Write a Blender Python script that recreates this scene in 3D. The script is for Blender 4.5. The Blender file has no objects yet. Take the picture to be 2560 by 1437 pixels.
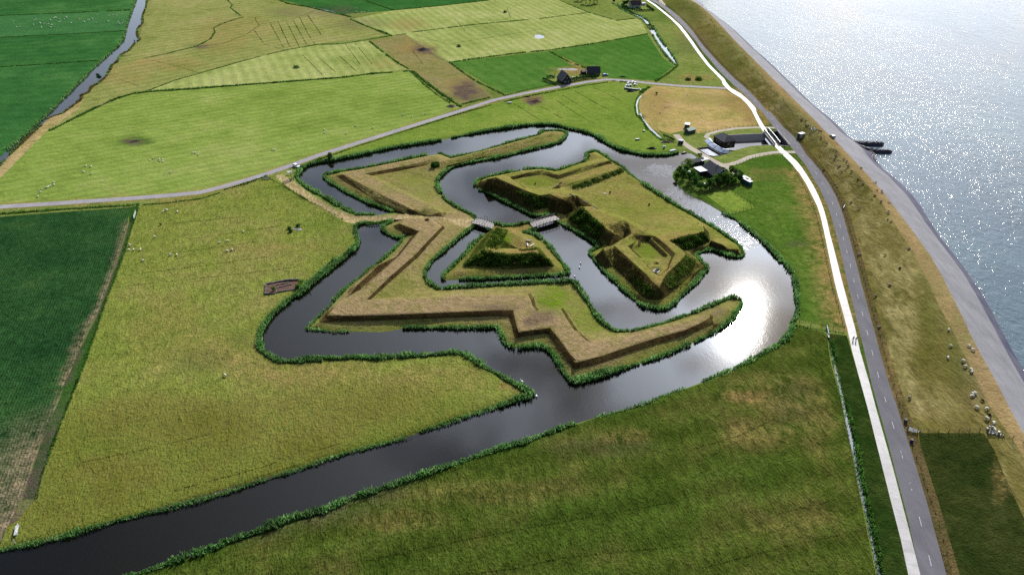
import bpy, bmesh, math, random
import numpy as np
from mathutils import Vector, Matrix
from mathutils.geometry import delaunay_2d_cdt

random.seed(7); RNG = np.random.default_rng(7)
SC = bpy.context.scene
COL = SC.collection
# ---------------------------------------------------------------- camera maths (used to survey the photo onto the ground)
CAM_H = 135.0
FPX = 1706.7                 # focal length in photo pixels (24 mm equivalent)
PITCH = math.atan((718.5 + 400.0) / FPX)
SP, CP = math.sin(PITCH), math.cos(PITCH)

def P(x, y, z=0.0):
    """photo pixel -> world point on the horizontal plane at height z"""
    u = (x - 1280.0) / FPX; v = (y - 718.5) / FPX
    d = SP + v * CP; h = CAM_H - z
    return (h * u / d, h * (CP - v * SP) / d, z)

def view(ox, oy, s):
    return lambda pts: [(ox + p[0] / s, oy + p[1] / s) for p in pts]
T1 = view(0, 0, 2.977); T2 = view(850, 0, 2.977); T3 = view(1700, 0, 2.977); T4 = view(0, 480, 2.977)
T5 = view(0, 957, 2.977); T6 = view(850, 957, 2.977); T7 = view(1700, 957, 2.977)
A = view(740, 300, 3.194); B = view(1180, 300, 3.194); C = view(740, 650, 3.194); D = view(1400, 550, 3.194)
HZ = view(1340, 140, 8.453); K = view(1640, 280, 6.3875); R = view(1150, 500, 8.453); W = view(640, 380, 8.453)
S5 = view(2060, 300, 5.12); Q = view(1560, 0, 4.79); PZ = view(1880, 380, 2.874); U = view(2030, 780, 11.975)
V = view(1960, 280, 8.533); WD = view(2200, 600, 2.7635); BT = view(1560, 560, 8.983); X6 = view(640, 540, 6.531)
Y9 = view(1420, 0, 9.143)
I = lambda pts: list(pts)

def wp(pts, z=0.0):
    return [P(p[0], p[1], (p[2] if len(p) > 2 else z)) for p in pts]
def xy(pts, z=0.0):
    return np.array([P(p[0], p[1], z)[:2] for p in pts])

# ---------------------------------------------------------------- tagging
def tag(o, label=None, cat=None, group=None, kind=None):
    if label: o['label'] = label
    if cat: o['category'] = cat
    if group: o['group'] = group
    if kind: o['kind'] = kind
    return o

def mesh_obj(name, verts, faces, mats, midx=None, parent=None, smooth=False):
    me = bpy.data.meshes.new(name)
    me.from_pydata([tuple(v) for v in verts], [], [tuple(f) for f in faces])
    for m in (mats if isinstance(mats, (list, tuple)) else [mats]):
        me.materials.append(m)
    if midx is not None:
        me.polygons.foreach_set('material_index', np.asarray(midx, dtype=np.int32))
    if smooth:
        me.polygons.foreach_set('use_smooth', np.ones(len(me.polygons), dtype=bool))
    me.update()
    o = bpy.data.objects.new(name, me); COL.objects.link(o)
    if parent: o.parent = parent
    return o

def fast_mesh(name, V_, F_, mat, parent=None, rnd=None):
    """V_ (n,3) array; F_ (m,k) array of constant k"""
    V_ = np.asarray(V_, dtype=np.float32); F_ = np.asarray(F_, dtype=np.int32)
    me = bpy.data.meshes.new(name)
    m, k = F_.shape
    me.vertices.add(len(V_)); me.vertices.foreach_set('co', V_.ravel())
    me.loops.add(m * k); me.loops.foreach_set('vertex_index', F_.ravel())
    me.polygons.add(m)
    me.polygons.foreach_set('loop_start', np.arange(0, m * k, k, dtype=np.int32))
    me.polygons.foreach_set('loop_total', np.full(m, k, dtype=np.int32))
    if rnd is not None:
        at = me.attributes.new('rnd', 'FLOAT', 'POINT'); at.data.foreach_set('value', np.asarray(rnd, dtype=np.float32))
    me.update(calc_edges=True); me.validate()
    me.materials.append(mat)
    o = bpy.data.objects.new(name, me); COL.objects.link(o)
    if parent: o.parent = parent
    return o

def empty(name, loc, rz=0.0):
    o = bpy.data.objects.new(name, None); COL.objects.link(o)
    o.location = loc; o.rotation_euler = (0, 0, rz); o.empty_display_size = 0.5
    return o

# ---------------------------------------------------------------- materials
class NT:
    def __init__(s, name):
        s.m = bpy.data.materials.new(name); s.m.use_nodes = True
        s.t = s.m.node_tree; s.t.nodes.clear()
        s.out = s.n('ShaderNodeOutputMaterial')
        s.geo = s.n('ShaderNodeNewGeometry')
    def n(s, kind, **kw):
        x = s.t.nodes.new(kind)
        for k, v in kw.items():
            setattr(x, k, v)
        return x
    def l(s, a, b): s.t.links.new(a, b)
    def pos(s, scale=(1, 1, 1), rot=0.0):
        a = s.n('ShaderNodeMapping'); a.inputs['Scale'].default_value = scale
        a.inputs['Rotation'].default_value = (0, 0, rot)
        s.l(s.geo.outputs['Position'], a.inputs['Vector']); return a.outputs['Vector']
    def noise(s, vec, scale, detail=3, rough=0.55, dist=0.0):
        a = s.n('ShaderNodeTexNoise'); a.inputs['Scale'].default_value = scale
        a.inputs['Detail'].default_value = detail; a.inputs['Roughness'].default_value = rough
        a.inputs['Distortion'].default_value = dist
        s.l(vec, a.inputs['Vector']); return a.outputs['Fac']
    def ramp(s, fac, stops):
        a = s.n('ShaderNodeValToRGB'); e = a.color_ramp.elements
        while len(e) < len(stops): e.new(0.5)
        for i, (p, c) in enumerate(stops):
            e[i].position = p; e[i].color = c if len(c) == 4 else (*c, 1)
        s.l(fac, a.inputs['Fac']); return a.outputs['Color']
    def val(s, fac, lo, hi, a0=0.0, a1=1.0):
        a = s.n('ShaderNodeMapRange'); a.inputs[1].default_value = lo; a.inputs[2].default_value = hi
        a.inputs[3].default_value = a0; a.inputs[4].default_value = a1
        s.l(fac, a.inputs[0]); return a.outputs[0]
    def mix(s, fac, c1, c2, blend='MIX'):
        a = s.n('ShaderNodeMix'); a.data_type = 'RGBA'; a.blend_type = blend
        for sock, v in ((a.inputs[0], fac), (a.inputs[6], c1), (a.inputs[7], c2)):
            if isinstance(v, (int, float)): sock.default_value = v
            elif isinstance(v, tuple): sock.default_value = (*v[:3], 1)
            else: s.l(v, sock)
        return a.outputs[2]
    def math(s, op, a_, b_=None):
        a = s.n('ShaderNodeMath', operation=op)
        for sock, v in ((a.inputs[0], a_), (a.inputs[1], b_)):
            if v is None: continue
            if isinstance(v, (int, float)): sock.default_value = v
            else: s.l(v, sock)
        return a.outputs[0]
    def attr(s, name, out='Fac'):
        a = s.n('ShaderNodeAttribute', attribute_name=name); return a.outputs[out]
    def bump(s, h, dist, strength=1.0):
        a = s.n('ShaderNodeBump'); a.inputs['Strength'].default_value = strength
        a.inputs['Distance'].default_value = dist
        s.l(h, a.inputs['Height']); return a.outputs['Normal']
    def surf(s, color, rough=0.9, normal=None, spec=0.2, metal=0.0, ior=None):
        p = s.n('ShaderNodeBsdfPrincipled')
        if isinstance(color, tuple): p.inputs['Base Color'].default_value = (*color[:3], 1)
        else: s.l(color, p.inputs['Base Color'])
        if isinstance(rough, (int, float)): p.inputs['Roughness'].default_value = rough
        else: s.l(rough, p.inputs['Roughness'])
        p.inputs['Specular IOR Level'].default_value = spec; p.inputs['Metallic'].default_value = metal
        if ior: p.inputs['IOR'].default_value = ior
        if normal is not None: s.l(normal, p.inputs['Normal'])
        s.l(p.outputs[0], s.out.inputs['Surface']); s.p = p
        return s.m

def srgb(r, g, b):
    f = lambda c: (c / 255 / 12.92) if c / 255 <= 0.04045 else ((c / 255 + 0.055) / 1.055) ** 2.4
    return (f(r), f(g), f(b))
GK = 0.62      # picture value -> albedo
def alb(r, g, b, k=None):
    k = GK if k is None else k
    return tuple(min(0.85, c * k) for c in srgb(r, g, b))

def desat(c, k=.10):
    l = .3 * c[0] + .6 * c[1] + .1 * c[2]; return tuple(x * (1 - k) + l * k for x in c)
def grass(name, c1, c2, c3, tuft=1.1, rot=0.0, stretch=(1, 1, 1), bump=0.25, patch=0.05, stripes=0.0, stripe_w=3.0, contrast=1.0,
          dry=(150, 128, 78), lush=(62, 96, 30), mud=(96, 80, 74), slope=None, row=None):
    """meadow / crop: patch colours c1..c3, tufts, mowing stripes, optional steep-bank colour"""
    c1, c2, c3 = desat(c1), desat(c2), desat(c3)
    m = NT(name)
    p = m.pos()
    big = m.noise(p, patch, 4, 0.6)
    big2 = m.noise(m.pos((1, 1, 1), 0.7), patch * 4.3, 4, 0.65)
    f = m.math('ADD', m.math('MULTIPLY', big, 0.55), m.math('MULTIPLY', big2, 0.45))
    col = m.ramp(f, [(0.36, c1), (0.5, c2), (0.64, c3)])
    ps = m.pos(stretch, rot)
    t1 = m.noise(ps, tuft * 0.55, 5, 0.68, 0.6)
    t2 = m.noise(ps, tuft * 2.2, 3, 0.6)
    tt = m.math('ADD', m.math('MULTIPLY', t1, 0.6), m.math('MULTIPLY', t2, 0.4))
    dark = m.val(tt, 0.33, 0.67, 1 - 0.42 * contrast, 1 + 0.34 * contrast)
    if stripes:
        w = m.n('ShaderNodeTexWave'); w.wave_type = 'BANDS'; w.bands_direction = 'X'
        w.inputs['Scale'].default_value = 6.2832 / stripe_w / 20 * 1.0; w.inputs['Distortion'].default_value = 2.2
        w.inputs['Detail'].default_value = 2; w.inputs['Detail Scale'].default_value = 0.3
        m.l(m.pos((1, 1, 1), rot), w.inputs['Vector'])
        sv = m.val(w.outputs['Fac'], 0, 1, 1 - stripes, 1 + stripes)
        dark = m.math('MULTIPLY', dark, sv)
    # worn, wet and lush patches carried by the ground sheet
    sep = m.n('ShaderNodeSeparateColor'); m.l(m.attr('patch', 'Color'), sep.inputs[0])
    brk = m.val(m.math('ADD', m.math('MULTIPLY', big2, 0.45), m.math('MULTIPLY', t1, 0.55)), 0.36, 0.62, -0.6, 0.5)
    def amt(o):
        a = m.math('ADD', o, m.math('MULTIPLY', brk, m.math('MULTIPLY', m.math('MINIMUM', o, 0.6), 1.7)))
        n_ = m.math('MINIMUM', m.math('MAXIMUM', a, 0.0), 1.0); return n_
    col = m.mix(amt(sep.outputs[0]), col, alb(*dry))
    col = m.mix(amt(sep.outputs[1]), col, alb(*lush))
    col = m.mix(amt(sep.outputs[2]), col, alb(*mud))
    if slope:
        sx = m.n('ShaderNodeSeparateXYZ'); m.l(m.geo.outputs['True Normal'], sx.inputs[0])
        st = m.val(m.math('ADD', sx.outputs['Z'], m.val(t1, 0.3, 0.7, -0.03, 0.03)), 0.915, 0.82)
        scol = m.ramp(m.noise(p, 0.35, 4, 0.65), [(0.36, slope[0]), (0.5, slope[1]), (0.66, slope[2])])  # steep banks: rough grass, darkened further to deepen the slope shading
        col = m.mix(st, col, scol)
    hs = m.n('ShaderNodeMix'); hs.data_type = 'RGBA'; hs.blend_type = 'MULTIPLY'; hs.inputs[0].default_value = 1
    m.l(col, hs.inputs[6])
    cmb = m.n('ShaderNodeCombineColor')
    for i in range(3): m.l(dark, cmb.inputs[i])
    m.l(cmb.outputs[0], hs.inputs[7])
    h = tt
    if row:
        w = m.n('ShaderNodeTexWave'); w.wave_type = 'BANDS'; w.bands_direction = 'X'
        w.inputs['Scale'].default_value = 6.2832 / row / 20; w.inputs['Distortion'].default_value = 1.5
        w.inputs['Detail'].default_value = 2; w.inputs['Detail Scale'].default_value = 2.0
        m.l(m.pos((1, 1, 1), rot), w.inputs['Vector'])
        h = m.math('ADD', tt, m.math('MULTIPLY', w.outputs['Fac'], 0.08))
    nrm = m.bump(h, bump * 4, 0.8)
    return m.surf(hs.outputs[2], 1.0, nrm, 0.0)

def plain(name, c, rough=0.7, var=0.15, scale=2.0, spec=0.3, metal=0.0, bump=0.0, k=None):
    m = NT(name); a = alb(*c, k=k)
    f = m.noise(m.pos(), scale, 4, 0.6)
    col = m.ramp(f, [(0.3, tuple(x * (1 - var) for x in a)), (0.7, tuple(min(.9, x * (1 + var)) for x in a))])
    return m.surf(col, rough, m.bump(f, bump) if bump else None, spec, metal)

def leafy(name, c_lo, c_mid, c_hi, trans=0.3):
    """foliage: every leaf its own shade, thin enough to let light through"""
    m = NT(name)
    col = m.ramp(m.attr('rnd'), [(0.05, alb(*c_lo)), (0.5, alb(*c_mid)), (0.97, alb(*c_hi))])
    big = m.val(m.noise(m.pos(), 0.16, 4), 0.35, 0.65, 0.62, 1.4)
    c = m.n('ShaderNodeCombineColor')
    for i in range(3): m.l(big, c.inputs[i])
    col = m.mix(1.0, col, c.outputs[0], 'MULTIPLY')
    d = m.n('ShaderNodeBsdfDiffuse'); t = m.n('ShaderNodeBsdfTranslucent'); x = m.n('ShaderNodeMixShader')
    m.l(col, d.inputs[0]); m.l(col, t.inputs[0]); x.inputs[0].default_value = trans
    m.l(d.outputs[0], x.inputs[1]); m.l(t.outputs[0], x.inputs[2]); m.l(x.outputs[0], m.out.inputs['Surface'])
    return m.m
# ---------------------------------------------------------------- survey: outlines in photo pixels
MOAT_OUT = (I([(-500, 1500), (-200, 1432)]) + T5([(0, 1250), (110, 1225), (300, 1190), (600, 1110), (860, 1030), (1200, 950), (1550, 860), (1920, 740), (2240, 640), (2540, 535)])
  + T6([(430, 428), (720, 325), (1000, 235), (1180, 178), (1420, 100)])
  + C([(1875, 1070), (1760, 1000), (1640, 930), (1500, 860), (1400, 790), (1340, 757), (1270, 747), (1150, 757), (900, 772), (640, 792), (480, 782), (340, 792), (200, 778), (60, 802)])
  + T4([(2400, 1260), (2200, 1268), (2085, 1270), (2000, 1225), (1945, 1175), (1930, 1115), (1940, 1050), (1962, 1005), (1995, 955), (2065, 885), (2155, 805), (2220, 765), (2275, 715), (2345, 655), (2425, 585), (2500, 515)])
  + A([(10, 1418), (130, 1312), (260, 1214), (370, 1114), (440, 1054), (488, 1004), (498, 965), (480, 920), (472, 870), (490, 838), (560, 826), (640, 826), (700, 812), (770, 806)]))
ENV = (A([(775, 815), (700, 850), (688, 880), (740, 920), (820, 948), (862, 932), (840, 975), (790, 1030), (700, 1110), (640, 1160), (570, 1200), (540, 1240), (470, 1300), (380, 1370)])
  + C([(300, 345), (190, 450), (80, 555), (190, 562), (290, 575), (420, 572), (660, 575), (740, 570), (850, 548), (900, 542), (1040, 547), (1180, 545), (1300, 548), (1500, 545), (1600, 540), (1625, 560), (1640, 600), (1660, 650), (1690, 690), (1740, 700), (1800, 705), (1900, 692), (1960, 692), (2000, 708), (2040, 745), (2080, 800), (2110, 855), (2150, 920), (2190, 968), (2212, 980), (2300, 965), (2400, 928), (2520, 895)])
  + D([(70, 1290), (100, 1302), (200, 1286), (330, 1250), (470, 1200), (600, 1160), (760, 1106), (900, 1056), (1000, 1006), (1150, 946), (1270, 876), (1370, 798), (1410, 738), (1448, 680), (1452, 650), (1436, 632), (1375, 614), (1340, 628), (1200, 690), (1050, 752), (860, 820), (740, 860), (600, 886), (500, 894), (430, 888), (380, 855), (330, 815), (280, 755), (240, 685), (190, 605), (140, 535), (98, 494), (10, 492)])
  + A([(2185, 1290), (2000, 1300), (1600, 1323), (1350, 1338), (1250, 1343), (1190, 1352), (1120, 1347), (1062, 1302), (1028, 1250), (1034, 1200), (1084, 1130), (1154, 1070), (1234, 1000), (1304, 940), (1384, 880), (1425, 845), (1440, 800), (1400, 755), (1330, 724), (1260, 684), (1200, 644), (1160, 594), (1132, 540), (1124, 490), (1154, 450), (1194, 413), (1260, 375), (1380, 345), (1560, 315), (1700, 285), (1850, 245), (2000, 210), (2100, 185), (2150, 135), (2168, 107), (2140, 95), (2060, 90), (1965, 95), (1935, 125), (1850, 146), (1700, 186), (1550, 236), (1400, 276), (1238, 306), (1150, 271), (1000, 296), (800, 336), (500, 396), (330, 421), (240, 438), (226, 460), (270, 498), (400, 578), (560, 658), (700, 708), (785, 738)]))
MOAT_OUT2 = (A([(640, 762), (480, 766), (430, 735), (350, 695), (290, 655), (180, 595), (90, 545), (22, 490), (8, 450), (28, 412), (72, 374), (150, 350), (300, 325), (500, 285), (750, 230), (900, 205), (1100, 175), (1300, 135), (1500, 95), (1700, 65), (1850, 46), (2000, 41)])
  + B([(594, 40), (650, 41), (750, 66), (900, 100), (1010, 140), (1100, 205), (1200, 245), (1300, 270), (1400, 284), (1550, 284), (1650, 265), (1740, 272)])
  + K([(470, 660), (560, 668), (620, 700), (648, 740), (628, 772), (560, 802), (460, 835), (400, 856), (325, 905), (272, 972), (262, 1042), (302, 1112), (362, 1182), (452, 1272), (562, 1342), (700, 1412)])
  + B([(1800, 622), (1900, 682), (2000, 742), (2100, 792), (2200, 872), (2300, 952), (2400, 1052), (2470, 1142)])
  + D([(1640, 182), (1720, 262), (1800, 352), (1860, 442), (1882, 502), (1892, 602), (1897, 700), (1892, 770), (1852, 822), (1842, 892), (1802, 952), (1722, 1012), (1602, 1084), (1502, 1134), (1382, 1194), (1252, 1244), (1132, 1294), (1002, 1344), (882, 1390), (780, 1425)])
  + T6([(2310, 145), (2120, 203), (1970, 243), (1900, 262), (1750, 305), (1530, 385), (1350, 455), (1150, 507), (980, 567), (780, 637), (600, 697), (420, 760), (250, 815), (100, 865), (0, 905)])
  + T5([(2400, 963), (2200, 1003), (2050, 1063), (1900, 1123), (1700, 1183), (1620, 1223), (1500, 1272), (1340, 1320), (1200, 1375), (1000, 1435)])
  + I([(150, 1515), (-150, 1625), (-500, 1760)]))
MOAT = MOAT_OUT + ENV + MOAT_OUT2
CORE = (B([(25, 530), (34, 492), (64, 482), (132, 458), (212, 443), (330, 419), (500, 395), (560, 395), (660, 410), (720, 396), (800, 366), (900, 336), (914, 300), (910, 278), (934, 264), (990, 250), (1046, 284), (1106, 324), (1216, 394), (1246, 434), (1396, 534), (1546, 634), (1696, 724), (1846, 814), (1996, 904), (2096, 974), (2156, 1042), (2166, 1086), (2130, 1100), (2050, 1086), (1980, 1058), (1920, 1036), (1850, 1052), (1795, 1074), (1775, 1086), (1800, 1112), (1845, 1150), (1880, 1182), (1846, 1230), (1776, 1310), (1700, 1385)])
  + D([(1145, 420), (1076, 500), (996, 580), (916, 660), (860, 706), (800, 718), (720, 707), (652, 687), (594, 637), (504, 557), (434, 487), (334, 397), (264, 307), (236, 270), (244, 252), (292, 234), (312, 210), (272, 180), (182, 130), (102, 80), (24, 40)])
  + B([(668, 808), (640, 752), (580, 772), (482, 768), (432, 736), (352, 698), (252, 648), (152, 598), (54, 560)]))
RAVELIN = (A([(1178, 1280), (1172, 1262), (1176, 1240), (1246, 1180), (1306, 1120), (1346, 1080), (1406, 1010), (1486, 930), (1556, 872), (1540, 845), (1585, 832), (1615, 830), (1660, 850), (1720, 850), (1780, 835), (1862, 820), (1905, 850), (1918, 880), (1850, 892), (1812, 907), (1850, 912), (1926, 932), (2004, 990), (2074, 1080), (2154, 1180), (2174, 1218), (2146, 1238), (1900, 1253), (1600, 1268), (1300, 1277)]))
# sea dike
CRESTL = Q([(760, 0), (850, 50), (950, 140), (1080, 250), (1150, 330), (1230, 420), (1330, 530), (1440, 640), (1530, 730), (1620, 840), (1720, 960), (1800, 1060), (1900, 1160)]) + V([(350, 0), (450, 90), (600, 240), (720, 370), (820, 490), (900, 560), (1000, 680), (1100, 770), (1250, 950), (1400, 1110), (1500, 1230)]) + PZ([(780, 180), (850, 260), (930, 360), (980, 440), (1040, 540), (1100, 630), (1150, 700)]) + WD([(270, 170), (350, 320), (420, 480), (500, 620), (580, 790), (650, 920), (700, 1030), (760, 1150), (840, 1270), (900, 1350), (995, 1500), (1200, 1840), (1500, 2400)])
ASPH = Q([(800, 0), (900, 60), (1010, 150), (1120, 260), (1220, 370), (1320, 480), (1430, 590), (1540, 700), (1640, 800), (1750, 910), (1850, 1010), (1916, 1070)]) + V([(480, 0), (560, 80), (680, 200), (800, 330), (900, 430), (1050, 560), (1180, 700), (1300, 830), (1430, 970), (1560, 1100), (1690, 1230)]) + PZ([(780, 110), (880, 220), (960, 310), (1050, 430), (1150, 560)]) + WD([(350, 110), (430, 250), (500, 390), (570, 530), (640, 680), (720, 830), (800, 970), (880, 1130), (950, 1260), (995, 1340), (1200, 1740), (1500, 2330)])
WATERL = Q([(835, 0), (950, 80), (1080, 170), (1200, 260), (1330, 370), (1450, 480), (1560, 590), (1680, 690), (1800, 800)]) + V([(0, -560), (330, -360), (600, -170), (810, 0), (950, 110), (1100, 240), (1250, 390), (1350, 500), (1430, 560)])[2:] + S5([(420, 270), (470, 310), (560, 380), (620, 440), (690, 550), (760, 630), (900, 740), (1020, 850), (1130, 960), (1250, 1120), (1350, 1290)]) + WD([(430, 0), (520, 110), (610, 230), (690, 350), (770, 490), (850, 640), (930, 790), (995, 900), (1150, 1180), (1500, 1850)])
MIDASPH = None
ROAD_L = Q([(300, 0), (400, 50), (500, 125), (600, 215), (700, 310), (780, 400), (850, 480), (900, 560), (960, 640), (1040, 730), (1120, 830), (1220, 930), (1300, 1010), (1420, 1110), (1500, 1190), (1600, 1300)]) + K([(1700, 0), (1780, 110), (1860, 220), (1930, 300), (2140, 540), (2260, 690)]) + PZ([(390, 100), (440, 190), (490, 270), (540, 380), (575, 480), (605, 590), (630, 690), (655, 800), (680, 910), (705, 1020), (735, 1130), (765, 1260), (800, 1400)]) + T7([(1425, 0), (1480, 200), (1545, 430), (1610, 680), (1690, 980), (1790, 1429), (1900, 1900)])
ROAD_R = Q([(375, 0), (470, 55), (560, 120), (660, 200), (740, 280), (820, 370), (890, 470), (960, 560), (1050, 660), (1130, 750), (1230, 850), (1330, 950), (1430, 1030), (1500, 1100), (1600, 1200), (1700, 1320)]) + K([(1830, 0), (1930, 120), (2030, 240), (2150, 345), (2250, 450), (2330, 560), (2400, 680)]) + PZ([(430, 60), (490, 130), (550, 220), (600, 310), (640, 410), (665, 490), (690, 580), (720, 690), (750, 800), (780, 920), (815, 1050), (850, 1180), (885, 1300), (915, 1420)]) + T7([(1555, 0), (1610, 160), (1680, 380), (1750, 600), (1830, 860), (1910, 1150), (1985, 1429), (2100, 1900)])
PATH_L = Q([(255, 0), (350, 60), (450, 140), (560, 230), (640, 310), (720, 410), (800, 520), (870, 620), (930, 700), (1000, 790), (1100, 890), (1170, 965), (1183, 1010), (1230, 1060), (1290, 1110), (1400, 1175), (1480, 1255), (1540, 1340)]) + K([(1540, 0), (1590, 100), (1640, 200), (1710, 310), (1895, 545), (1970, 630), (2060, 720), (2150, 810), (2240, 920)]) + PZ([(340, 150), (390, 230), (430, 310), (470, 390), (495, 470), (515, 560), (540, 680), (565, 800), (590, 920), (620, 1040), (650, 1140), (685, 1270), (718, 1425)]) + T7([(1345, 0), (1395, 180), (1450, 400), (1510, 640), (1570, 880), (1640, 1150), (1700, 1429), (1810, 1900)])
PATH_R = Q([(285, 0), (380, 60), (470, 130), (580, 220), (680, 310), (760, 410), (840, 520), (900, 610), (960, 690), (1030, 780), (1120, 870), (1200, 945), (1225, 990), (1280, 1055), (1400, 1125), (1500, 1210), (1580, 1300)]) + K([(1600, 0), (1650, 100), (1710, 200), (1775, 300), (1975, 540), (2060, 620), (2150, 700), (2250, 790), (2330, 890)]) + PZ([(390, 160), (440, 240), (480, 320), (515, 410), (540, 500), (560, 590), (590, 700), (615, 800), (640, 900), (670, 1010), (700, 1120), (740, 1260), (776, 1425)]) + T7([(1410, 0), (1460, 190), (1520, 400), (1590, 650), (1660, 920), (1730, 1190), (1790, 1429), (1910, 1900)])
FARM_ROAD = I([(-300, 532), (-40, 519), (0, 517), (100, 511), (235, 502), (340, 495), (440, 487), (500, 481), (560, 466), (620, 449), (680, 430), (740, 409), (800, 387), (870, 365), (950, 340), (1030, 315), (1110, 290), (1152, 277), (1236, 250), (1320, 232), (1401, 217), (1470, 205), (1518, 199), (1570, 202), (1622, 208), (1700, 215), (1816, 221)])
SLUICE_PATHS = [(K([(320, 360), (370, 420), (430, 490), (560, 580), (700, 660), (880, 760), (1050, 850), (1180, 900), (1290, 990), (1410, 1065)]), 3.6),
                (K([(1080, 850), (1200, 835), (1300, 805), (1500, 720), (1700, 675), (1900, 645), (2060, 640), (2220, 640)]), 3.2),
                (Q([(405, -40), (425, -5), (450, 32), (478, 66)]), 4.0),
                (K([(880, 440), (800, 400), (830, 355), (1000, 305), (1300, 260), (1640, 245), (1900, 255)]), 2.6)]
TRACK = I([(690, 439), (712, 462), (760, 492), (800, 518), (857, 551), (885, 559), (940, 557), (985, 549), (1060, 547), (1100, 552), (1140, 565), (1180, 566), (1205, 556), (1185, 548), (1120, 547), (1060, 540), (1010, 536), (940, 540), (888, 540), (835, 522), (780, 488), (738, 457), (706, 436)])
CANAL = I([(352, -40)]) + T1([(1015, 0), (985, 80), (950, 180), (925, 290), (880, 350), (760, 450), (620, 590), (480, 730), (330, 880), (180, 1020), (60, 1120), (0, 1170)]) + I([(-200, 560), (-200, 590)]) + T1([(0, 1235), (100, 1130), (250, 990), (370, 880), (480, 840), (560, 780), (610, 740), (600, 715), (660, 690), (680, 650), (740, 620), (790, 570), (820, 520), (830, 490), (870, 465), (900, 410), (960, 380), (1000, 330), (1040, 300), (1020, 260), (1020, 220), (1060, 180), (1060, 120), (1085, 60), (1095, 0)]) + I([(374, -40)])
STREAM1 = Y9([(1050, 95), (1100, 122), (1160, 182), (1220, 224), (1330, 280), (1450, 335), (1600, 405), (1700, 462), (1760, 540), (1800, 580), (1890, 580), (1860, 490), (1760, 420), (1650, 362), (1500, 300), (1400, 262), (1300, 222), (1225, 185), (1180, 140), (1120, 95)])
STREAM2 = Q([(300, 345), (372, 345), (402, 420), (472, 520), (545, 610), (595, 680), (632, 755), (640, 792), (600, 772), (520, 690), (450, 600), (390, 510), (340, 420)])
STREAM3 = Q([(203, 1142), (160, 1185), (140, 1260), (150, 1330), (158, 1390)]) + T2([(2225, 850), (2240, 885), (2300, 960), (2385, 1035), (2395, 1028), (2310, 950), (2255, 880), (2240, 840)]) + Q([(175, 1390), (166, 1330), (158, 1260), (178, 1190), (216, 1150)])
RDITCH = U([(540, 830), (545, 1000), (570, 1250), (600, 1437)]) + T7([(1200, 130), (1222, 250), (1247, 370), (1282, 520), (1312, 680), (1342, 840), (1382, 980), (1412, 1150), (1442, 1300), (1468, 1429), (1520, 1700), (1560, 1700), (1495, 1429), (1462, 1300), (1430, 1140), (1398, 980), (1358, 800), (1328, 640), (1302, 480), (1275, 350), (1235, 220), (1218, 130), (1192, 0)]) + U([(660, 1437), (610, 1250), (565, 1000), (560, 840)])
POND_W = T2([(1450, 262), (1490, 260), (1520, 270), (1518, 284), (1480, 291), (1450, 283)])
TOPSTREAM = T1([(2310, 52), (2400, 70), (2490, 92), (2560, 112), (2480, 103), (2400, 82)])
BASIN = K([(1100, 375), (1400, 360), (1720, 345), (1935, 305), (2130, 545), (1900, 525), (1700, 530), (1500, 545), (1230, 615), (1120, 600), (1050, 560)])
BASIN2 = K([(660, 580), (830, 560), (1060, 690), (920, 705), (830, 690)])

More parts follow.
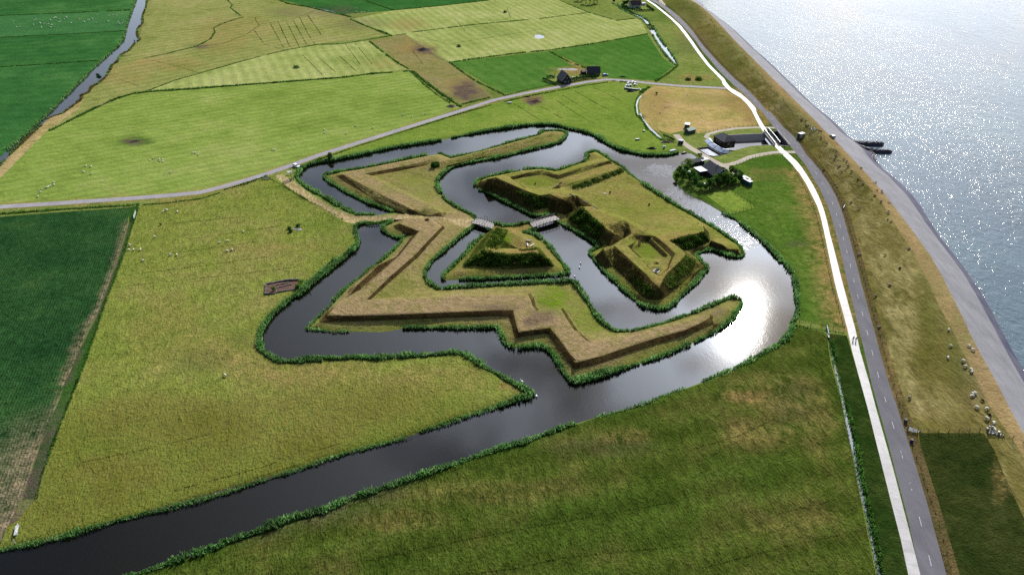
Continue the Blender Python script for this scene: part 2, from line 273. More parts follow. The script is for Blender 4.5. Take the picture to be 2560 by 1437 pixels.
# fields: (name of material, outline) painted in order
FIELDS = [
 ('far_green', I([(-900, -120), (352, -120), (345, 0), (330, 30), (318, 75), (308, 98), (255, 150), (205, 200), (110, 296), (0, 393), (-300, 610), (-900, 900)])),
 ('flock_green', T1([(-900, 160), (0, 119), (970, 80), (925, 235), (0, 281), (-900, 330)])),
 ('olive_pale', I([(374, -120), (368, 0), (355, 60), (345, 105), (300, 140), (275, 170), (250, 200), (200, 250), (120, 325), (235, 275), (330, 232), (360, 228), (530, 174), (790, 110), (965, 90), (860, 40), (700, 0), (700, -120)])),
 ('field_pale', T1([(1070, 690), (1300, 604), (1580, 524), (1900, 434), (2150, 374), (2350, 340), (2560, 330)]) + T2([(200, 305), (330, 400), (430, 470), (505, 515), (250, 550), (0, 578)]) + T1([(2200, 605), (1800, 633), (1400, 663)])),
 ('top_dark', I([(690, -120), (700, 0), (850, 35), (985, 27), (1220, 2), (1400, -120)])),
 ('field_pale', T2([(80, 145), (400, 80), (700, 52), (1100, 8), (1500, -60), (1630, 0), (1860, 95), (2060, 157), (2200, 142), (2240, 160), (2290, 253), (1900, 325), (1560, 375), (1300, 400), (820, 465), (640, 380), (490, 258), (390, 270)])),
 ('brown_column', T2([(230, 306), (490, 258), (640, 380), (760, 450), (820, 465), (1000, 605), (1140, 722), (1115, 732), (905, 778), (740, 700), (540, 535)])),
 ('crop_green', T2([(815, 465), (1230, 712), (1400, 672), (1640, 632), (1510, 595), (1600, 570), (1620, 500), (1810, 520), (1560, 382)])),
 ('crop_green', T2([(1560, 380), (1900, 328), (2290, 258), (2330, 320), (2400, 430), (2490, 492), (2340, 600), (2000, 582), (1930, 540), (1850, 515)])),
 ('meadow_bright', I([(0, 393), (120, 325), (235, 275), (330, 235), (370, 229), (600, 213), (850, 193), (1026, 178), (1100, 240), (1152, 270), (1030, 311), (870, 361), (740, 405), (620, 445), (560, 462), (500, 478), (340, 491), (0, 513), (-300, 528), (-900, 560), (-900, 900)])),
 ('dry_bank', I([(-300, 610), (0, 413), (80, 335), (125, 293), (190, 262), (210, 240), (200, 270), (120, 325), (55, 390), (0, 446), (-300, 700)])),
 ('meadow_north', I([(800, 392), (870, 369), (1030, 319), (1152, 281), (1320, 236), (1470, 209), (1518, 203), (1640, 212), (1600, 250), (1590, 280), (1610, 305), (1660, 350), (1690, 370), (1640, 385), (1590, 382), (1520, 350), (1450, 320), (1370, 313), (1200, 345), (1000, 380), (840, 410), (770, 420)])),
 ('dry_field', Q([(230, 1110), (330, 1050), (380, 1030), (800, 1060), (1200, 1075), (1390, 1180), (1480, 1260), (1540, 1350), (1570, 1437)]) + K([(1620, 200), (1600, 220), (1300, 245), (1000, 290), (700, 340), (430, 300), (230, 350), (60, 300), (0, 240)]) + T2([(2390, 1000), (2300, 940), (2255, 870), (2225, 800), (2235, 720)])),
 ('meadow_east', K([(1190, 870), (1300, 840), (1500, 750), (1900, 690), (2030, 700), (2150, 820), (2240, 930)]) + PZ([(325, 150), (380, 240), (420, 320), (460, 400), (485, 480), (505, 570), (530, 690), (555, 810), (580, 930), (610, 1050), (640, 1150), (668, 1268), (540, 1262), (330, 1200), (322, 1080), (320, 960), (300, 850), (200, 720), (110, 640), (0, 545)]) + B([(2200, 860), (2060, 740), (1800, 610), (1650, 540), (1900, 560)])),
 ('paddock', B([(1868, 598), (1960, 566), (2058, 556), (2268, 698), (2180, 720), (2070, 752)])),
 ('garden', K([(460, 835), (640, 800), (900, 780), (1100, 910), (1330, 1060), (1480, 1150), (1190, 1230), (760, 1310), (560, 1340), (362, 1182), (302, 1112), (262, 1042), (272, 972), (325, 905)])),
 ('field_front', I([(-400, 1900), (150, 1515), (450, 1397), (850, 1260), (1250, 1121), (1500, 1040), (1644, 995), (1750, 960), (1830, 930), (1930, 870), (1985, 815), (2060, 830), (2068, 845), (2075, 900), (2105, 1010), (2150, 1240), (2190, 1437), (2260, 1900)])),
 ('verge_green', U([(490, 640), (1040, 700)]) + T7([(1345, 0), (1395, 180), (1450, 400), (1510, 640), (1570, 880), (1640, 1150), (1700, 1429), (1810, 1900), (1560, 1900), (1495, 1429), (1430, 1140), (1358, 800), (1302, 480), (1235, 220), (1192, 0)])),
 ('meadow_west', I([(345, 515), (560, 472), (680, 440), (760, 495), (860, 552), (884, 565), (884, 590), (890, 610), (850, 650), (760, 710), (680, 780), (640, 850), (680, 905), (900, 890), (1150, 884), (1327, 985), (1200, 1035), (850, 1136), (400, 1268), (0, 1375), (-200, 1420), (45, 1300), (90, 1245), (125, 1130), (160, 1030), (195, 950), (230, 850), (265, 750), (300, 655), (320, 590), (335, 540)])),
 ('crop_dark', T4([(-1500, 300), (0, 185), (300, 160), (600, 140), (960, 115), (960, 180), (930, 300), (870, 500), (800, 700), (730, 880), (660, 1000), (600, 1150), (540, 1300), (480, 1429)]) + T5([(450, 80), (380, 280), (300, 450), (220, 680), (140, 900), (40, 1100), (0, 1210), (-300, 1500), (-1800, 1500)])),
 ('bank_green', T4([(960, 115), (1030, 100), (1005, 200), (960, 330), (900, 520), (850, 650), (790, 800), (740, 950), (690, 1100), (640, 1240), (570, 1429)]) + T5([(490, 200), (420, 380), (370, 520), (310, 680), (265, 860), (170, 870), (240, 640), (300, 470), (370, 290), (440, 130), (480, 0)]) + T4([(530, 1320), (580, 1200), (650, 1060), (720, 930), (790, 740), (860, 560), (920, 380), (960, 230)])),
]

CROP_BARE = T5([(470, 20), (440, 130), (370, 290), (300, 470), (240, 640), (150, 890), (80, 1030), (20, 1130), (-40, 1200), (-60, 900), (0, 560), (120, 440), (250, 290), (380, 120)])
# ---------------------------------------------------------------- breaklines of earthworks (pixel, height)
BL = []                      # open polylines of 3-D points
def bl(pts, z): BL.append([P(x, y, z) for x, y in pts])
def blz(pts): BL.append([P(x, y, z) for x, y, z in pts])
def off(pts3, d, z):
    """offset a 3-D polyline sideways by d metres (left positive) at height z"""
    a = np.array([p[:2] for p in pts3]); out = []
    for i in range(len(a)):
        t = a[min(i + 1, len(a) - 1)] - a[max(i - 1, 0)]; t = t / (np.linalg.norm(t) + 1e-9)
        q = a[i] + d * np.array([-t[1], t[0]]); out.append((q[0], q[1], z))
    return out
# --- outer work, north bastion
bl(A([(312, 446), (600, 620), (872, 748)]), .8)
bl(A([(372, 434), (640, 576), (930, 714)]), 2.4)
bl(A([(900, 750), (1000, 752), (1090, 770), (1155, 782)]), .8)
bl(A([(930, 714), (1020, 710), (1120, 722), (1150, 740)]), 2.0)
bl(A([(1172, 786)]) + A([(1200, 740), (1100, 690), (900, 590), (640, 455)]), .9)
bl(A([(1150, 740), (1080, 690), (820, 565), (556, 432)]), 2.0)
bl(A([(372, 434), (480, 402), (800, 345), (1060, 292), (1140, 284)]), 2.3)
bl(A([(556, 428), (800, 383), (1070, 323)]), 2.1)
bl(A([(592, 448), (800, 412), (1085, 354)]), .9)
# --- long north ridge
bl(A([(1080, 345), (1200, 322), (1500, 248), (1800, 168), (1960, 122), (2045, 92)]), 2.0)
bl(A([(1105, 384), (1200, 367), (1500, 292), (1800, 212), (2000, 168), (2062, 122)]), .9)
BL.append(off([P(x, y, 2.0) for x, y in A([(1240, 312), (1500, 248), (1800, 168), (1960, 122), (2045, 92)])], 3.0, .9))
# --- outer work, gate bastion and long west face
bl(A([(775, 846), (850, 890), (940, 915), (800, 1092), (500, 1358), (395, 1437)]), .7)
bl(A([(822, 826), (900, 858), (985, 888), (815, 1092), (535, 1358), (440, 1437)]), 2.3)
bl(A([(822, 826), (880, 786), (1000, 778), (1100, 800), (1165, 850)]), 2.0)
bl(A([(800, 836), (870, 797), (1000, 791), (1110, 801), (1195, 852)]), .8)
bl(A([(1165, 852), (1050, 968), (950, 1078), (750, 1250), (565, 1432)]), 2.3)
bl(A([(1190, 862), (1070, 985), (982, 1090), (790, 1258), (690, 1348), (600, 1432)]), .9)
# --- south arm
bl(C([(640, 40), (430, 210), (260, 390), (190, 500), (700, 482), (1200, 462), (1600, 447), (1695, 450), (1720, 520), (1745, 622), (1900, 600), (2005, 585), (2080, 690), (2160, 800), (2222, 872)]), .7)
bl(D([(125, 1192), (330, 1142), (600, 1042), (900, 952), (1080, 892), (1230, 832), (1320, 720)]), .8)
bl(C([(660, 40), (480, 210), (330, 350), (250, 440), (450, 444), (700, 440), (1200, 418), (1600, 402), (1735, 398), (1752, 490), (1775, 577), (1900, 557), (2028, 540), (2100, 630), (2180, 740), (2240, 800)]), 2.3)
bl(D([(122, 1140), (330, 1085), (600, 995), (800, 932), (1000, 878), (1130, 820), (1200, 775)]), 2.3)
bl(C([(570, 318), (750, 315), (1100, 296), (1600, 276), (1850, 274), (1872, 310), (1890, 370), (1922, 410), (2112, 386), (2150, 450), (2220, 560), (2330, 660)]), 2.2)
bl(C([(640, 312), (760, 305), (1100, 286), (1600, 266), (1870, 264), (1900, 300), (1915, 365), (1940, 398), (2128, 376), (2172, 440), (2250, 560), (2352, 648)]), .9)
bl(D([(215, 966), (290, 982), (500, 945), (800, 862), (1050, 790), (1180, 755)]), 2.2)
bl(D([(235, 948), (300, 962), (500, 922), (800, 840), (1060, 765), (1200, 735)]), 1.0)
# --- core fort, west bastion
bl(B([(86, 535), (135, 572), (280, 642), (400, 702), (485, 728), (600, 702), (680, 742), (750, 757), (800, 742), (850, 705)]), .9)
bl(B([(128, 470), (190, 458), (280, 500), (420, 560), (540, 602), (620, 592), (700, 625), (800, 652), (868, 690)]), 5.4)
bl(B([(128, 470), (230, 440), (400, 406), (555, 394), (690, 428), (900, 362), (1060, 318)]), 3.9)
bl(B([(300, 456), (450, 422), (560, 402), (692, 442), (900, 372), (1095, 324)]), 3.8)
bl(B([(322, 472), (550, 437), (690, 474), (722, 466), (1100, 348)]), 2.6)
bl(B([(330, 480), (430, 540), (520, 575), (620, 560), (700, 545)]), 2.6)
bl(B([(300, 460), (420, 545), (520, 590), (620, 575), (740, 585), (830, 602), (960, 690), (1060, 740), (1220, 800), (1385, 888)]), 4.7)
bl(B([(700, 538), (800, 580), (860, 605), (985, 690), (1090, 735), (1250, 790), (1395, 872)]), 2.0)
bl(B([(690, 522), (800, 500), (1000, 440), (1172, 374)]), 3.6)
bl(B([(722, 500), (860, 462), (1000, 415), (1120, 360)]), 3.2)
bl(B([(690, 535), (840, 560), (1030, 495), (1225, 412)]), 1.8)
bl(B([(940, 275), (990, 262), (1060, 305), (1020, 312)]), 1.2)
# --- curtain
bl(B([(770, 792), (850, 852), (950, 932), (1050, 992), (1092, 1002), (1212, 950)]), .9)
bl(B([(868, 690), (950, 760), (1050, 852), (1150, 912)]), 5.2)
blz([(*B([(1150, 912)])[0], 5.2), (*B([(1215, 945)])[0], 4.8)])
# --- south-east bastion
bl(D([(318, 262), (420, 372), (560, 502), (640, 602), (702, 637), (790, 637), (845, 617), (960, 522), (1060, 432), (1140, 372), (1090, 300), (1040, 262)]), .9)
bl(D([(345, 225), (430, 200), (511, 274), (689, 434), (738, 490), (795, 540), (824, 470), (859, 418), (920, 363), (973, 316), (1001, 277)]) + BT([(1310, 590), (1130, 440), (1000, 368)]), 4.7)
bl(D([(345, 225), (430, 200)]), 4.7)
bl(BT([(960, 362), (1300, 270), (1800, 172)]), 4.3)
bl(BT([(1340, 605), (1600, 545), (1935, 385), (1905, 190)]), .9)
bl(BT([(1800, 172), (1772, 32), (1240, 150), (780, 275)]), 3.6)
bl(BT([(1600, -60), (1300, 0), (1050, 55), (780, 122), (508, 188)]), 1.9)
bl(BT([(1430, 620), (1340, 605)]), .9)
bl(BT([(70, 490), (320, 342)]), 4.4)
bl(BT([(200, 200), (420, 255), (640, 262)]), 4.5)
bl(BT([(470, 335), (590, 312)]), 3.5)
bl(BT([(70, 490), (200, 620), (370, 782), (510, 940), (690, 1110), (785, 1172), (990, 985)]), 4.3)
bl(BT([(140, 545), (350, 400), (470, 440), (500, 380), (900, 722), (800, 790), (620, 790), (420, 765), (245, 610), (140, 545)]), 2.5)
bl(BT([(590, 318), (980, 692), (1040, 706), (648, 342)]), 3.8)
bl(BT([(722, 286), (900, 430), (1152, 662), (1000, 960)]), 4.9)
bl(BT([(520, 950), (670, 895), (600, 800)]), 4.0)
bl(BT([(740, 850), (960, 985)]), 4.0)
bl(BT([(560, 965), (690, 1095), (785, 1155), (970, 1000), (770, 900), (690, 915), (560, 965)]), 3.3)
# --- south tongue of the core
bl(D([(1205, 195), (1300, 228), (1410, 248)]), .9)
bl(D([(1212, 165), (1300, 202), (1425, 232)]), 2.2)
bl(D([(1240, 150), (1330, 180), (1430, 215)]), 1.0)
# --- ravelin
bl(R([(640, 660), (330, 1000), (60, 1400)]) + A([(1290, 1212), (1660, 1195), (2066, 1168), (2000, 1085), (1935, 1010)]), .9)
bl(R([(760, 588), (560, 880), (480, 1040), (640, 1125), (1100, 1135), (1480, 1120), (1700, 1145), (1600, 1010)]), 4.4)
bl(R([(1030, 640), (920, 850), (700, 1082), (900, 1085), (1240, 1065), (1600, 1010)]), 4.0)
bl(R([(1050, 665), (960, 850), (770, 1050), (1240, 1030), (1560, 985)]), 1.4)
# --- sea dike
CREST3 = [P(x, y, 6.0) for x, y in CRESTL]; ASPH3 = [P(x, y, 5.6) for x, y in ASPH]; WATER3 = [P(x, y, -1.5) for x, y in WATERL]
def extend(l3, a, b):
    l = [np.array(p) for p in l3]
    d0 = l[0] - l[2]; d0[2] = 0; d0 /= np.linalg.norm(d0); d1 = l[-1] - l[-3]; d1[2] = 0; d1 /= np.linalg.norm(d1)
    return [tuple(l[0] + d0 * a)] + [tuple(p) for p in l] + [tuple(l[-1] + d1 * b)]
_d0 = np.array([.42, 1.0, 0]); _d0 /= np.linalg.norm(_d0)
_d1 = np.array([-.18, -1.0, 0]); _d1 /= np.linalg.norm(_d1)
def ext_same(l3):
    l = [np.array(p) for p in l3]
    return [tuple(l[0] + _d0 * 3500)] + [tuple(p) for p in l] + [tuple(l[-1] + _d1 * 400)]
CREST3, ASPH3, WATER3 = ext_same(CREST3), ext_same(ASPH3), ext_same(WATER3)
BL += [CREST3, ASPH3]
mid = []
_as = np.array(ASPH3); _w = np.array(WATER3)
def resample(l3, n):
    a = np.array(l3); s = np.r_[0, np.cumsum(np.linalg.norm(np.diff(a[:, :2], axis=0), axis=1))]
    t = np.linspace(0, s[-1], n)
    return np.stack([np.interp(t, s, a[:, k]) for k in range(3)], 1)
for p in ASPH3[1:-1]:
    j = np.argmin(np.linalg.norm(_w[:, :2] - np.array(p[:2]), axis=1)); 
    seg = resample(WATER3[1:-1], 400); j = np.argmin(np.linalg.norm(seg[:, :2] - np.array(p[:2]), axis=1))
    mid.append(tuple(np.array(p) * .55 + seg[j] * .45 + np.array([0, 0, .9])))
mid = ext_same(mid)
wetl = [tuple(np.array(m_) * .42 + resample(WATER3[1:-1], 400)[np.argmin(np.linalg.norm(resample(WATER3[1:-1], 400)[:, :2] - np.array(m_[:2]), axis=1))] * .58) for m_ in mid[1:-1]]
wetl = ext_same(wetl); BL.append(wetl)
BL.append(mid)
ROADR3 = wp(ROAD_R); TOE3 = off(ROADR3, -2.6 if False else 2.6, .35)
# make sure the verge offset goes seaward
if (np.array(TOE3[5][:2]) - np.array(ROADR3[5][:2])) @ np.array([1, -.3]) < 0: TOE3 = off(ROADR3, -2.6, .35)
BL.append(TOE3)

# ---------------------------------------------------------------- all closed outlines
def ribbon(pts3, w):
    l = off(pts3, w / 2, 0); r = off(pts3, -w / 2, 0)
    return l + r[::-1]
def to_px(a):
    a = np.asarray(a, dtype=float); X, Y, Z = a[:, 0], a[:, 1], (a[:, 2] if a.shape[1] > 2 else 0)
    d = CAM_H - Z
    zc = Y * CP + d * SP; yc = Y * SP - d * CP
    return np.stack([1280 + FPX * X / zc, 718.5 - FPX * yc / zc], 1)
FARM3 = ribbon(wp(FARM_ROAD), 3.9)
SLP3 = [ribbon(wp(p), w) for p, w in SLUICE_PATHS]
ROAD3 = wp(ROAD_L) + ROADR3[::-1]
PATH3 = wp(PATH_L) + wp(PATH_R)[::-1]
TRACK3 = [P(x, y, .4) for x, y in TRACK]
WATERS = {'moat': [MOAT], 'canal': [CANAL], 'pond': [POND_W, STREAM1, STREAM2, STREAM3, RDITCH, TOPSTREAM, BASIN2]}
def inpoly(pts, poly):
    x, y = pts[:, 0], pts[:, 1]; poly = np.asarray(poly, dtype=float); c = np.zeros(len(pts), dtype=bool)
    bb = (x >= poly[:, 0].min()) & (x <= poly[:, 0].max()) & (y >= poly[:, 1].min()) & (y <= poly[:, 1].max())
    idx = np.nonzero(bb)[0]
    if len(idx) == 0: return c
    xs, ys = x[idx], y[idx]; r = np.zeros(len(idx), dtype=bool); j = len(poly) - 1
    for i in range(len(poly)):
        xi, yi = poly[i]; xj, yj = poly[j]
        if yi != yj:
            r ^= ((yi > ys) != (yj > ys)) & (xs < (xj - xi) * (ys - yi) / (yj - yi) + xi)
        j = i
    c[idx] = r; return c
def dist_lines(pts, lines):
    """distance of points (n,2) to a set of polylines"""
    best = np.full(len(pts), 1e9)
    for l in lines:
        l = np.asarray(l, dtype=float)[:, :2]
        for a, b in zip(l[:-1], l[1:]):
            lo = np.minimum(a, b) - 30; hi = np.maximum(a, b) + 30
            k = np.nonzero((pts[:, 0] > lo[0]) & (pts[:, 0] < hi[0]) & (pts[:, 1] > lo[1]) & (pts[:, 1] < hi[1]))[0]
            if len(k) == 0: continue
            d = b - a; L2 = d @ d
            if L2 < 1e-9: continue
            t = np.clip(((pts[k] - a) @ d) / L2, 0, 1); q = a + t[:, None] * d
            best[k] = np.minimum(best[k], np.linalg.norm(pts[k] - q, axis=1))
    return best

SHORES = [wp(MOAT, -.5), wp(CORE, -.5), wp(RAVELIN, -.5), wp(CANAL, -.5)] + [wp(p, -.5) for p in WATERS['pond']]
FENCED = [(x, y, z) for (x, y), z in zip(T7([(1775, 372), (2000, 372), (2260, 372), (2340, 500), (2420, 700), (2560, 1000), (2800, 1500), (2200, 1700), (2020, 1429), (1930, 1100), (1850, 700)]), (1.0, 2.6, 4.5, 4.6, 4.2, 4.4, 4.8, 1.5, .8, .7, .8))]
CLOSED = SHORES + [FARM3, ROAD3, PATH3, TRACK3] + SLP3 + [wp(p) for _, p in FIELDS] + [wp(BASIN)] + [[P(*p) for p in FENCED]]
LAND = [tuple(p) for p in WATER3[::-1]]          # bottom -> top along the coast
LAND = LAND + [(-6000., 6500., 0.), (-6000., -900., 0.), (-60., -900., 0.)]

def build_cdt(open_lines, closed, loose):
    vs, zs, es = [], [], []
    def add(l, close):
        s = len(vs)
        for p in l: vs.append((p[0], p[1])); zs.append(p[2] if len(p) > 2 else 0.)
        n = len(l)
        for i in range(n - 1): es.append((s + i, s + i + 1))
        if close: es.append((s + n - 1, s))
    for l in closed: add(l, True)
    for l in open_lines: add(l, False)
    for p in loose: vs.append((p[0], p[1])); zs.append(p[2])
    co, ed, fa, ov, oe, of = delaunay_2d_cdt([Vector(v) for v in vs], es, [], 0, 1e-4)
    z = np.full(len(co), np.nan)
    for i, o in enumerate(ov):
        if o: z[i] = zs[o[-1]] if len(o) == 1 else max(zs[k] for k in o) if False else zs[o[0]]
    return np.array([(v[0], v[1]) for v in co]), z, np.array([f for f in fa if len(f) == 3], dtype=np.int64)

def fill_nan(co, z, tri):
    nb = {}
    for a, b, c in tri:
        for p, q in ((a, b), (b, c), (c, a)): nb.setdefault(p, set()).add(q); nb.setdefault(q, set()).add(p)
    for _ in range(4):
        bad = np.nonzero(np.isnan(z))[0]
        if len(bad) == 0: break
        for i in bad:
            w = s = 0
            for j in nb.get(i, ()):
                if not np.isnan(z[j]):
                    k = 1 / (np.linalg.norm(co[i] - co[j]) + .01) ** 2; w += k; s += k * z[j]
            if w: z[i] = s / w
    z[np.isnan(z)] = 0
    return z

# coarse surface: earthworks only
co1, z1, t1 = build_cdt(BL, SHORES[:3] + [LAND] + [ROAD3, TRACK3, [P(*p) for p in FENCED]], [])
z1 = fill_nan(co1, z1, t1)
def tin_z(pts):
    out = np.zeros(len(pts)); 
    for a, b, c in t1:
        A_, B_, C_ = co1[a], co1[b], co1[c]
        lo = np.minimum(np.minimum(A_, B_), C_); hi = np.maximum(np.maximum(A_, B_), C_)
        k = np.nonzero((pts[:, 0] >= lo[0]) & (pts[:, 0] <= hi[0]) & (pts[:, 1] >= lo[1]) & (pts[:, 1] <= hi[1]))[0]
        if len(k) == 0: continue
        d = (B_[1] - C_[1]) * (A_[0] - C_[0]) + (C_[0] - B_[0]) * (A_[1] - C_[1])
        if abs(d) < 1e-9: continue
        u = ((B_[1] - C_[1]) * (pts[k, 0] - C_[0]) + (C_[0] - B_[0]) * (pts[k, 1] - C_[1])) / d
        v = ((C_[1] - A_[1]) * (pts[k, 0] - C_[0]) + (A_[0] - C_[0]) * (pts[k, 1] - C_[1])) / d
        ok = (u >= -1e-6) & (v >= -1e-6) & (u + v <= 1 + 1e-6)
        out[k[ok]] = (u * z1[a] + v * z1[b] + (1 - u - v) * z1[c])[ok]
    return out
_toe = np.array(TOE3)[:, :2]
DIKE_PX = [tuple(p) for p in to_px(np.array(TOE3))] + [tuple(p) for p in to_px(np.array(CREST3))][::-1]
DIKE_XY = np.array([p[:2] for p in TOE3] + [p[:2] for p in WATER3[1:-1]][::-1])
ENV_XY = np.array([p[:2] for p in wp(ENV, -.5)]); CORE_XY = np.array([p[:2] for p in wp(CORE, -.5)]); RAV_XY = np.array([p[:2] for p in wp(RAVELIN, -.5)])
def is_work(pts):
    return inpoly(pts, ENV_XY) | inpoly(pts, CORE_XY) | inpoly(pts, RAV_XY)
def height(pts):
    pts = np.asarray(pts, dtype=float)[:, :2]
    z = np.zeros(len(pts)); k = is_work(pts) | inpoly(pts, DIKE_XY)
    if k.any(): z[k] = tin_z(pts[k])
    return z
def gz(x, y): return float(height(np.array([[x, y]]))[0])
# raster of the surface, for following sight lines down to the ground
GX0, GY0, GST, GNX, GNY = -95.0, 60.0, .5, 900, 1500
HG = np.zeros((GNY, GNX), dtype=np.float32)
for a, b, c_ in t1:
    zz = z1[[a, b, c_]]
    if abs(zz).max() < 1e-6: continue
    A_, B_, C_ = co1[a], co1[b], co1[c_]
    lo = np.minimum(np.minimum(A_, B_), C_); hi = np.maximum(np.maximum(A_, B_), C_)
    x0, x1 = max(0, int((lo[0] - GX0) / GST)), min(GNX - 1, int((hi[0] - GX0) / GST) + 1)
    y0, y1 = max(0, int((lo[1] - GY0) / GST)), min(GNY - 1, int((hi[1] - GY0) / GST) + 1)
    if x1 < x0 or y1 < y0: continue
    d = (B_[1] - C_[1]) * (A_[0] - C_[0]) + (C_[0] - B_[0]) * (A_[1] - C_[1])
    if abs(d) < 1e-9: continue
    X, Y = np.meshgrid(GX0 + GST * np.arange(x0, x1 + 1), GY0 + GST * np.arange(y0, y1 + 1))
    u = ((B_[1] - C_[1]) * (X - C_[0]) + (C_[0] - B_[0]) * (Y - C_[1])) / d; v = ((C_[1] - A_[1]) * (X - C_[0]) + (A_[0] - C_[0]) * (Y - C_[1])) / d
    k = (u >= -1e-6) & (v >= -1e-6) & (u + v <= 1 + 1e-6)
    sub = HG[y0:y1 + 1, x0:x1 + 1]; sub[k] = (u * zz[0] + v * zz[1] + (1 - u - v) * zz[2])[k]
_gx, _gy = np.meshgrid(GX0 + GST * np.arange(GNX), GY0 + GST * np.arange(GNY)); _gp = np.stack([_gx.ravel(), _gy.ravel()], 1)
_mk = (is_work(_gp) | inpoly(_gp, DIKE_XY)).reshape(GNY, GNX); HG[~_mk] = 0
def hgrid(x, y):
    fx = np.clip((x - GX0) / GST, 0, GNX - 1.001); fy = np.clip((y - GY0) / GST, 0, GNY - 1.001); ix = fx.astype(int); iy = fy.astype(int); fx = fx - ix; fy = fy - iy
    return (HG[iy, ix] * (1 - fx) + HG[iy, ix + 1] * fx) * (1 - fy) + (HG[iy + 1, ix] * (1 - fx) + HG[iy + 1, ix + 1] * fx) * fy
def hit(px):
    px = np.asarray(px, dtype=float); u = (px[:, 0] - 1280) / FPX; v = (px[:, 1] - 718.5) / FPX; dd = SP + v * CP
    out = np.zeros((len(px), 3)); todo = np.ones(len(px), dtype=bool)
    for z in np.arange(6.6, -.06, -.06):
        h = CAM_H - z; X = h * u / dd; Y = h * (CP - v * SP) / dd; k = todo & (hgrid(X, Y) >= z)
        if z < 0: k = todo
        out[k, 0] = X[k]; out[k, 1] = Y[k]; out[k, 2] = np.maximum(z, -.0); todo &= ~k
        if not todo.any(): break
    k = todo
    if k.any():
        X = CAM_H * u / dd; Y = CAM_H * (CP - v * SP) / dd; out[k, 0] = X[k]; out[k, 1] = Y[k]; out[k, 2] = 0
    return out
def on_ground(px, py):
    """photo pixel -> first point of the ground on that sight line"""
    return tuple(hit(np.array([[px, py]]))[0])

# loose points: finer where the picture is finer
g = []
for sx, sy, x0, x1, y0, y1 in ((15, 11, -420, 2980, -60, 1800), (6.5, 5, 760, 1900, 310, 960)):
    gx, gy = np.meshgrid(np.arange(x0, x1, sx), np.arange(y0, y1, sy))
    q = np.stack([gx.ravel() + RNG.uniform(-.4, .4, gx.size) * sx, gy.ravel() + RNG.uniform(-.4, .4, gx.size) * sy], 1)
    w_ = np.array([P(a, b)[:2] for a, b in q])
    if sx < 10: w_ = w_[is_work(w_)]
    else: w_ = w_[~is_work(w_)]
    g.append(w_)
g = np.concatenate(g)
g = g[inpoly(g, np.array(LAND)[:, :2])]
dl = dist_lines(g, [l for l in BL] + [c + [c[0]] for c in CLOSED])
g = g[dl > .7]
wet = np.zeros(len(g), dtype=bool)
for s in SHORES: pass
_wm = inpoly(g, np.array(SHORES[0])[:, :2]) & ~inpoly(g, CORE_XY) & ~inpoly(g, RAV_XY)
g = g[~_wm]
gzv = height(g)
wk = is_work(g)
gzv = gzv + np.where(wk, RNG.normal(0, .035, len(g)), RNG.normal(0, .02, len(g)))
loose = np.c_[g, gzv]
co2, z2, t2 = build_cdt(BL, CLOSED + [LAND], loose)
nanv = np.isnan(z2)
_onshore = dist_lines(co2, [s + [s[0]] for s in SHORES]) < .02
if nanv.any():
    z2[nanv] = height(co2[nanv])
cen = co2[t2].mean(1)
keep = inpoly(cen, np.array(LAND)[:, :2])
t2 = t2[keep]; cen = cen[keep]
z2[_onshore] = -.5
# orientation up
e1 = co2[t2[:, 1]] - co2[t2[:, 0]]; e2 = co2[t2[:, 2]] - co2[t2[:, 0]]
flip = (e1[:, 0] * e2[:, 1] - e1[:, 1] * e2[:, 0]) < 0
t2[flip] = t2[flip][:, ::-1]
# ---------------------------------------------------------------- zones
def z_xy(poly3): return np.array([p[:2] for p in poly3])
zone = np.array(['pasture'] * len(t2), dtype=object)
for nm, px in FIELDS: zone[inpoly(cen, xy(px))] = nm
dk = inpoly(cen, np.array([p[:2] for p in TOE3] + [p[:2] for p in CREST3[1:-1]][::-1]))
far = cen[:, 1] > P(1765, 60)[1]
zone[inpoly(cen, np.array([p[:2] for p in ROADR3] + [p[:2] for p in TOE3][::-1]))] = 'verge_dry'
# right of the toe: dike
right = np.array([p[:2] for p in ext_same(TOE3)] + [p[:2] for p in CREST3][::-1])
zone[inpoly(cen, right)] = 'dike_grass'
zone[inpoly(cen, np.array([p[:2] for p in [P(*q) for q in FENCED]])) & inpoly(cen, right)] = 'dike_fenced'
zone[inpoly(cen, np.array([p[:2] for p in CREST3] + [p[:2] for p in ASPH3][::-1]))] = 'dike_dry'
zone[inpoly(cen, np.array([p[:2] for p in ASPH3] + [p[:2] for p in WATER3][::-1]))] = 'REVET'
zone[inpoly(cen, np.array([p[:2] for p in wetl] + [p[:2] for p in WATER3][::-1]))] = 'WET'
strip = inpoly(cen, z_xy(wp(PATH_R) + wp(ROAD_L)[::-1])); zone[strip] = 'verge_mown'
zone[inpoly(cen, ENV_XY)] = 'FORT'
zone[inpoly(cen, z_xy(FARM3))] = 'ROADS'
for s in SLP3: zone[inpoly(cen, z_xy(s))] = 'LANE'
zone[inpoly(cen, z_xy(TRACK3))] = 'TRACK'
zone[inpoly(cen, z_xy(ROAD3))] = 'ROADM'
zone[inpoly(cen, z_xy(wp(BASIN)))] = 'BASIN'
zone[inpoly(cen, z_xy(PATH3))] = 'CYCLE'
zone[inpoly(cen, z_xy(SHORES[3]))] = 'CANAL'
for p in SHORES[4:]: zone[inpoly(cen, z_xy(p))] = 'POND'
_m = inpoly(cen, z_xy(SHORES[0])) & ~inpoly(cen, ENV_XY); zone[_m] = 'MOAT'
zone[inpoly(cen, CORE_XY)] = 'CORE'; zone[inpoly(cen, RAV_XY)] = 'RAV'
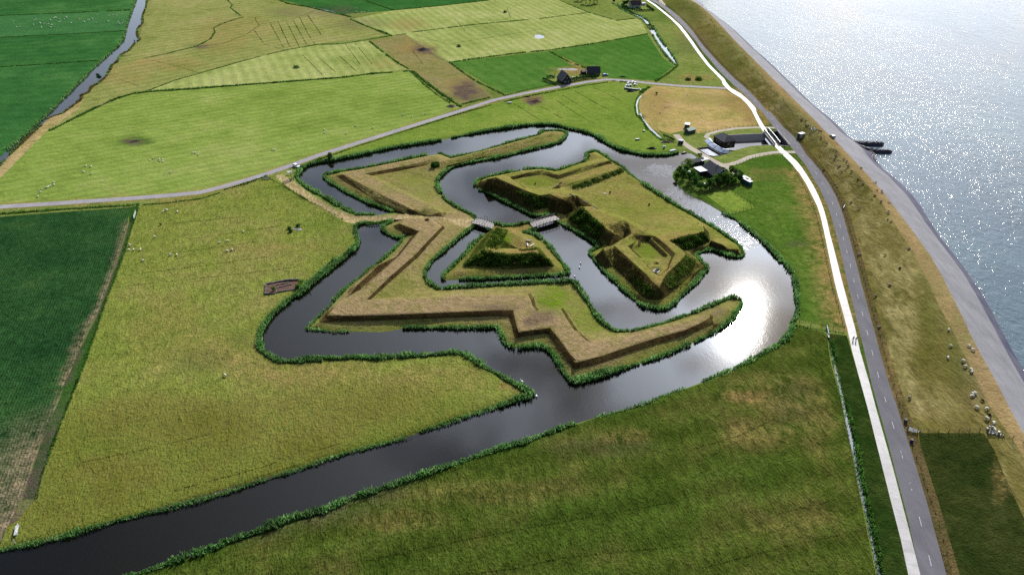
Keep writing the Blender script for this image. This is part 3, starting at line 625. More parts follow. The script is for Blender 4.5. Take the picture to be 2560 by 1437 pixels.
# ---------------------------------------------------------------- ground materials
a_ = alb
MEADOW = dict(slope=None)
STEEP = (a_(58, 52, 24), a_(84, 70, 40), a_(66, 74, 28))
def gm(name, *cols, **kw): return grass(name, *[a_(*c) for c in cols], **kw)
row_ang = math.atan2(*(np.array(P(150, 1100)[:2]) - np.array(P(290, 640)[:2]))[::1])   # crop rows run along the ditch
_v = np.array(P(290, 640)[:2]) - np.array(P(150, 1100)[:2]); ROWROT = math.pi / 2 - math.atan2(_v[1], _v[0])
def dirrot(p, q):
    """rotation that lays wave bands along the photo line p-q"""
    v = np.array(P(*q)[:2]) - np.array(P(*p)[:2]); return math.pi / 2 - math.atan2(v[1], v[0])
GM = {
 'pasture': gm('pasture_grass', (104, 122, 44), (122, 138, 56), (138, 144, 72), tuft=.5, patch=.02),
 'far_green': gm('far_green_grass', (38, 92, 38), (52, 106, 46), (70, 120, 54), tuft=.35, patch=.014, contrast=.55, stripes=.06, stripe_w=12, rot=dirrot((0, 30), (300, 20))),
 'flock_green': gm('flock_grass', (50, 104, 52), (62, 116, 58), (74, 122, 62), tuft=.35, patch=.012, contrast=.45),
 'olive_pale': gm('olive_pale_grass', (126, 134, 58), (142, 146, 72), (158, 152, 88), tuft=.35, patch=.02, contrast=.6, stripes=.09, stripe_w=9, rot=dirrot((300, 140), (800, 60))),
 'field_pale': gm('pale_mown_grass', (132, 148, 66), (156, 166, 84), (172, 176, 104), tuft=.35, patch=.014, contrast=.55, stripes=.09, stripe_w=7, rot=dirrot((930, 80), (980, 130))),
 'top_dark': gm('top_grass', (36, 92, 34), (50, 104, 40), (62, 112, 44), tuft=.35, patch=.012, contrast=.4),
 'brown_column': gm('worn_grass', (120, 122, 58), (140, 132, 72), (146, 132, 84), tuft=.4, patch=.03, contrast=.7),
 'crop_green': gm('young_crop', (62, 110, 30), (76, 120, 37), (92, 130, 46), tuft=.4, patch=.014, contrast=.5, stripes=.06, stripe_w=9, rot=dirrot((1130, 155), (1250, 235))),
 'meadow_bright': gm('bright_meadow', (112, 136, 44), (131, 153, 57), (150, 162, 78), tuft=.45, patch=.011, contrast=.6, stripes=.08, stripe_w=6, rot=dirrot((200, 430), (1000, 280)), stretch=(.5, 1, 1)),
 'dry_bank': gm('dry_bank_grass', (150, 140, 72), (176, 154, 96), (188, 166, 112), tuft=.5, patch=.05),
 'meadow_north': gm('north_meadow', (104, 132, 32), (120, 144, 42), (138, 152, 58), tuft=.5, patch=.02, contrast=.7),
 'dry_field': gm('dry_field_grass', (150, 142, 66), (184, 160, 90), (196, 160, 108), tuft=.45, patch=.025, contrast=.8),
 'meadow_east': gm('east_meadow', (70, 104, 20), (86, 116, 28), (106, 126, 44), tuft=.7, patch=.035, contrast=1.2),
 'field_front': gm('front_meadow', (62, 82, 14), (80, 96, 24), (104, 102, 42), tuft=1.0, patch=.022, contrast=1.4, bump=.55, stretch=(1, .5, 1), rot=dirrot(T6([(200, 1320)])[0], T6([(2560, 870)])[0]), stripes=.13, stripe_w=10),  # colour kept dark, standing in for cloud shadow over the foreground
 'verge_green': gm('verge_grass', (34, 58, 14), (45, 66, 18), (64, 80, 28), tuft=.9, patch=.06, contrast=1.0, bump=.3),  # dark verge grass, dimmed further in place of a cloud shadow
 'meadow_west': gm('west_meadow', (112, 130, 36), (132, 141, 50), (148, 142, 70), mud=(108, 110, 46), tuft=.9, patch=.016, contrast=1.15, bump=.45, stretch=(1, .5, 1), rot=-.18),
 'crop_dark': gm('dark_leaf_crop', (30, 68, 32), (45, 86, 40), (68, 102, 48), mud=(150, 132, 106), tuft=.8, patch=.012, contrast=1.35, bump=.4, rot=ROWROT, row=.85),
 'crop_bare': gm('bare_ridged_soil', (96, 92, 62), (124, 110, 84), (136, 118, 92), tuft=.7, patch=.03, contrast=.8, bump=.4, rot=ROWROT, row=.95),
 'bank_green': gm('ditch_bank_grass', (40, 80, 22), (52, 92, 28), (68, 104, 38), tuft=1.0, patch=.05, contrast=.7),
 'dike_grass': gm('dike_grass', (104, 100, 38), (122, 112, 52), (140, 124, 70), dry=(160, 148, 98), tuft=.8, patch=.02, contrast=.9, bump=.3, stretch=(1, .35, 1), rot=-.3),
 'dike_fenced': gm('fenced_dike_grass', (42, 58, 17), (58, 68, 25), (78, 80, 36), tuft=.9, patch=.04, contrast=1.0, bump=.3),  # dark fenced grass, its colour lowered further as cloud shade
 'dike_dry': gm('dry_crest_grass', (148, 124, 80), (168, 142, 94), (164, 144, 92), tuft=.6, patch=.05, contrast=.8),
 'paddock': gm('paddock_grass', (112, 138, 34), (128, 150, 44), (140, 154, 60), tuft=.7, patch=.05),
 'garden': gm('garden_lawn', (74, 100, 30), (92, 116, 40), (110, 124, 56), tuft=.8, patch=.08),
 'verge_dry': gm('dry_verge_grass', (92, 84, 40), (110, 94, 56), (72, 80, 28), tuft=1.0, patch=.08, contrast=1.0),
 'verge_mown': gm('mown_verge_grass', (62, 92, 18), (78, 104, 26), (96, 108, 40), tuft=.9, patch=.05),
}
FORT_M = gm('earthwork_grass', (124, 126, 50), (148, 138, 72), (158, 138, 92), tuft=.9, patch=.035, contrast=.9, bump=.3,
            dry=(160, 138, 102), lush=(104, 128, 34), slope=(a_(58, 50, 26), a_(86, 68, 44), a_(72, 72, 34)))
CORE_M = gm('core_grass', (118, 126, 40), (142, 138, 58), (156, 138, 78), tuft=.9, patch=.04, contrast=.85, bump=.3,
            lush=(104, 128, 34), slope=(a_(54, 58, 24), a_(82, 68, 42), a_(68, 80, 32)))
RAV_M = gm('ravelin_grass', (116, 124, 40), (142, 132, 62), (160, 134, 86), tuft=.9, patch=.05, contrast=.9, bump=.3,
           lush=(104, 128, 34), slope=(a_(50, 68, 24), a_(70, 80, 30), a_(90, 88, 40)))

# hard surfaces
def asphalt(name, c, c2, wetband=False):
    m = NT(name); p = m.pos()
    n1 = m.noise(p, .12, 5, .65); n2 = m.noise(m.pos((1, .12, 1), -.35), .5, 4, .7); n3 = m.noise(p, 3.0, 3, .6)
    f = m.math('ADD', m.math('MULTIPLY', n1, .4), m.math('ADD', m.math('MULTIPLY', n2, .4), m.math('MULTIPLY', n3, .2)))
    col = m.ramp(f, [(.36, a_(*c)), (.64, a_(*c2))])
    return m.surf(col, .9, None, .12)
ROAD_M = asphalt('road_asphalt', (100, 98, 104), (122, 120, 126))
FARM_M = asphalt('farm_road_surface', (142, 138, 150), (172, 166, 170))
LANE_M = asphalt('lane_surface', (168, 156, 140), (196, 184, 168))
REV_M = asphalt('revetment_asphalt', (124, 123, 128), (158, 156, 160))
WET_M = asphalt('wet_revetment', (64, 70, 92), (112, 108, 122))
def track_mat():
    m = NT('track_sand'); p = m.pos()
    f = m.noise(m.pos((1, .4, 1), .9), .9, 5, .7)
    col = m.ramp(f, [(.35, a_(130, 124, 62)), (.48, a_(168, 148, 98)), (.66, a_(206, 184, 148))])
    return m.surf(col, .95, m.bump(f, .1), .1)
TRACK_M = track_mat()
def concrete_path():
    m = NT('cycle_path_concrete'); p = m.pos()
    f = m.noise(p, .5, 5, .6)
    g_ = m.noise(p, 5.0, 3, .6); f = m.math('ADD', m.math('MULTIPLY', f, .65), m.math('MULTIPLY', g_, .35))
    col = m.ramp(f, [(.34, a_(196, 190, 188, k=.35)), (.5, a_(224, 219, 220, k=.35)), (.66, a_(240, 236, 238, k=.35))])
    # slab joints from the distance along the path
    fr = m.math('FRACT', m.math('DIVIDE', m.attr('along'), 3.4))
    j = m.math('LESS_THAN', fr, .045)
    col = m.mix(j, col, a_(150, 146, 150))
    tone = m.n('ShaderNodeTexWhiteNoise'); tone.noise_dimensions = '1D'
    m.l(m.math('FLOOR', m.math('DIVIDE', m.attr('along'), 3.4)), tone.inputs['W'])
    tv = m.val(tone.outputs['Value'], 0, 1, .84, 1.04); cc = m.n('ShaderNodeCombineColor')
    for i in range(3): m.l(tv, cc.inputs[i])
    col = m.mix(1.0, col, cc.outputs[0], 'MULTIPLY')
    return m.surf(col, .6, m.bump(f, .01), .5)
CYCLE_M = concrete_path()

# ---------------------------------------------------------------- worn / lush / muddy patches (photo position, radii, channel, amount)
PATCH = [
 (1057, 125, 24, 8, 2, 1.0), (1040, 122, 44, 14, 0, .8), (1165, 228, 30, 22, 2, .9), (1150, 215, 30, 20, 0, .6), (1190, 238, 30, 10, 2, .5), (1338, 253, 20, 8, 2, .9),
 (1330, 246, 24, 10, 0, .8), (337, 353, 24, 7, 2, 1.0), (337, 352, 42, 11, 1, .8), (740, 30, 60, 12, 2, .3), (560, 90, 60, 40, 0, .38), (620, 70, 60, 24, 0, .3), (500, 118, 24, 6, 2, .7),
 (410, 160, 80, 16, 0, .45), (300, 190, 60, 20, 0, .4), (900, 60, 60, 12, 2, .35), (840, 30, 50, 14, 2, .35), (960, 160, 40, 12, 0, .3), (1020, 62, 40, 14, 0, .5),
 (1740, 196, 34, 7, 0, .9), (1730, 110, 40, 22, 2, .25), (1715, 80, 26, 20, 0, .3), (1690, 42, 20, 6, 0, .8), (1440, 175, 30, 8, 0, 1.0), (1415, 180, 40, 9, 0, .8),
 (1850, 250, 40, 24, 0, .8), (1900, 290, 40, 24, 0, .7), (1640, 260, 30, 36, 0, .6), (1760, 250, 60, 14, 1, .25),
 (1060, 480, 34, 22, 1, .35), (1050, 455, 40, 18, 1, .4), (1120, 548, 60, 12, 0, .9), (1170, 560, 30, 10, 0, .9), (1000, 548, 50, 8, 0, .8), (1180, 540, 40, 14, 0, .7), (1010, 470, 60, 12, 1, .3),
 (1380, 745, 40, 30, 1, .7), (1375, 700, 60, 14, 1, .3), (1470, 800, 40, 30, 1, .55), (1420, 760, 40, 30, 1, .4), (1350, 790, 30, 18, 2, .4), (1240, 768, 60, 8, 2, .45), (1010, 790, 60, 8, 2, .4), (1330, 805, 20, 10, 2, .6),
 (900, 700, 50, 40, 0, .5), (860, 760, 60, 30, 0, .6), (1000, 760, 100, 12, 0, .8), (1200, 755, 90, 12, 0, .8), (1640, 830, 90, 16, 0, .6), (1780, 780, 40, 14, 2, .3), (1560, 860, 60, 16, 0, .6), (1460, 880, 40, 20, 0, .5),
 (1110, 610, 40, 30, 0, .5), (1060, 680, 30, 40, 0, .35), (1450, 460, 30, 10, 1, .4), (1350, 455, 40, 12, 1, .5), (1600, 520, 60, 40, 1, .25), (1590, 500, 40, 16, 0, .5), (1620, 540, 60, 12, 0, .35), (1560, 485, 24, 8, 0, .5),
 (1600, 600, 40, 12, 1, .3), (1620, 630, 30, 20, 1, .6), (1660, 600, 70, 10, 0, .5), (1720, 590, 50, 8, 0, .5), (1400, 500, 30, 20, 0, .5), (1440, 520, 40, 16, 0, .5), (1500, 560, 50, 20, 0, .4), (1560, 590, 40, 12, 0, .4),
 (1300, 620, 26, 16, 0, 1.0), (1340, 630, 50, 6, 0, .9), (1230, 630, 14, 12, 0, .8), (1300, 570, 40, 12, 0, .9), (1330, 575, 20, 12, 0, .9), (1195, 650, 30, 30, 1, .3), (1250, 595, 26, 22, 1, .9),
 (860, 600, 60, 80, 1, .12), (700, 620, 160, 10, 0, .25), (580, 880, 120, 40, 0, .35), (420, 830, 80, 80, 0, .25), (760, 930, 150, 40, 0, .45), (400, 1050, 150, 60, 0, .4), (700, 1060, 160, 60, 0, .45), (900, 1010, 160, 40, 0, .4), (300, 1180, 120, 40, 0, .4), (1080, 950, 120, 30, 0, .35), (600, 850, 30, 24, 1, .3), (450, 500, 60, 10, 0, .4),
 (500, 1160, 420, 150, 2, .65), (900, 1050, 300, 80, 2, .5), (180, 1260, 200, 110, 2, .65), (1280, 962, 26, 9, 0, 1.3), (1180, 930, 40, 14, 0, .3), (500, 900, 60, 30, 1, .25),
 (1950, 980, 100, 50, 0, .22), (1980, 1000, 50, 60, 2, .12), (1900, 1080, 90, 40, 0, .25), (2040, 1050, 40, 80, 0, .25), (1860, 990, 60, 12, 0, .8), (1500, 1120, 120, 24, 2, .15), (1560, 1090, 60, 20, 0, .3), (1250, 1230, 200, 26, 0, .2), (1000, 1300, 120, 24, 0, .2), (1850, 1200, 120, 60, 1, .2), (1500, 1300, 240, 60, 1, .2), (2000, 1300, 100, 60, 0, .12),
 (2160, 560, 18, 60, 0, .5), (2040, 560, 20, 80, 0, .0), (1990, 610, 20, 8, 2, .4), (1920, 430, 60, 6, 0, .7), (1900, 445, 40, 6, 0, .4), (2010, 640, 14, 60, 0, .0),
 (2260, 760, 30, 140, 0, .6), (2240, 900, 30, 90, 0, .4), (2330, 720, 30, 120, 1, .18), (2400, 860, 30, 100, 1, .25), (2430, 950, 40, 60, 2, .15), (2330, 1000, 60, 40, 0, .3), (2500, 1190, 16, 60, 0, .35), (2070, 330, 30, 10, 0, .5), (2010, 280, 60, 60, 1, .12), (1840, 110, 50, 60, 1, .25), (1700, 30, 60, 30, 1, .4), (1880, 170, 60, 40, 1, .1),
 (1960, 720, 60, 30, 1, .3), (1920, 420, 40, 40, 1, .4), (2085, 740, 16, 80, 0, .7), (2060, 620, 14, 60, 0, .6), (2010, 480, 16, 60, 0, .6),
]
PLATEAUS = [(C([(660, 40), (250, 440), (700, 440), (1730, 398), (1775, 577), (2028, 540), (2240, 800), (2520, 720), (2520, 640), (2330, 660), (2112, 386), (1922, 410), (1850, 274), (570, 318), (880, 10)]), .8), (D([(122, 1140), (600, 995), (1000, 878), (1310, 715), (1180, 755), (500, 945), (215, 966)]), .75), (A([(822, 826), (985, 888), (440, 1437), (565, 1432), (1165, 852), (1100, 800), (880, 786)]), .75), (A([(372, 434), (930, 714), (1120, 722), (1080, 690), (820, 565), (556, 430), (1070, 323), (1060, 294), (480, 402)]), .6),
 (B([(700, 500), (1110, 350), (1172, 374), (690, 522)]), .6), (B([(330, 455), (450, 545), (620, 580), (860, 640), (1215, 940), (1390, 890), (1060, 740), (830, 602), (620, 575), (420, 540)]), .4), (D([(795, 540), (860, 418), (1001, 277), (940, 260), (860, 350), (790, 440), (700, 470)]), .6)]
def patch_cols(pts3):
    px = to_px(pts3); c = np.zeros((len(px), 4), dtype=np.float32); c[:, 3] = 1
    for x, y, rx, ry, ch, am in PATCH:
        d = ((px[:, 0] - x) / rx) ** 2 + ((px[:, 1] - y) / ry) ** 2
        c[:, ch] = np.maximum(c[:, ch], am * np.clip(1.45 - d * .75, 0, 1))
    p2 = pts3[:, :2]
    dr = dist_lines(p2, [wp(FARM_ROAD)]); c[:, 0] = np.maximum(c[:, 0], np.clip(1.3 - (dr - 2.0) / 1.6, 0, 1) * .55)
    dc = dist_lines(p2, [wp(PATH_L)]); k = px[:, 1] > 420; c[:, 0] = np.maximum(c[:, 0], np.where(k & (px[:, 1] < 825), np.clip(1.25 - dc / 8.0, 0, 1) * .75, 0))
    db = dist_lines(p2, [CREST3]); c[:, 0] = np.maximum(c[:, 0], np.clip(1.25 - db / 3.6, 0, 1) * np.where(px[:, 1] < 430, .7, .3))
    for poly, am in PLATEAUS:
        k = inpoly(px, np.array(poly)); c[k, 0] = np.maximum(c[k, 0], am)
    kb = inpoly(px, np.array(CROP_BARE)); cb = wp(CROP_BARE)
    if kb.any():
        din = dist_lines(p2[kb], [cb[9:14]]); c[kb, 2] = np.maximum(c[kb, 2], np.clip(din / 11.0, 0, 1) * 1.1)
    de = dist_lines(p2, [wp(T4([(945, 240), (880, 470), (800, 700), (730, 880), (650, 1010), (590, 1120), (530, 1310), (480, 1420)]))]); c[:, 2] = np.maximum(c[:, 2], np.clip(1.3 - de / 1.6, 0, 1) * .6)
    tl = [wp([(2160, 470), (2190, 600), (2220, 740), (2262, 900), (2300, 1040)]), wp([(2070, 400), (2130, 500), (2170, 600), (2200, 700), (2240, 830), (2290, 1000)], 1.5)]
    dt = dist_lines(p2, tl); c[:, 0] = np.maximum(c[:, 0], np.clip(1.2 - dt / 1.8, 0, 1) * .7)
    sh = [s + [s[0]] for s in SHORES[:3]]
    ds = dist_lines(p2, sh); wkk = is_work(p2)
    c[:, 1] = np.maximum(c[:, 1], np.clip(1.2 - ds / 3.0, 0, 1) * np.where(wkk, .45, .4))
    return c

V3 = np.c_[co2, z2].astype(np.float64)
def part_mesh(name, mask, mats, midx=None, zover=None, attrs=True, smooth=True):
    tr = t2[mask]; used, inv = np.unique(tr, return_inverse=True)
    v = V3[used].copy()
    if zover is not None: v[:, 2] = zover
    o = fast_mesh(name, v, inv.reshape(-1, 3), mats[0])
    for m in mats[1:]: o.data.materials.append(m)
    if midx is not None: o.data.polygons.foreach_set('material_index', np.asarray(midx, dtype=np.int32))
    if attrs:
        at = o.data.color_attributes.new('patch', 'FLOAT_COLOR', 'POINT'); at.data.foreach_set('color', patch_cols(v).ravel())
    if smooth is False: pass
    return o
gnames = list(GM)
gi = {n: i for i, n in enumerate(gnames)}
GR = np.array([z in gi for z in zone])
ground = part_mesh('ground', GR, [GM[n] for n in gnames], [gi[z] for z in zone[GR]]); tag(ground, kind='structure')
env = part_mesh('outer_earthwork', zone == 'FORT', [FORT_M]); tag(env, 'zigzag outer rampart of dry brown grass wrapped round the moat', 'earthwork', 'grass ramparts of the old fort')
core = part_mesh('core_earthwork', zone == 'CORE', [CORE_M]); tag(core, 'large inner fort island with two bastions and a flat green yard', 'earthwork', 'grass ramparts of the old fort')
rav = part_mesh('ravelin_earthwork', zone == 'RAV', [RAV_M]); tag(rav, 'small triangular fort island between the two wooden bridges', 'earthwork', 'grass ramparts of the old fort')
tag(part_mesh('road', zone == 'ROADM', [ROAD_M], attrs=False), kind='structure')
tag(part_mesh('farm_road', zone == 'ROADS', [FARM_M], attrs=False), kind='structure')
tag(part_mesh('lane', zone == 'LANE', [LANE_M], attrs=False), kind='structure')
tag(part_mesh('track', zone == 'TRACK', [TRACK_M], attrs=False), kind='structure')
_rv = (zone == 'REVET') | (zone == 'WET'); tag(part_mesh('revetment', _rv, [REV_M, WET_M], (zone[_rv] == 'WET').astype(int), attrs=False), kind='structure')
cyc = part_mesh('cycle_path', zone == 'CYCLE', [CYCLE_M], attrs=False); tag(cyc, kind='structure')
_cl = resample([((a[0] + b[0]) / 2, (a[1] + b[1]) / 2, 0) for a, b in zip(resample(wp(PATH_L), 300), resample(wp(PATH_R), 300))], 900)
_s = np.r_[0, np.cumsum(np.linalg.norm(np.diff(_cl[:, :2], axis=0), axis=1))]
n_ = len(cyc.data.vertices); cv = np.empty(n_ * 3); cyc.data.vertices.foreach_get('co', cv); cv = cv.reshape(-1, 3)
al_ = np.zeros(n_)
for i in range(n_):
    d2 = ((_cl[:, :2] - cv[i, :2]) ** 2).sum(1); j = d2.argmin(); al_[i] = _s[j]
at = cyc.data.attributes.new('along', 'FLOAT', 'POINT'); at.data.foreach_set('value', al_.astype(np.float32))

# ---------------------------------------------------------------- water
def water_mat(name, deep, rough, wave, dist, scale2=None, spec=.5, ior=1.33, calm=None, tint=None, calm_lo=.3, gusts=()):
    m = NT(name)
    n1 = m.noise(m.pos((1, .55, 1), .5), wave, 4, .62, .8)
    h = n1
    if scale2:
        n2 = m.noise(m.pos((1, .6, 1), .1), scale2, 3, .6, .3); h = m.math('ADD', n1, m.math('MULTIPLY', n2, .7))
    if calm:
        cm = m.val(m.noise(m.pos((1, .35, 1), .45), calm, 4, .6), .36, .64, calm_lo, 1.0); h = m.math('MULTIPLY', h, cm)
    if gusts:          # places where the wind ruffles the water
        acc = None
        for gx_, gy_, r_ in gusts:
            v_ = m.n('ShaderNodeVectorMath', operation='DISTANCE'); m.l(m.geo.outputs['Position'], v_.inputs[0]); v_.inputs[1].default_value = (gx_, gy_, -.5)
            k_ = m.val(m.math('ADD', v_.outputs['Value'], m.val(n1, .3, .7, -3, 3)), r_, r_ * .45); acc = k_ if acc is None else m.math('MAXIMUM', acc, k_)
        n3 = m.noise(m.pos((1, .7, 1), .3), 1.5, 3, .6)
        h = m.math('ADD', h, m.math('MULTIPLY', m.math('MULTIPLY', acc, n3), 7.0))
    nrm = m.bump(h, dist)
    col = deep
    if tint:
        col = m.ramp(m.noise(m.pos(), tint[0], 3), [(.35, deep), (.65, tint[1])])
    return m.surf(col, rough, nrm, spec, ior=ior)
MOAT_M = water_mat('moat_water', (.004, .0035, .002), .05, .55, .0085, 2.6, ior=1.42, calm=.035, gusts=[(*P(px_, py_)[:2], r_) for px_, py_, r_ in ((1705, 480, 9), (1735, 505, 10), (1770, 535, 11), (1805, 560, 11), (1840, 590, 10), (1650, 425, 8))])
CANAL_M = water_mat('canal_water', (.012, .014, .018), .10, .5, .02, 2.0, ior=1.8)
SEA_M = water_mat('sea_water', (.05, .078, .10), .05, .17, .85, .6, ior=1.2, calm=.009, calm_lo=.45, tint=(.012, (.07, .11, .13)))
tag(part_mesh('moat_water', zone == 'MOAT', [MOAT_M], zover=-.5, attrs=False), kind='structure')
tag(part_mesh('canal_water', zone == 'CANAL', [CANAL_M], zover=-.5, attrs=False), kind='structure')
tag(part_mesh('basin_water', zone == 'BASIN', [water_mat('basin_water', (.006, .007, .008), .05, .6, .008, 2.5, ior=1.4)], zover=-2.6, attrs=False), kind='structure')
tag(part_mesh('ditch_water', zone == 'POND', [CANAL_M], zover=-.5, attrs=False), kind='structure')
_c = [np.array(p) for p in WATER3]; sea_poly = [(p[0] - 12, p[1] - 3, -1.5) for p in _c] + [(9000., _c[0][1] + 500, -1.5), (9000., _c[-1][1] - 100, -1.5)]
_xs, _ys = np.meshgrid(np.r_[150:700:40, 900:8800:500], np.r_[-300:900:40, 1000:3500:400]); _lp = np.stack([_xs.ravel(), _ys.ravel()], 1); _lp = _lp[inpoly(_lp, np.array(sea_poly)[:, :2])]
_co, _z, _t = build_cdt([], [sea_poly], [(p[0], p[1], -1.5) for p in _lp]); _k = inpoly(_co[_t].mean(1), np.array(sea_poly)[:, :2]); _t = _t[_k]
_e1 = _co[_t[:, 1]] - _co[_t[:, 0]]; _e2 = _co[_t[:, 2]] - _co[_t[:, 0]]; _f = (_e1[:, 0] * _e2[:, 1] - _e1[:, 1] * _e2[:, 0]) < 0; _t[_f] = _t[_f][:, ::-1]
tag(fast_mesh('sea', np.c_[_co, np.full(len(_co), -1.5)], _t, SEA_M), kind='structure')

# ---------------------------------------------------------------- reeds and rough ditch growth
REED_M = leafy('reed_leaves', (66, 114, 54), (98, 150, 76), (166, 192, 130), .5)
HEDGE_M = leafy('ditch_leaves', (46, 98, 34), (74, 126, 48), (124, 150, 78), .45)
DRYREED_M = leafy('dry_reed_leaves', (96, 84, 44), (132, 116, 66), (110, 118, 52), .25)
def blades(base, h, w, lean=.22):
    """base (n,3), h (n,), w (n,) -> crossing leaf quads"""
    n = len(base); az = RNG.uniform(0, 2 * np.pi, n); d = np.stack([np.cos(az), np.sin(az), np.zeros(n)], 1)
    l = RNG.normal(0, lean, (n, 3)); l[:, 2] = 0
    top = base + np.c_[np.zeros((n, 2)), h] + l * h[:, None]
    midp = base * .45 + top * .55 + l * .12 * h[:, None]
    v = np.empty((n, 6, 3)); ww = w[:, None] * .5
    v[:, 0] = base - d * ww * .8; v[:, 1] = base + d * ww * .8
    v[:, 2] = midp + d * ww; v[:, 3] = midp - d * ww
    v[:, 4] = top + d * ww * .35; v[:, 5] = top - d * ww * .35
    i = np.arange(n)[:, None] * 6
    f = np.concatenate([i + np.array([[0, 1, 2, 3]]), i + np.array([[3, 2, 4, 5]])], 0)
    return v.reshape(-1, 3), f
def along(pts3, closed=False):
    l = np.array(pts3, dtype=float)
    return np.r_[l, l[:1]] if closed else l
def scatter_line(pts3, w0, w1, dens, lump=.5, gap=0.0):
    """points along a line, between w0 and w1 metres to its left, with lumpy density; returns xy and a height factor"""
    l = np.array(pts3, dtype=float)[:, :2]; seg = np.diff(l, axis=0); L = np.linalg.norm(seg, axis=1); s = np.r_[0, np.cumsum(L)]
    n = int(s[-1] * abs(w1 - w0) * dens)
    if n < 1: return np.zeros((0, 2)), np.zeros(0)
    t = RNG.uniform(0, s[-1], n); k = np.clip(np.searchsorted(s, t) - 1, 0, len(L) - 1)
    f = (t - s[k]) / np.maximum(L[k], 1e-6); nrm = np.stack([-seg[k, 1], seg[k, 0]], 1) / np.maximum(L[k], 1e-6)[:, None]
    ph = RNG.uniform(0, 100)
    wob = np.zeros(n)
    for stp, am in ((9.0, .45), (3.1, .4), (1.2, .35)):
        kn = RNG.normal(0, 1, int(s[-1] / stp) + 3); wob += am * np.interp(t, np.arange(len(kn)) * stp, kn)
    off_ = RNG.uniform(w0, w1, n) * np.clip(1 + lump * .5 * wob, .35, 1.9)
    hf = np.clip(1 + lump * .42 * wob, .45, 1.6)
    q = l[k] + f[:, None] * seg[k] + nrm * off_[:, None]
    if gap > 0:
        kn = RNG.uniform(0, 1, int(s[-1] / 5) + 3); keep = np.interp(t, np.arange(len(kn)) * 5, kn) > gap
        q, hf = q[keep], hf[keep]
    return q, hf
RV, RF, RR, rn = {}, {}, {}, {}
def grow(key, pts3, w0, w1, h, dens, bw=.3, base=-.4, lump=.8, gap=.07, follow=False):
    q, hf = scatter_line(pts3, w0, w1, dens, lump, gap)
    if len(q) == 0: return
    zb = height(q) - .1 if follow else np.full(len(q), base)
    hh = h * hf * RNG.uniform(.65, 1.15, len(q))
    v, f = blades(np.c_[q, zb], hh, bw * RNG.uniform(.6, 1.4, len(q)))
    o = rn.get(key, 0); RV.setdefault(key, []).append(v); RF.setdefault(key, []).append(f + o); rn[key] = o + len(v)
    clump = np.sin(q[:, 0] * .9) * np.sin(q[:, 1] * .8) * .12
    RR.setdefault(key, []).append(np.repeat(np.clip(RNG.beta(2, 2.2, len(q)) + clump, 0, 1), 6))
def shore(px, **kw): return wp(px, -.5)
# moat shores: land lies to the left of MOAT_OUT reversed / right; a symmetric band is grown over the edge
R1 = wp(MOAT_OUT, -.5)
nb = len(I([0, 0])) + 9 + 5
grow('reed', R1[:16], -0.66, 0.44, 0.75, 18, 0.24, gap=.12)                    # low bank of the outlet
grow('reed', R1[15:], -0.83, 0.83, 1.29, 24, 0.27)
grow('reed', wp(ENV, -.5)[:15], -0.66, 0.66, 1.02, 24, 0.26)
e_ = wp(ENV, -.5)
grow('reed', e_[:20], -0.55, 0.50, 0.88, 14, 0.26, gap=.25)
grow('reed', e_[22:], -0.72, 0.66, 1.16, 24, 0.26)
grow('reed', wp(MOAT_OUT2, -.5)[:33], -0.88, 0.88, 1.36, 24, 0.27)
m2 = wp(MOAT_OUT2, -.5)
grow('reed', m2[52:75], -0.77, 0.77, 1.02, 18, 0.27)
grow('reed', m2[75:82], -0.66, 0.66, 0.75, 14, 0.24, gap=.2)
grow('reed', m2[82:], -0.77, 0.77, 1.22, 24, 0.27)
grow('reed', wp(CORE, -.5), -0.66, 0.77, 1.16, 24, 0.26)
grow('reed', wp(RAVELIN, -.5), -0.66, 0.77, 1.16, 24, 0.26)
grow('reed', wp(STREAM1 , -.4), -0.55, 0.66, 0.88, 10, 0.32); grow('reed', wp(STREAM2, -.4), -0.55, 0.77, 1.09, 10, 0.36)
grow('reed', wp(RDITCH, -.4), -0.28, 0.28, 0.48, 10, 0.20)
grow('reed', wp(CANAL[:12], -.4), -1.21, 0.33, 1.02, 8, 0.40)
grow('dry', wp(CANAL[14:], -.4), -0.88, 0.66, 0.88, 8, 0.44, gap=.25); grow('reed', wp(CANAL[14:], -.4), -0.66, 0.55, 1.02, 6, 0.44, gap=.45)
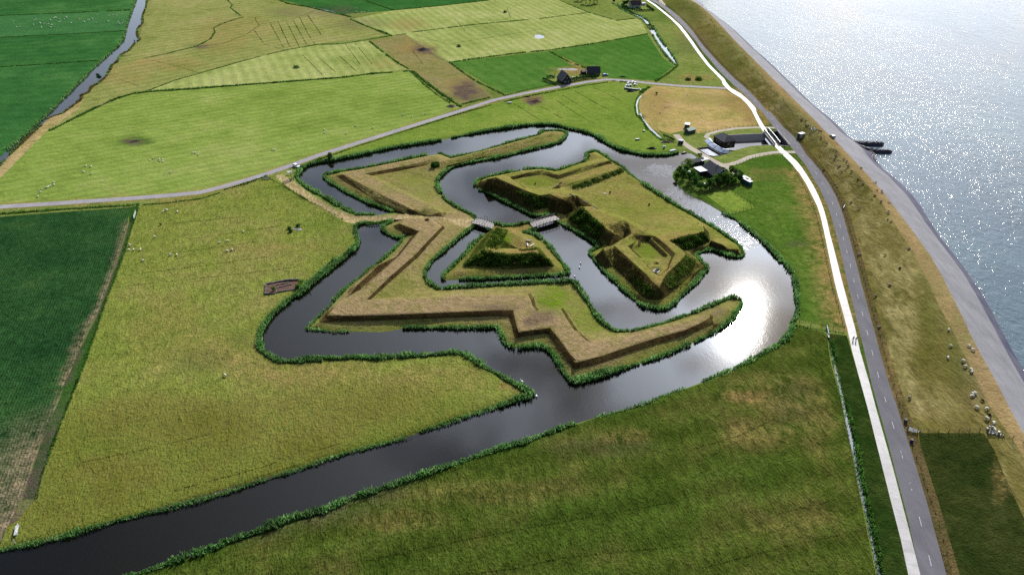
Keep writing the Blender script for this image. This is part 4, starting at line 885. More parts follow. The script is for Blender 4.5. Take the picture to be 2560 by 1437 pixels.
HEDGES = [  # photo line, half width, height, blade width
 (T1([(370, 975), (500, 910), (700, 810), (870, 735), (990, 700), (1100, 685), (1400, 665), (1800, 635), (2200, 605)]) + T2([(0, 580), (250, 550), (520, 530)]), 1.6, 1.3, .5),
 (T1([(1070, 690), (1300, 600), (1580, 520), (1900, 430), (2150, 370), (2350, 335)]) + T2([(0, 330), (200, 300), (380, 268), (490, 255)]), .9, .9, .5),
 (T2([(540, 242), (1000, 185), (1500, 140), (1840, 97)]), .9, 1.0, .5),
 (T2([(80, 145), (180, 190), (300, 235), (390, 270)]), 1.3, 1.3, .5), (T2([(220, 308), (330, 400), (430, 470), (510, 515)]), 1.0, 1.2, .5),
 (T2([(535, 530), (640, 615), (740, 690), (830, 750), (900, 798)]), 1.2, 1.5, .5), (T2([(520, 530), (620, 625), (720, 705), (820, 770)]), .7, 1.0, .45),
 (T2([(905, 778), (1000, 755), (1120, 726)]), 1.5, 1.2, .5), (T2([(815, 465), (900, 530), (1000, 600), (1100, 650), (1230, 712)]), 1.0, 1.3, .45),
 (T2([(820, 466), (1000, 440), (1300, 400), (1560, 375), (1900, 325), (2290, 255)]), 1.0, 1.2, .5), (T2([(1560, 385), (1700, 460), (1850, 515)]), .9, 1.2, .45),
 (T2([(2510, 492), (2430, 560), (2340, 602)]), 1.2, 1.2, .4), (T2([(170, 0), (400, 78), (700, 50), (1100, 5)]), 1.2, 1.2, .6), (T2([(0, 105), (80, 130)]), 1.2, 1.2, .6),
 (T2([(1620, 0), (1850, 95), (2060, 155), (2200, 140)]), .9, .9, .5), (T1([(2070, 0), (2150, 30), (2300, 55), (2480, 98), (2560, 115)]), 1.6, 1.3, .6),
 (T1([(1690, 0), (1730, 40), (1715, 60), (1790, 120), (1810, 130), (1740, 150), (1640, 185), (1590, 210), (1600, 240), (1570, 290), (1500, 330), (1450, 350), (1250, 400), (1070, 435)]), .9, .9, .5),
 (T1([(0, 118), (500, 98), (970, 78)]), 1.3, 1.1, .6), (T1([(0, 281), (500, 256), (930, 232)]), 1.0, 1.0, .6), (T1([(0, 500), (400, 475), (740, 450)]), 1.0, .9, .6),
 (T4([(1035, 95), (1000, 205), (960, 335), (900, 525), (850, 655), (790, 805), (740, 955), (690, 1105), (640, 1245), (570, 1432)]) + T5([(490, 205), (420, 385), (370, 525), (310, 685), (270, 860)]), .55, .9, .28),
 (T4([(0, 166), (300, 142), (600, 122), (950, 102), (1035, 92)]), 1.0, 1.1, .35), (T4([(1060, 95), (1200, 88), (1500, 50), (1640, 5)]), .7, .9, .35), (I([(560, 475), (620, 458), (668, 440)]), .7, 1.2, .35),
 (Q([(380, 985), (500, 900), (640, 795)]), 1.2, 1.2, .4), (I([(1530, 203), (1560, 206), (1590, 210)]), 1.0, 1.2, .4),
 (I([(1520, 206), (1460, 215), (1400, 226), (1320, 241), (1260, 255)]), 1.1, 1.0, .4), (I([(1230, 262), (1150, 285), (1080, 307), (1000, 332), (900, 364), (830, 388)]), .8, .8, .35),
 (T2([(1230, 712), (1400, 668), (1600, 625)]), .7, .8, .4), (Q([(205, 1110), (150, 1180), (130, 1260), (140, 1340), (160, 1400)]), .7, .9, .4), (T2([(2225, 860), (2290, 960), (2370, 1030), (2440, 1060)]), 1.0, 1.2, .4),
 (T2([(2240, 690), (2300, 650)]), 2.0, 1.6, .5),
 (I([(1985, 812), (2020, 820), (2060, 826), (2110, 832)]), .6, .8, .28), (U([(560, 790), (600, 900), (660, 1100), (700, 1300), (740, 1437)]), .9, 1.2, .3),
 (T7([(1245, 150), (1290, 330), (1320, 470), (1345, 640), (1380, 800), (1420, 980), (1455, 1150), (1490, 1330), (1520, 1437)]), .8, .9, .3),
 (A([(380, 420), (330, 440)]), .5, .5, .3),
 (W([(180, 500), (300, 560), (430, 640), (560, 710), (760, 830), (1000, 980), (1340, 1150), (1700, 1350), (1880, 1450)]), .5, .7, .25),
 (I([(830, 388), (780, 404)]), .8, 1.3, .35),
 (A([(770, 812), (640, 832), (560, 834)]), .6, 1.0, .3),
]
for px, hw, h, bw in HEDGES: grow('hedge', wp(px), -hw * .6, hw * .6, h * .65, 16 if bw < .4 else 10, bw * .8, base=-.1, lump=.7)
FURROWS = [T4([(1230, 242), (1500, 212), (1870, 180)]), T4([(1400, 352), (1760, 300), (2100, 250)]), T4([(1060, 490), (1400, 440), (1900, 370)]), T4([(1060, 602), (1500, 550), (2000, 480)]), T4([(840, 712), (1500, 640), (2200, 560)]), T4([(1500, 742), (2000, 690)]), T5([(560, 600), (900, 530), (1300, 440), (1560, 380)]), T5([(1300, 800), (1900, 640), (2560, 440)]), T6([(430, 440), (900, 240)]),
 T6([(200, 1320), (900, 1170), (1500, 1060), (2000, 970), (2560, 870)]), T6([(850, 1429), (1300, 1380), (1650, 1300), (2560, 1210)]), T6([(0, 940), (600, 735), (1090, 565)]), T7([(700, 985), (900, 930), (1150, 870)]), T7([(100, 490), (450, 390), (700, 270)]), T7([(150, 1380), (500, 1290), (800, 1215), (1180, 1130)]),
 T2([(1290, 770), (1500, 900)]), T2([(1400, 740), (1650, 880)]), HZ([(560, 830), (900, 1040), (1150, 1180)]), HZ([(820, 740), (1180, 950), (1550, 1150)]), HZ([(1240, 680), (1500, 800), (1800, 950)]), HZ([(320, 870), (700, 1120), (1150, 1400)]),
 T1([(1890, 225), (1960, 320)]), T1([(2010, 175), (2110, 355)]), T1([(2070, 165), (2160, 355)]), T1([(2130, 160), (2230, 355)]), T1([(2180, 150), (2280, 330)]), T1([(2230, 130), (2290, 250), (2350, 340)]), T1([(2290, 115), (2390, 260)]), T1([(1450, 350), (1650, 330), (1830, 260), (1930, 190), (1900, 150), (1900, 130)]), T1([(1930, 185), (2150, 150), (2280, 110), (2340, 80)]), T1([(1570, 210), (1400, 220), (1190, 240)]), T1([(880, 590), (1030, 640)]), T1([(1700, 60), (1480, 76)]), T1([(1130, 450), (1340, 500), (1480, 545)]), T1([(1960, 330), (2120, 375)]),
 T2([(0, 420), (130, 540)]), T2([(40, 330), (150, 480)]), T2([(110, 320), (240, 480)]), T2([(540, 380), (620, 480)]), T1([(2360, 420), (2500, 540)]), T1([(2250, 410), (2400, 560)]), T2([(860, 150), (930, 230)]), T2([(1240, 60), (1270, 130)]), T2([(560, 260), (800, 330), (1000, 300), (1500, 220)])]
for px in FURROWS: grow('furrow', wp(px), -.13 - .0003 * wp(px)[0][1], .13 + .0003 * wp(px)[0][1], .13, 26, .24, base=-.03, lump=.5, gap=.1)
# rough growth on steep faces of the fort: photo outline, key, height, density
def inside_px(poly, n):
    pa = np.array(poly); q = np.stack([RNG.uniform(pa[:, 0].min(), pa[:, 0].max(), n), RNG.uniform(pa[:, 1].min(), pa[:, 1].max(), n)], 1)
    return q[inpoly(q, pa)]
def on_slope(px): return hit(px)
def bramble(poly, n, h, bw, key='bush', lump=.75):
    n = int(n * 1.5); h *= .5; bw *= .75
    q = inside_px(poly, n * 4)[:n]
    if len(q) == 0: return
    n_all = len(q); p3 = on_slope(q)
    f1 = np.sin(p3[:, 0] * .8 + 1.3 * np.sin(p3[:, 1] * .5)) * np.sin(p3[:, 1] * .9 + p3[:, 2]) 
    keep = f1 > -lump
    p3 = p3[keep]; hh = h * (1 + .5 * f1[keep]) * RNG.uniform(.5, 1.2, len(p3))
    up = RNG.uniform(0, 1, len(p3)) ** .7 * hh
    b = p3.copy(); b[:, 2] += up * .6 - .15
    v, f = blades(b, hh * .5 + .2, bw * RNG.uniform(.6, 1.4, len(p3)), .8)
    o = rn.get(key, 0); RV.setdefault(key, []).append(v); RF.setdefault(key, []).append(f + o); rn[key] = o + len(v)
    RR.setdefault(key, []).append(np.repeat(np.clip(RNG.beta(2, 2, len(p3)) * .8 + .2 * f1[keep], 0, 1), 6))
bramble(R([(60, 1390), (480, 1060), (760, 1120), (1100, 1180), (1480, 1120), (1700, 1140), (1990, 1380), (1500, 1395), (800, 1410)]), 3600, 1.3, .4)
bramble(R([(770, 590), (1030, 640), (900, 860), (760, 980), (560, 960), (640, 780)]), 1500, .9, .35, 'bush_light')
bramble(R([(1250, 1040), (1620, 1010), (1640, 1050), (1240, 1075)]), 300, .6, .3, 'bush_light')
bramble(B([(880, 700), (1060, 860), (1000, 960), (770, 790)]), 2400, 1.3, .42)
bramble(B([(340, 560), (620, 620), (600, 700), (480, 720)]), 1100, 1.1, .4); bramble(B([(120, 490), (320, 540), (480, 700), (300, 630), (100, 540)]), 700, .8, .35, 'bush_brown')
bramble(B([(620, 620), (860, 690), (750, 750), (640, 720)]), 700, .8, .35, 'bush_brown')
bramble(B([(800, 530), (1190, 388), (1220, 410), (860, 555)]), 1200, 1.0, .38)
bramble(BT([(1030, 380), (1800, 180), (1930, 380), (1600, 540), (1320, 590)]), 2000, 1.0, .4)
bramble(BT([(860, 1290), (1380, 700), (1640, 820), (1500, 1050), (1200, 1400), (1000, 1437)]), 1500, .7, .38, 'bush_light'); bramble(D([(560, 440), (700, 500), (780, 600), (690, 620), (600, 520)]), 500, .9, .38)
bramble(D([(340, 250), (440, 220), (680, 450), (600, 540)]), 900, .6, .35, 'bush_brown')
bramble(A([(1080, 345), (1140, 340), (1150, 378), (1090, 385)]), 300, 1.2, .4); bramble(A([(1150, 345), (1500, 255), (1960, 130), (2050, 110), (2050, 130), (1500, 285), (1150, 375)]), 700, .5, .35, 'bush_brown')
BUSH_M = leafy('bramble_leaves', (46, 80, 26), (74, 108, 38), (124, 144, 66), .45)
BUSHL_M = leafy('nettle_leaves', (70, 104, 34), (98, 126, 48), (144, 154, 76), .4)
BUSHB_M = leafy('rough_stalks', (74, 62, 34), (108, 90, 52), (112, 112, 50), .3)
FURROW_M = leafy('furrow_grass_leaves', (62, 72, 24), (82, 90, 34), (104, 110, 48), .3)
RM = {'furrow': ('furrow_grass', FURROW_M), 'reed': ('reeds', REED_M), 'hedge': ('ditch_growth', HEDGE_M), 'dry': ('dry_reeds', DRYREED_M), 'bush': ('bramble_scrub', BUSH_M), 'bush_light': ('nettle_scrub', BUSHL_M), 'bush_brown': ('rough_grass', BUSHB_M)}
LBL = {'furrow': ('dark rank grass along the shallow field furrows', 'grass'), 'reed': ('tall dark green reeds lining every shore of the moat', 'reeds'), 'hedge': ('rough green growth filling the field ditches', 'ditch growth'), 'dry': ('yellowed reeds along the right bank of the far canal', 'reeds'),
       'bush': ('dark bramble scrub on the steep fort slopes', 'scrub'), 'bush_light': ('bright green nettles on the fort banks', 'scrub'), 'bush_brown': ('brown rough grass on the shaded fort slopes', 'rough grass')}
for k in RV:
    o = fast_mesh(RM[k][0], np.concatenate(RV[k]), np.concatenate(RF[k]), RM[k][1], rnd=np.concatenate(RR[k]))
    tag(o, LBL[k][0], LBL[k][1], kind='stuff')
# ================================================================ things
class MB:
    def __init__(s): s.v, s.f = [], []
    def add(s, v, f):
        o = len(s.v); s.v += [tuple(p) for p in v]; s.f += [tuple(i + o for i in q) for q in f]; return s
    def box(s, c, d, rz=0.0, taper=1.0):
        x, y, z = d[0] / 2, d[1] / 2, d[2] / 2; cs, sn = math.cos(rz), math.sin(rz); P8 = []
        for k, t in ((-z, 1.0), (z, taper)):
            for a, b in ((-x, -y), (x, -y), (x, y), (-x, y)):
                a *= t; b *= t; P8.append((c[0] + a * cs - b * sn, c[1] + a * sn + b * cs, c[2] + k))
        return s.add(P8, [(3, 2, 1, 0), (4, 5, 6, 7), (0, 1, 5, 4), (1, 2, 6, 5), (2, 3, 7, 6), (3, 0, 4, 7)])
    def tube(s, a, b, r, n=6, r2=None):
        a, b = Vector(a), Vector(b); d = (b - a); r2 = r if r2 is None else r2
        if d.length < 1e-6: return s
        u = d.orthogonal().normalized(); w_ = d.normalized().cross(u); v = []
        for c, rr in ((a, r), (b, r2)):
            for i in range(n):
                t = 2 * math.pi * i / n; v.append(c + (u * math.cos(t) + w_ * math.sin(t)) * rr)
        f = [(i, (i + 1) % n, n + (i + 1) % n, n + i) for i in range(n)] + [tuple(range(n))[::-1], tuple(range(n, 2 * n))]
        return s.add(v, f)
    def prism(s, base, z0, z1):
        n = len(base); v = [(p[0], p[1], z0) for p in base] + [(p[0], p[1], z1) for p in base]
        ar = sum(base[i][0] * base[(i + 1) % n][1] - base[(i + 1) % n][0] * base[i][1] for i in range(n))
        top = tuple(range(n, 2 * n)); bot = tuple(range(n))[::-1]
        sd_ = [(i, (i + 1) % n, n + (i + 1) % n, n + i) for i in range(n)]
        if ar < 0: top, bot, sd_ = top[::-1], bot[::-1], [q[::-1] for q in sd_]
        return s.add(v, [top, bot] + sd_)
    def build(s, name, mat, parent=None, bevel=0.0):
        o = mesh_obj(name, s.v, s.f, mat, parent=parent)
        return o
def G(px, py): return Vector(on_ground(px, py))
def ang(p, q):
    a, b = P(*p), P(*q); return math.atan2(b[1] - a[1], b[0] - a[0])
def thing(name, label, cat, loc, rz=0.0, group=None):
    o = empty(name, loc, rz); return tag(o, label, cat, group)
def copy_thing(src, loc, rz=0.0, label=None, group=None, scale=None):
    r = src.copy(); COL.objects.link(r); r.location = loc; r.rotation_euler = (0, 0, rz)
    if label: r['label'] = label
    if group: r['group'] = group
    if scale: r.scale = scale
    for ch in list(src.children):
        c = ch.copy(); COL.objects.link(c); c.parent = r
        for g_ in list(ch.children):
            d = g_.copy(); COL.objects.link(d); d.parent = c
    return r
M_ = {
 'white': plain('white_paint', (236, 238, 240), .6, .08, 1.5, .2, k=.5), 'wood': plain('weathered_wood', (150, 142, 134), .85, .2, 3.0), 'darkwood': plain('dark_tarred_wood', (52, 48, 50), .8, .25, 3.0),
 'deck': plain('bleached_deck_boards', (176, 168, 164), .8, .15, 2.0), 'steel': plain('galvanised_steel', (150, 156, 164), .45, .1, 2.0, .5, .6), 'brick': plain('brown_brick', (112, 72, 58), .9, .2, 4.0),
 'darkbrick': plain('dark_brown_brick', (66, 46, 40), .9, .2, 4.0), 'slate': plain('dark_roof_tiles', (44, 46, 60), .55, .2, 1.2, .4), 'black': plain('black_stained_boards', (34, 34, 42), .7, .2, 2.0), 'redroof': plain('brown_roof_tiles', (82, 60, 66), .8, .15, 1.5),
 'glass': plain('window_glass', (40, 52, 66), .08, .1, 1.0, .8), 'concrete': plain('grey_concrete', (158, 152, 150), .9, .12, .8), 'darkconc': plain('stained_concrete', (96, 92, 92), .9, .2, .7),
 'bluewhite': plain('pale_blue_metal', (196, 210, 236), .4, .05, .8, .5), 'greenroof': plain('green_painted_sheet', (52, 110, 84), .5, .1, 1.5, .4), 'greengrey': plain('green_grey_boards', (62, 84, 78), .7, .15, 2.0),
 'tyre': plain('tyre_rubber', (30, 30, 32), .8, .1, 3.0), 'carwhite': plain('car_paint_white', (232, 236, 242), .2, .03, 1.0, .6, k=.8), 'cargrey': plain('car_paint_grey', (150, 158, 166), .25, .04, 1.0, .6), 'carblue': plain('car_paint_blue', (120, 160, 196), .25, .04, 1.0, .6),
 'teal': plain('teal_crate', (24, 88, 92), .5, .1, 2.0), 'rock': plain('wet_dark_basalt', (60, 54, 68), .7, .35, .9, .4, bump=.3), 'paverock': plain('pale_rubble', (176, 166, 170), .9, .25, 1.2, .2, bump=.25), 'rubble': plain('brick_rubble', (128, 110, 104), .9, .3, 2.0, .2, bump=.2),
 'earth': plain('turned_earth', (112, 84, 70), .95, .3, .8, .1, bump=.2), 'darkearth': plain('dark_mud', (66, 54, 54), .95, .3, .8, .1, bump=.2), 'iron': plain('black_iron', (30, 32, 38), .5, .1, 2.0, .5, .5), 'bluebin': plain('dark_blue_plastic', (30, 48, 110), .5, .1, 2.0), 'stone': plain('pale_stone', (206, 200, 196), .8, .1, 2.0),
 'hide': plain('black_hide', (32, 28, 30), .8, .3, 2.0), 'skin': plain('skin', (210, 160, 130), .6, .05, 3.0), 'cloth_dark': plain('navy_cloth', (36, 44, 70), .9, .1, 4.0), 'cloth_yellow': plain('yellow_green_cloth', (176, 178, 60), .9, .1, 4.0), 'cloth_violet': plain('violet_cloth', (96, 70, 120), .9, .1, 4.0), 'hair': plain('brown_hair', (70, 50, 36), .8, .2, 6.0),
 'post': plain('fence_post_wood', (92, 84, 72), .9, .2, 3.0), 'greenrail': plain('dark_green_rail', (24, 58, 50), .5, .1, 2.0), 'bluerail': plain('pale_blue_rail', (160, 196, 216), .5, .05, 2.0), 'hay': plain('wrapped_bale', (226, 232, 228), .6, .08, 2.0, .2, k=.5), 'bark': plain('tree_bark', (84, 72, 58), .95, .25, 3.0),
 'paint': plain('road_paint', (222, 220, 226), .8, .15, 3.0, .1, k=.5),
}
FLEECE = plain('sheep_fleece', (226, 220, 206), .95, .12, 5.0, .05, bump=.05, k=.8); BLACKF = plain('black_fleece', (42, 36, 34), .95, .2, 5.0, .05, bump=.05); GREYF = plain('face_and_backlit_grey', (170, 160, 146), .95, .15, 5.0, .05)  # last one: sheep faces, plus fleece greyed to imitate backlighting on the dike
SWAN = plain('swan_plumage', (240, 240, 240), .8, .03, 3.0, .2, k=.85)

# ---------------------------------------------------------------- skin-built bodies
def skin_mesh(name, verts, edges, radii, mats, pick=None, sub=1, root=0):
    me = bpy.data.meshes.new(name + '_cage'); me.from_pydata(verts, edges, []); o = bpy.data.objects.new(name + '_cage', me); COL.objects.link(o)
    m = o.modifiers.new('s', 'SKIN'); m.use_smooth_shade = True
    for i, r in enumerate(radii):
        sv_ = me.skin_vertices[0].data[i]; sv_.radius = (r, r) if isinstance(r, (int, float)) else r; sv_.use_root = (i == root)
    if sub:
        mm = o.modifiers.new('u', 'SUBSURF'); mm.levels = sub; mm.render_levels = sub
    dg = bpy.context.evaluated_depsgraph_get(); ev = o.evaluated_get(dg); res = bpy.data.meshes.new_from_object(ev); res.name = name
    bpy.data.objects.remove(o); bpy.data.meshes.remove(me)
    res.materials.clear()
    for x in mats: res.materials.append(x)
    if pick:
        for p in res.polygons: p.material_index = pick(p.center)
    for p in res.polygons: p.use_smooth = True
    return res
def sheep_mesh(name, fleece, face, graze=True):
    hz = .42 if graze else .95
    v = [(-.52, 0, .68), (-.18, 0, .72), (.2, 0, .72), (.46, 0, .74), (.62, 0, .70 if graze else .92), (.80, 0, hz + .08), (.96, 0, hz - .04)]
    r = [.22, .31, .32, .24, .13, .12, .07]; e = [(i, i + 1) for i in range(6)]
    for bx_, br in ((-.42, 0), (.34, 3)):
        for sy in (-1, 1):
            b = len(v); v += [(bx_, sy * .17, .5), (bx_ + (.03 if br else -.05), sy * .18, .26), (bx_ + .01, sy * .18, .03)]; r += [.12, .055, .05]
            e += [(0 if br == 0 else 3, b), (b, b + 1), (b + 1, b + 2)]
    b = len(v); v += [(.80, .13, hz + .14), (.80, -.13, hz + .14)]; r += [.035, .035]; e += [(5, b), (5, b + 1)]
    return skin_mesh(name, v, e, r, [fleece, face], lambda c: 1 if (c.x > .68 or c.z < .36) else 0)
SHEEP_W = sheep_mesh('sheep', FLEECE, GREYF); SHEEP_S = sheep_mesh('sheep_standing', FLEECE, BLACKF, False); SHEEP_B = sheep_mesh('sheep_black', BLACKF, BLACKF); SHEEP_G = sheep_mesh('sheep_backlit', GREYF, BLACKF)
FLOCKS = [
 (T1([(100, 165), (125, 208), (150, 207), (250, 188), (270, 145), (257, 155), (300, 175), (310, 210), (330, 183), (370, 150), (378, 157), (360, 185), (386, 192), (380, 208), (412, 135), (404, 141), (446, 150), (440, 168), (454, 164), (480, 148), (490, 130), (498, 136), (530, 175), (595, 150), (628, 168), (655, 160), (664, 154), (684, 139), (691, 148), (718, 173), (727, 120), (805, 165), (813, 123), (840, 118), (872, 122), (880, 168), (888, 180), (895, 187), (910, 178), (917, 160), (302, 180), (420, 138)]), SHEEP_W, 'white sheep grazing in the dark green field left of the far canal', 'flock left of the canal', 1.35),
 (T1([(640, 1240), (680, 1245), (625, 1285), (680, 1296)]), SHEEP_W, 'white sheep in the loose four below the oval mud hollow', 'four sheep below the mud hollow', 1.1),
 (T1([(310, 1413), (350, 1402), (360, 1395), (371, 1388), (405, 1380), (405, 1363)]) + T4([(285, 38), (302, 5)]), SHEEP_W, 'white sheep on the left edge of the bright meadow just above the farm road', 'sheep above the farm road', 1.1),
 (T1([(1118, 1198), (1143, 1183), (1188, 1190), (1192, 1203), (1208, 1190), (1215, 1207), (1437, 1142), (1455, 1140), (1478, 1157), (1270, 1287)]), SHEEP_W, 'white sheep scattered across the middle of the bright meadow', 'sheep in the middle of the bright meadow', 1.1),
 (T1([(2028, 1118), (2045, 1120), (2413, 970), (2418, 992), (2428, 983)]) + T2([(535, 873), (633, 852), (470, 862), (117, 943), (245, 955), (45, 1000)]), SHEEP_W, 'white sheep on the right part of the bright meadow near the farm road', 'sheep on the right of the bright meadow', 1.15),
 (T4([(1213, 152), (1241, 140), (1322, 152), (1152, 340)]), SHEEP_W, 'white sheep in the upper left of the yellow-green meadow', 'sheep in the upper west meadow', 1.15),
 (T4([(967, 403), (960, 435), (995, 435), (1048, 434), (1067, 513)]), SHEEP_W, 'white sheep beside the ditch of the dark leaf crop', 'sheep beside the crop ditch', 1.2),
 (T4([(1265, 473), (1317, 472)]), SHEEP_W, 'one of two white sheep side by side in the west meadow', 'pair in the west meadow', 1.2),
 (T4([(1634, 382), (1693, 369), (1814, 300), (1692, 442), (1729, 435)]), SHEEP_W, 'white sheep in the middle of the west meadow below the pond', 'sheep below the meadow pond', 1.15),
 (T2([(125, 70), (160, 98), (210, 85), (215, 103), (150, 28), (50, 95), (122, 92), (180, 95)]), SHEEP_W, 'tiny white sheep in the dark green field at the top', 'flock in the top field', 1.3),
 (Q([(500, 1290), (540, 1275), (430, 1360), (370, 1270), (760, 1140), (930, 1400)]), SHEEP_W, 'pale sheep resting on the dry yellow field', 'sheep on the dry field', 1.0),
 (V([(370, 150), (375, 185), (460, 205), (470, 285), (490, 300), (515, 300), (560, 360), (600, 350), (690, 395), (740, 410), (770, 415), (800, 425)]), SHEEP_G, 'sheep crowding along the dike top behind the parked truck', 'flock behind the truck', 1.1),
 (V([(1085, 960), (1115, 940), (1080, 1015), (1160, 1185), (1185, 1165), (1230, 1285), (1365, 1165), (1445, 1280), (1280, 1015), (1330, 1060), (1060, 820), (1110, 835), (1640, 1210)]), SHEEP_G, 'sheep on the dike slope below the two groynes', 'flock below the groynes', 1.15),
 (PZ([(798, 232), (880, 315), (926, 357), (985, 370), (932, 285), (932, 298), (898, 280), (887, 225), (772, 412), (980, 430), (980, 445), (974, 488), (995, 506)]), SHEEP_G, 'sheep strung along the upper edge of the dike grass', 'flock along the upper dike', 1.15),
 (PZ([(596, 240), (612, 255), (672, 375), (708, 368)]), SHEEP_G, 'sheep close to the road at the foot of the dike', 'sheep at the dike foot', 1.15),
 (PZ([(1124, 700), (955, 743), (1062, 835), (990, 960)]), SHEEP_G, 'sheep well apart on the bare middle of the dike', 'sheep on the mid dike', 1.2),
 (WD([(472, 626), (488, 735), (467, 820), (572, 840), (588, 878), (628, 905), (630, 918), (615, 738), (641, 765)]), SHEEP_W, 'white sheep walking along the dry crest of the lower dike', 'sheep on the lower dike crest', 1.2),
 (WD([(638, 1067), (655, 1065), (632, 1082), (665, 1160), (733, 1170), (738, 1240), (781, 1270)]), SHEEP_W, 'white sheep coming down to the dike fence', 'sheep above the dike fence', 1.25),
 (WD([(738, 1308), (760, 1302), (780, 1305), (790, 1320), (818, 1335)]), SHEEP_S, 'white sheep pressed against the upper end of the dike fence', 'sheep at the dike fence', 1.25),
]
SINGLES = [(T4([(1197, 248)])[0], SHEEP_B, 'lone black sheep high in the west meadow', 1.15), (T4([(1675, 1368)])[0], SHEEP_W, 'lone white sheep low in the west meadow', 1.2), (V([(785, 560)])[0], SHEEP_B, 'black sheep on the dike near the truck', 1.1), (V([(912, 695)])[0], SHEEP_B, 'black sheep on the dike crest opposite the first groyne', 1.1),
 (V([(838, 1265)])[0], SHEEP_B, 'black sheep beside the road verge on the dike', 1.2), (PZ([(760, 205)])[0], SHEEP_B, 'black sheep between the white ones on the upper dike', 1.15), (WD([(703, 1113)])[0], SHEEP_B, 'black sheep above the white group near the dike fence', 1.2), (WD([(750, 1215)])[0], SHEEP_B, 'black sheep among the white sheep filing down to the fence', 1.2),
 ((1525, 483), SHEEP_B, 'black sheep next to the pale slab in the fort yard', 1.3), ((1622.5, 514), SHEEP_B, 'black sheep standing alone in the middle of the fort yard', 1.3), ((1338, 461), SHEEP_B, 'black sheep in the grassy hollow of the west bastion', 1.2),
 (PZ([(768, 742)])[0], SHEEP_G, 'sheep beside the road fence near the bend of the cycle path', 1.2), (PZ([(887, 1038)])[0], SHEEP_G, 'sheep by itself below the worn stripes of the dike', 1.3), (PZ([(908, 1265)])[0], SHEEP_G, 'sheep at the road fence opposite the cyclists', 1.2), (WD([(203, 1092)])[0], SHEEP_G, 'sheep grazing just above the blue bin by the road', 1.3), (WD([(195, 65)])[0], SHEEP_G, 'sheep on the edge of the dry crest at mid dike', 1.2), (WD([(135, 195)])[0], SHEEP_G, 'sheep left of the dry crest on the darker grass', 1.2), (WD([(65, 318)])[0], SHEEP_G, 'sheep on the pale worn strip of the dike', 1.2)]
def put(me, px, label, group, s, name='sheep'):
    o = bpy.data.objects.new(name, me); COL.objects.link(o); p = G(*px); o.location = (p.x, p.y, p.z - .02)
    o.rotation_euler = (0, 0, RNG.uniform(0, 6.28)); k = s * RNG.uniform(.66, .86); o.scale = (k, k, k)
    return tag(o, label, 'sheep', group)
for px_, me, lb, gr, s in FLOCKS:
    for p in px_: put(me, p, lb, gr, s)
for p, me, lb, s in SINGLES: put(me, p, lb, None, s)
# swans and ducks on the water
sw = skin_mesh('swan', [(-.45, 0, .18), (-.1, 0, .22), (.3, 0, .2), (.48, 0, .38), (.46, 0, .62), (.56, 0, .74), (.68, 0, .70)], [(i, i + 1) for i in range(6)], [.12, .26, .2, .07, .055, .06, .03], [SWAN])
for p, lb in ((C([(1805, 972)])[0], 'white swan on the water off the meadow point, nearest the fort'), (C([(1838, 1017)])[0], 'white swan on the water close to the reedy meadow tip'), (C([(1920, 1087)])[0], 'white swan on the wide canal below the meadow tip'), (A([(2225, 1250)])[0], 'white swan right of the ravelin corner'), (A([(2272, 1145)])[0], 'white swan in the inner moat beside the core fort'), (A([(2262, 1180)])[0], 'smaller white swan just below another in the inner moat')):
    o = bpy.data.objects.new('swan', sw); COL.objects.link(o); o.location = P(p[0], p[1], -.48); o.rotation_euler = (0, 0, RNG.uniform(0, 6.28)); o.scale = (1.1,) * 3; tag(o, lb, 'swan', 'swans on the moat')

# ---------------------------------------------------------------- trees and shrubs
TREE_MATS = {'dark': leafy('tree_leaves_dark', (40, 84, 36), (64, 112, 46), (118, 152, 76), .45), 'olive': leafy('tree_leaves_olive', (80, 100, 52), (118, 138, 78), (162, 174, 114), .45), 'mid': leafy('tree_leaves_mid', (58, 104, 34), (88, 136, 48), (146, 170, 84), .45), 'hedge': leafy('hedge_leaves', (24, 64, 38), (42, 90, 50), (84, 128, 74), .4)}
def crown(h0, h1, r, n, lobes=7, size=.5):
    cs = []
    for i in range(lobes):
        t = RNG.uniform(0, 1); a = RNG.uniform(0, 6.28); rr = r * RNG.uniform(.15, .75) * (1 - .45 * t)
        cs.append((rr * math.cos(a), rr * math.sin(a), h0 + (h1 - h0) * (.25 + .65 * t), r * RNG.uniform(.32, .55)))
    cs = np.array(cs); k = RNG.integers(0, lobes, n); d = RNG.normal(0, 1, (n, 3)); d /= np.linalg.norm(d, axis=1)[:, None]
    c = cs[k, :3] + d * (cs[k, 3] * RNG.uniform(.55, 1.08, n) ** .6)[:, None] * np.array([1, 1, .85])
    a1 = np.cross(d, RNG.normal(0, 1, (n, 3))); a1 /= np.linalg.norm(a1, axis=1)[:, None] + 1e-9; a2 = np.cross(d + RNG.normal(0, .5, (n, 3)), a1); a2 /= np.linalg.norm(a2, axis=1)[:, None] + 1e-9
    s_ = size * RNG.uniform(.5, 1.2, n)[:, None]; v = np.empty((n, 4, 3)); v[:, 0] = c - a1 * s_ * .5; v[:, 1] = c + a2 * s_ * .35; v[:, 2] = c + a1 * s_ * .6; v[:, 3] = c - a2 * s_ * .35
    v[:, :, 2] = np.maximum(v[:, :, 2], .05)
    rnd = np.repeat(np.clip(RNG.beta(2, 2, n) * .7 + .3 * RNG.uniform(0, 1, lobes)[k], 0, 1), 4)
    return v.reshape(-1, 3), (np.arange(n)[:, None] * 4 + np.arange(4)), rnd
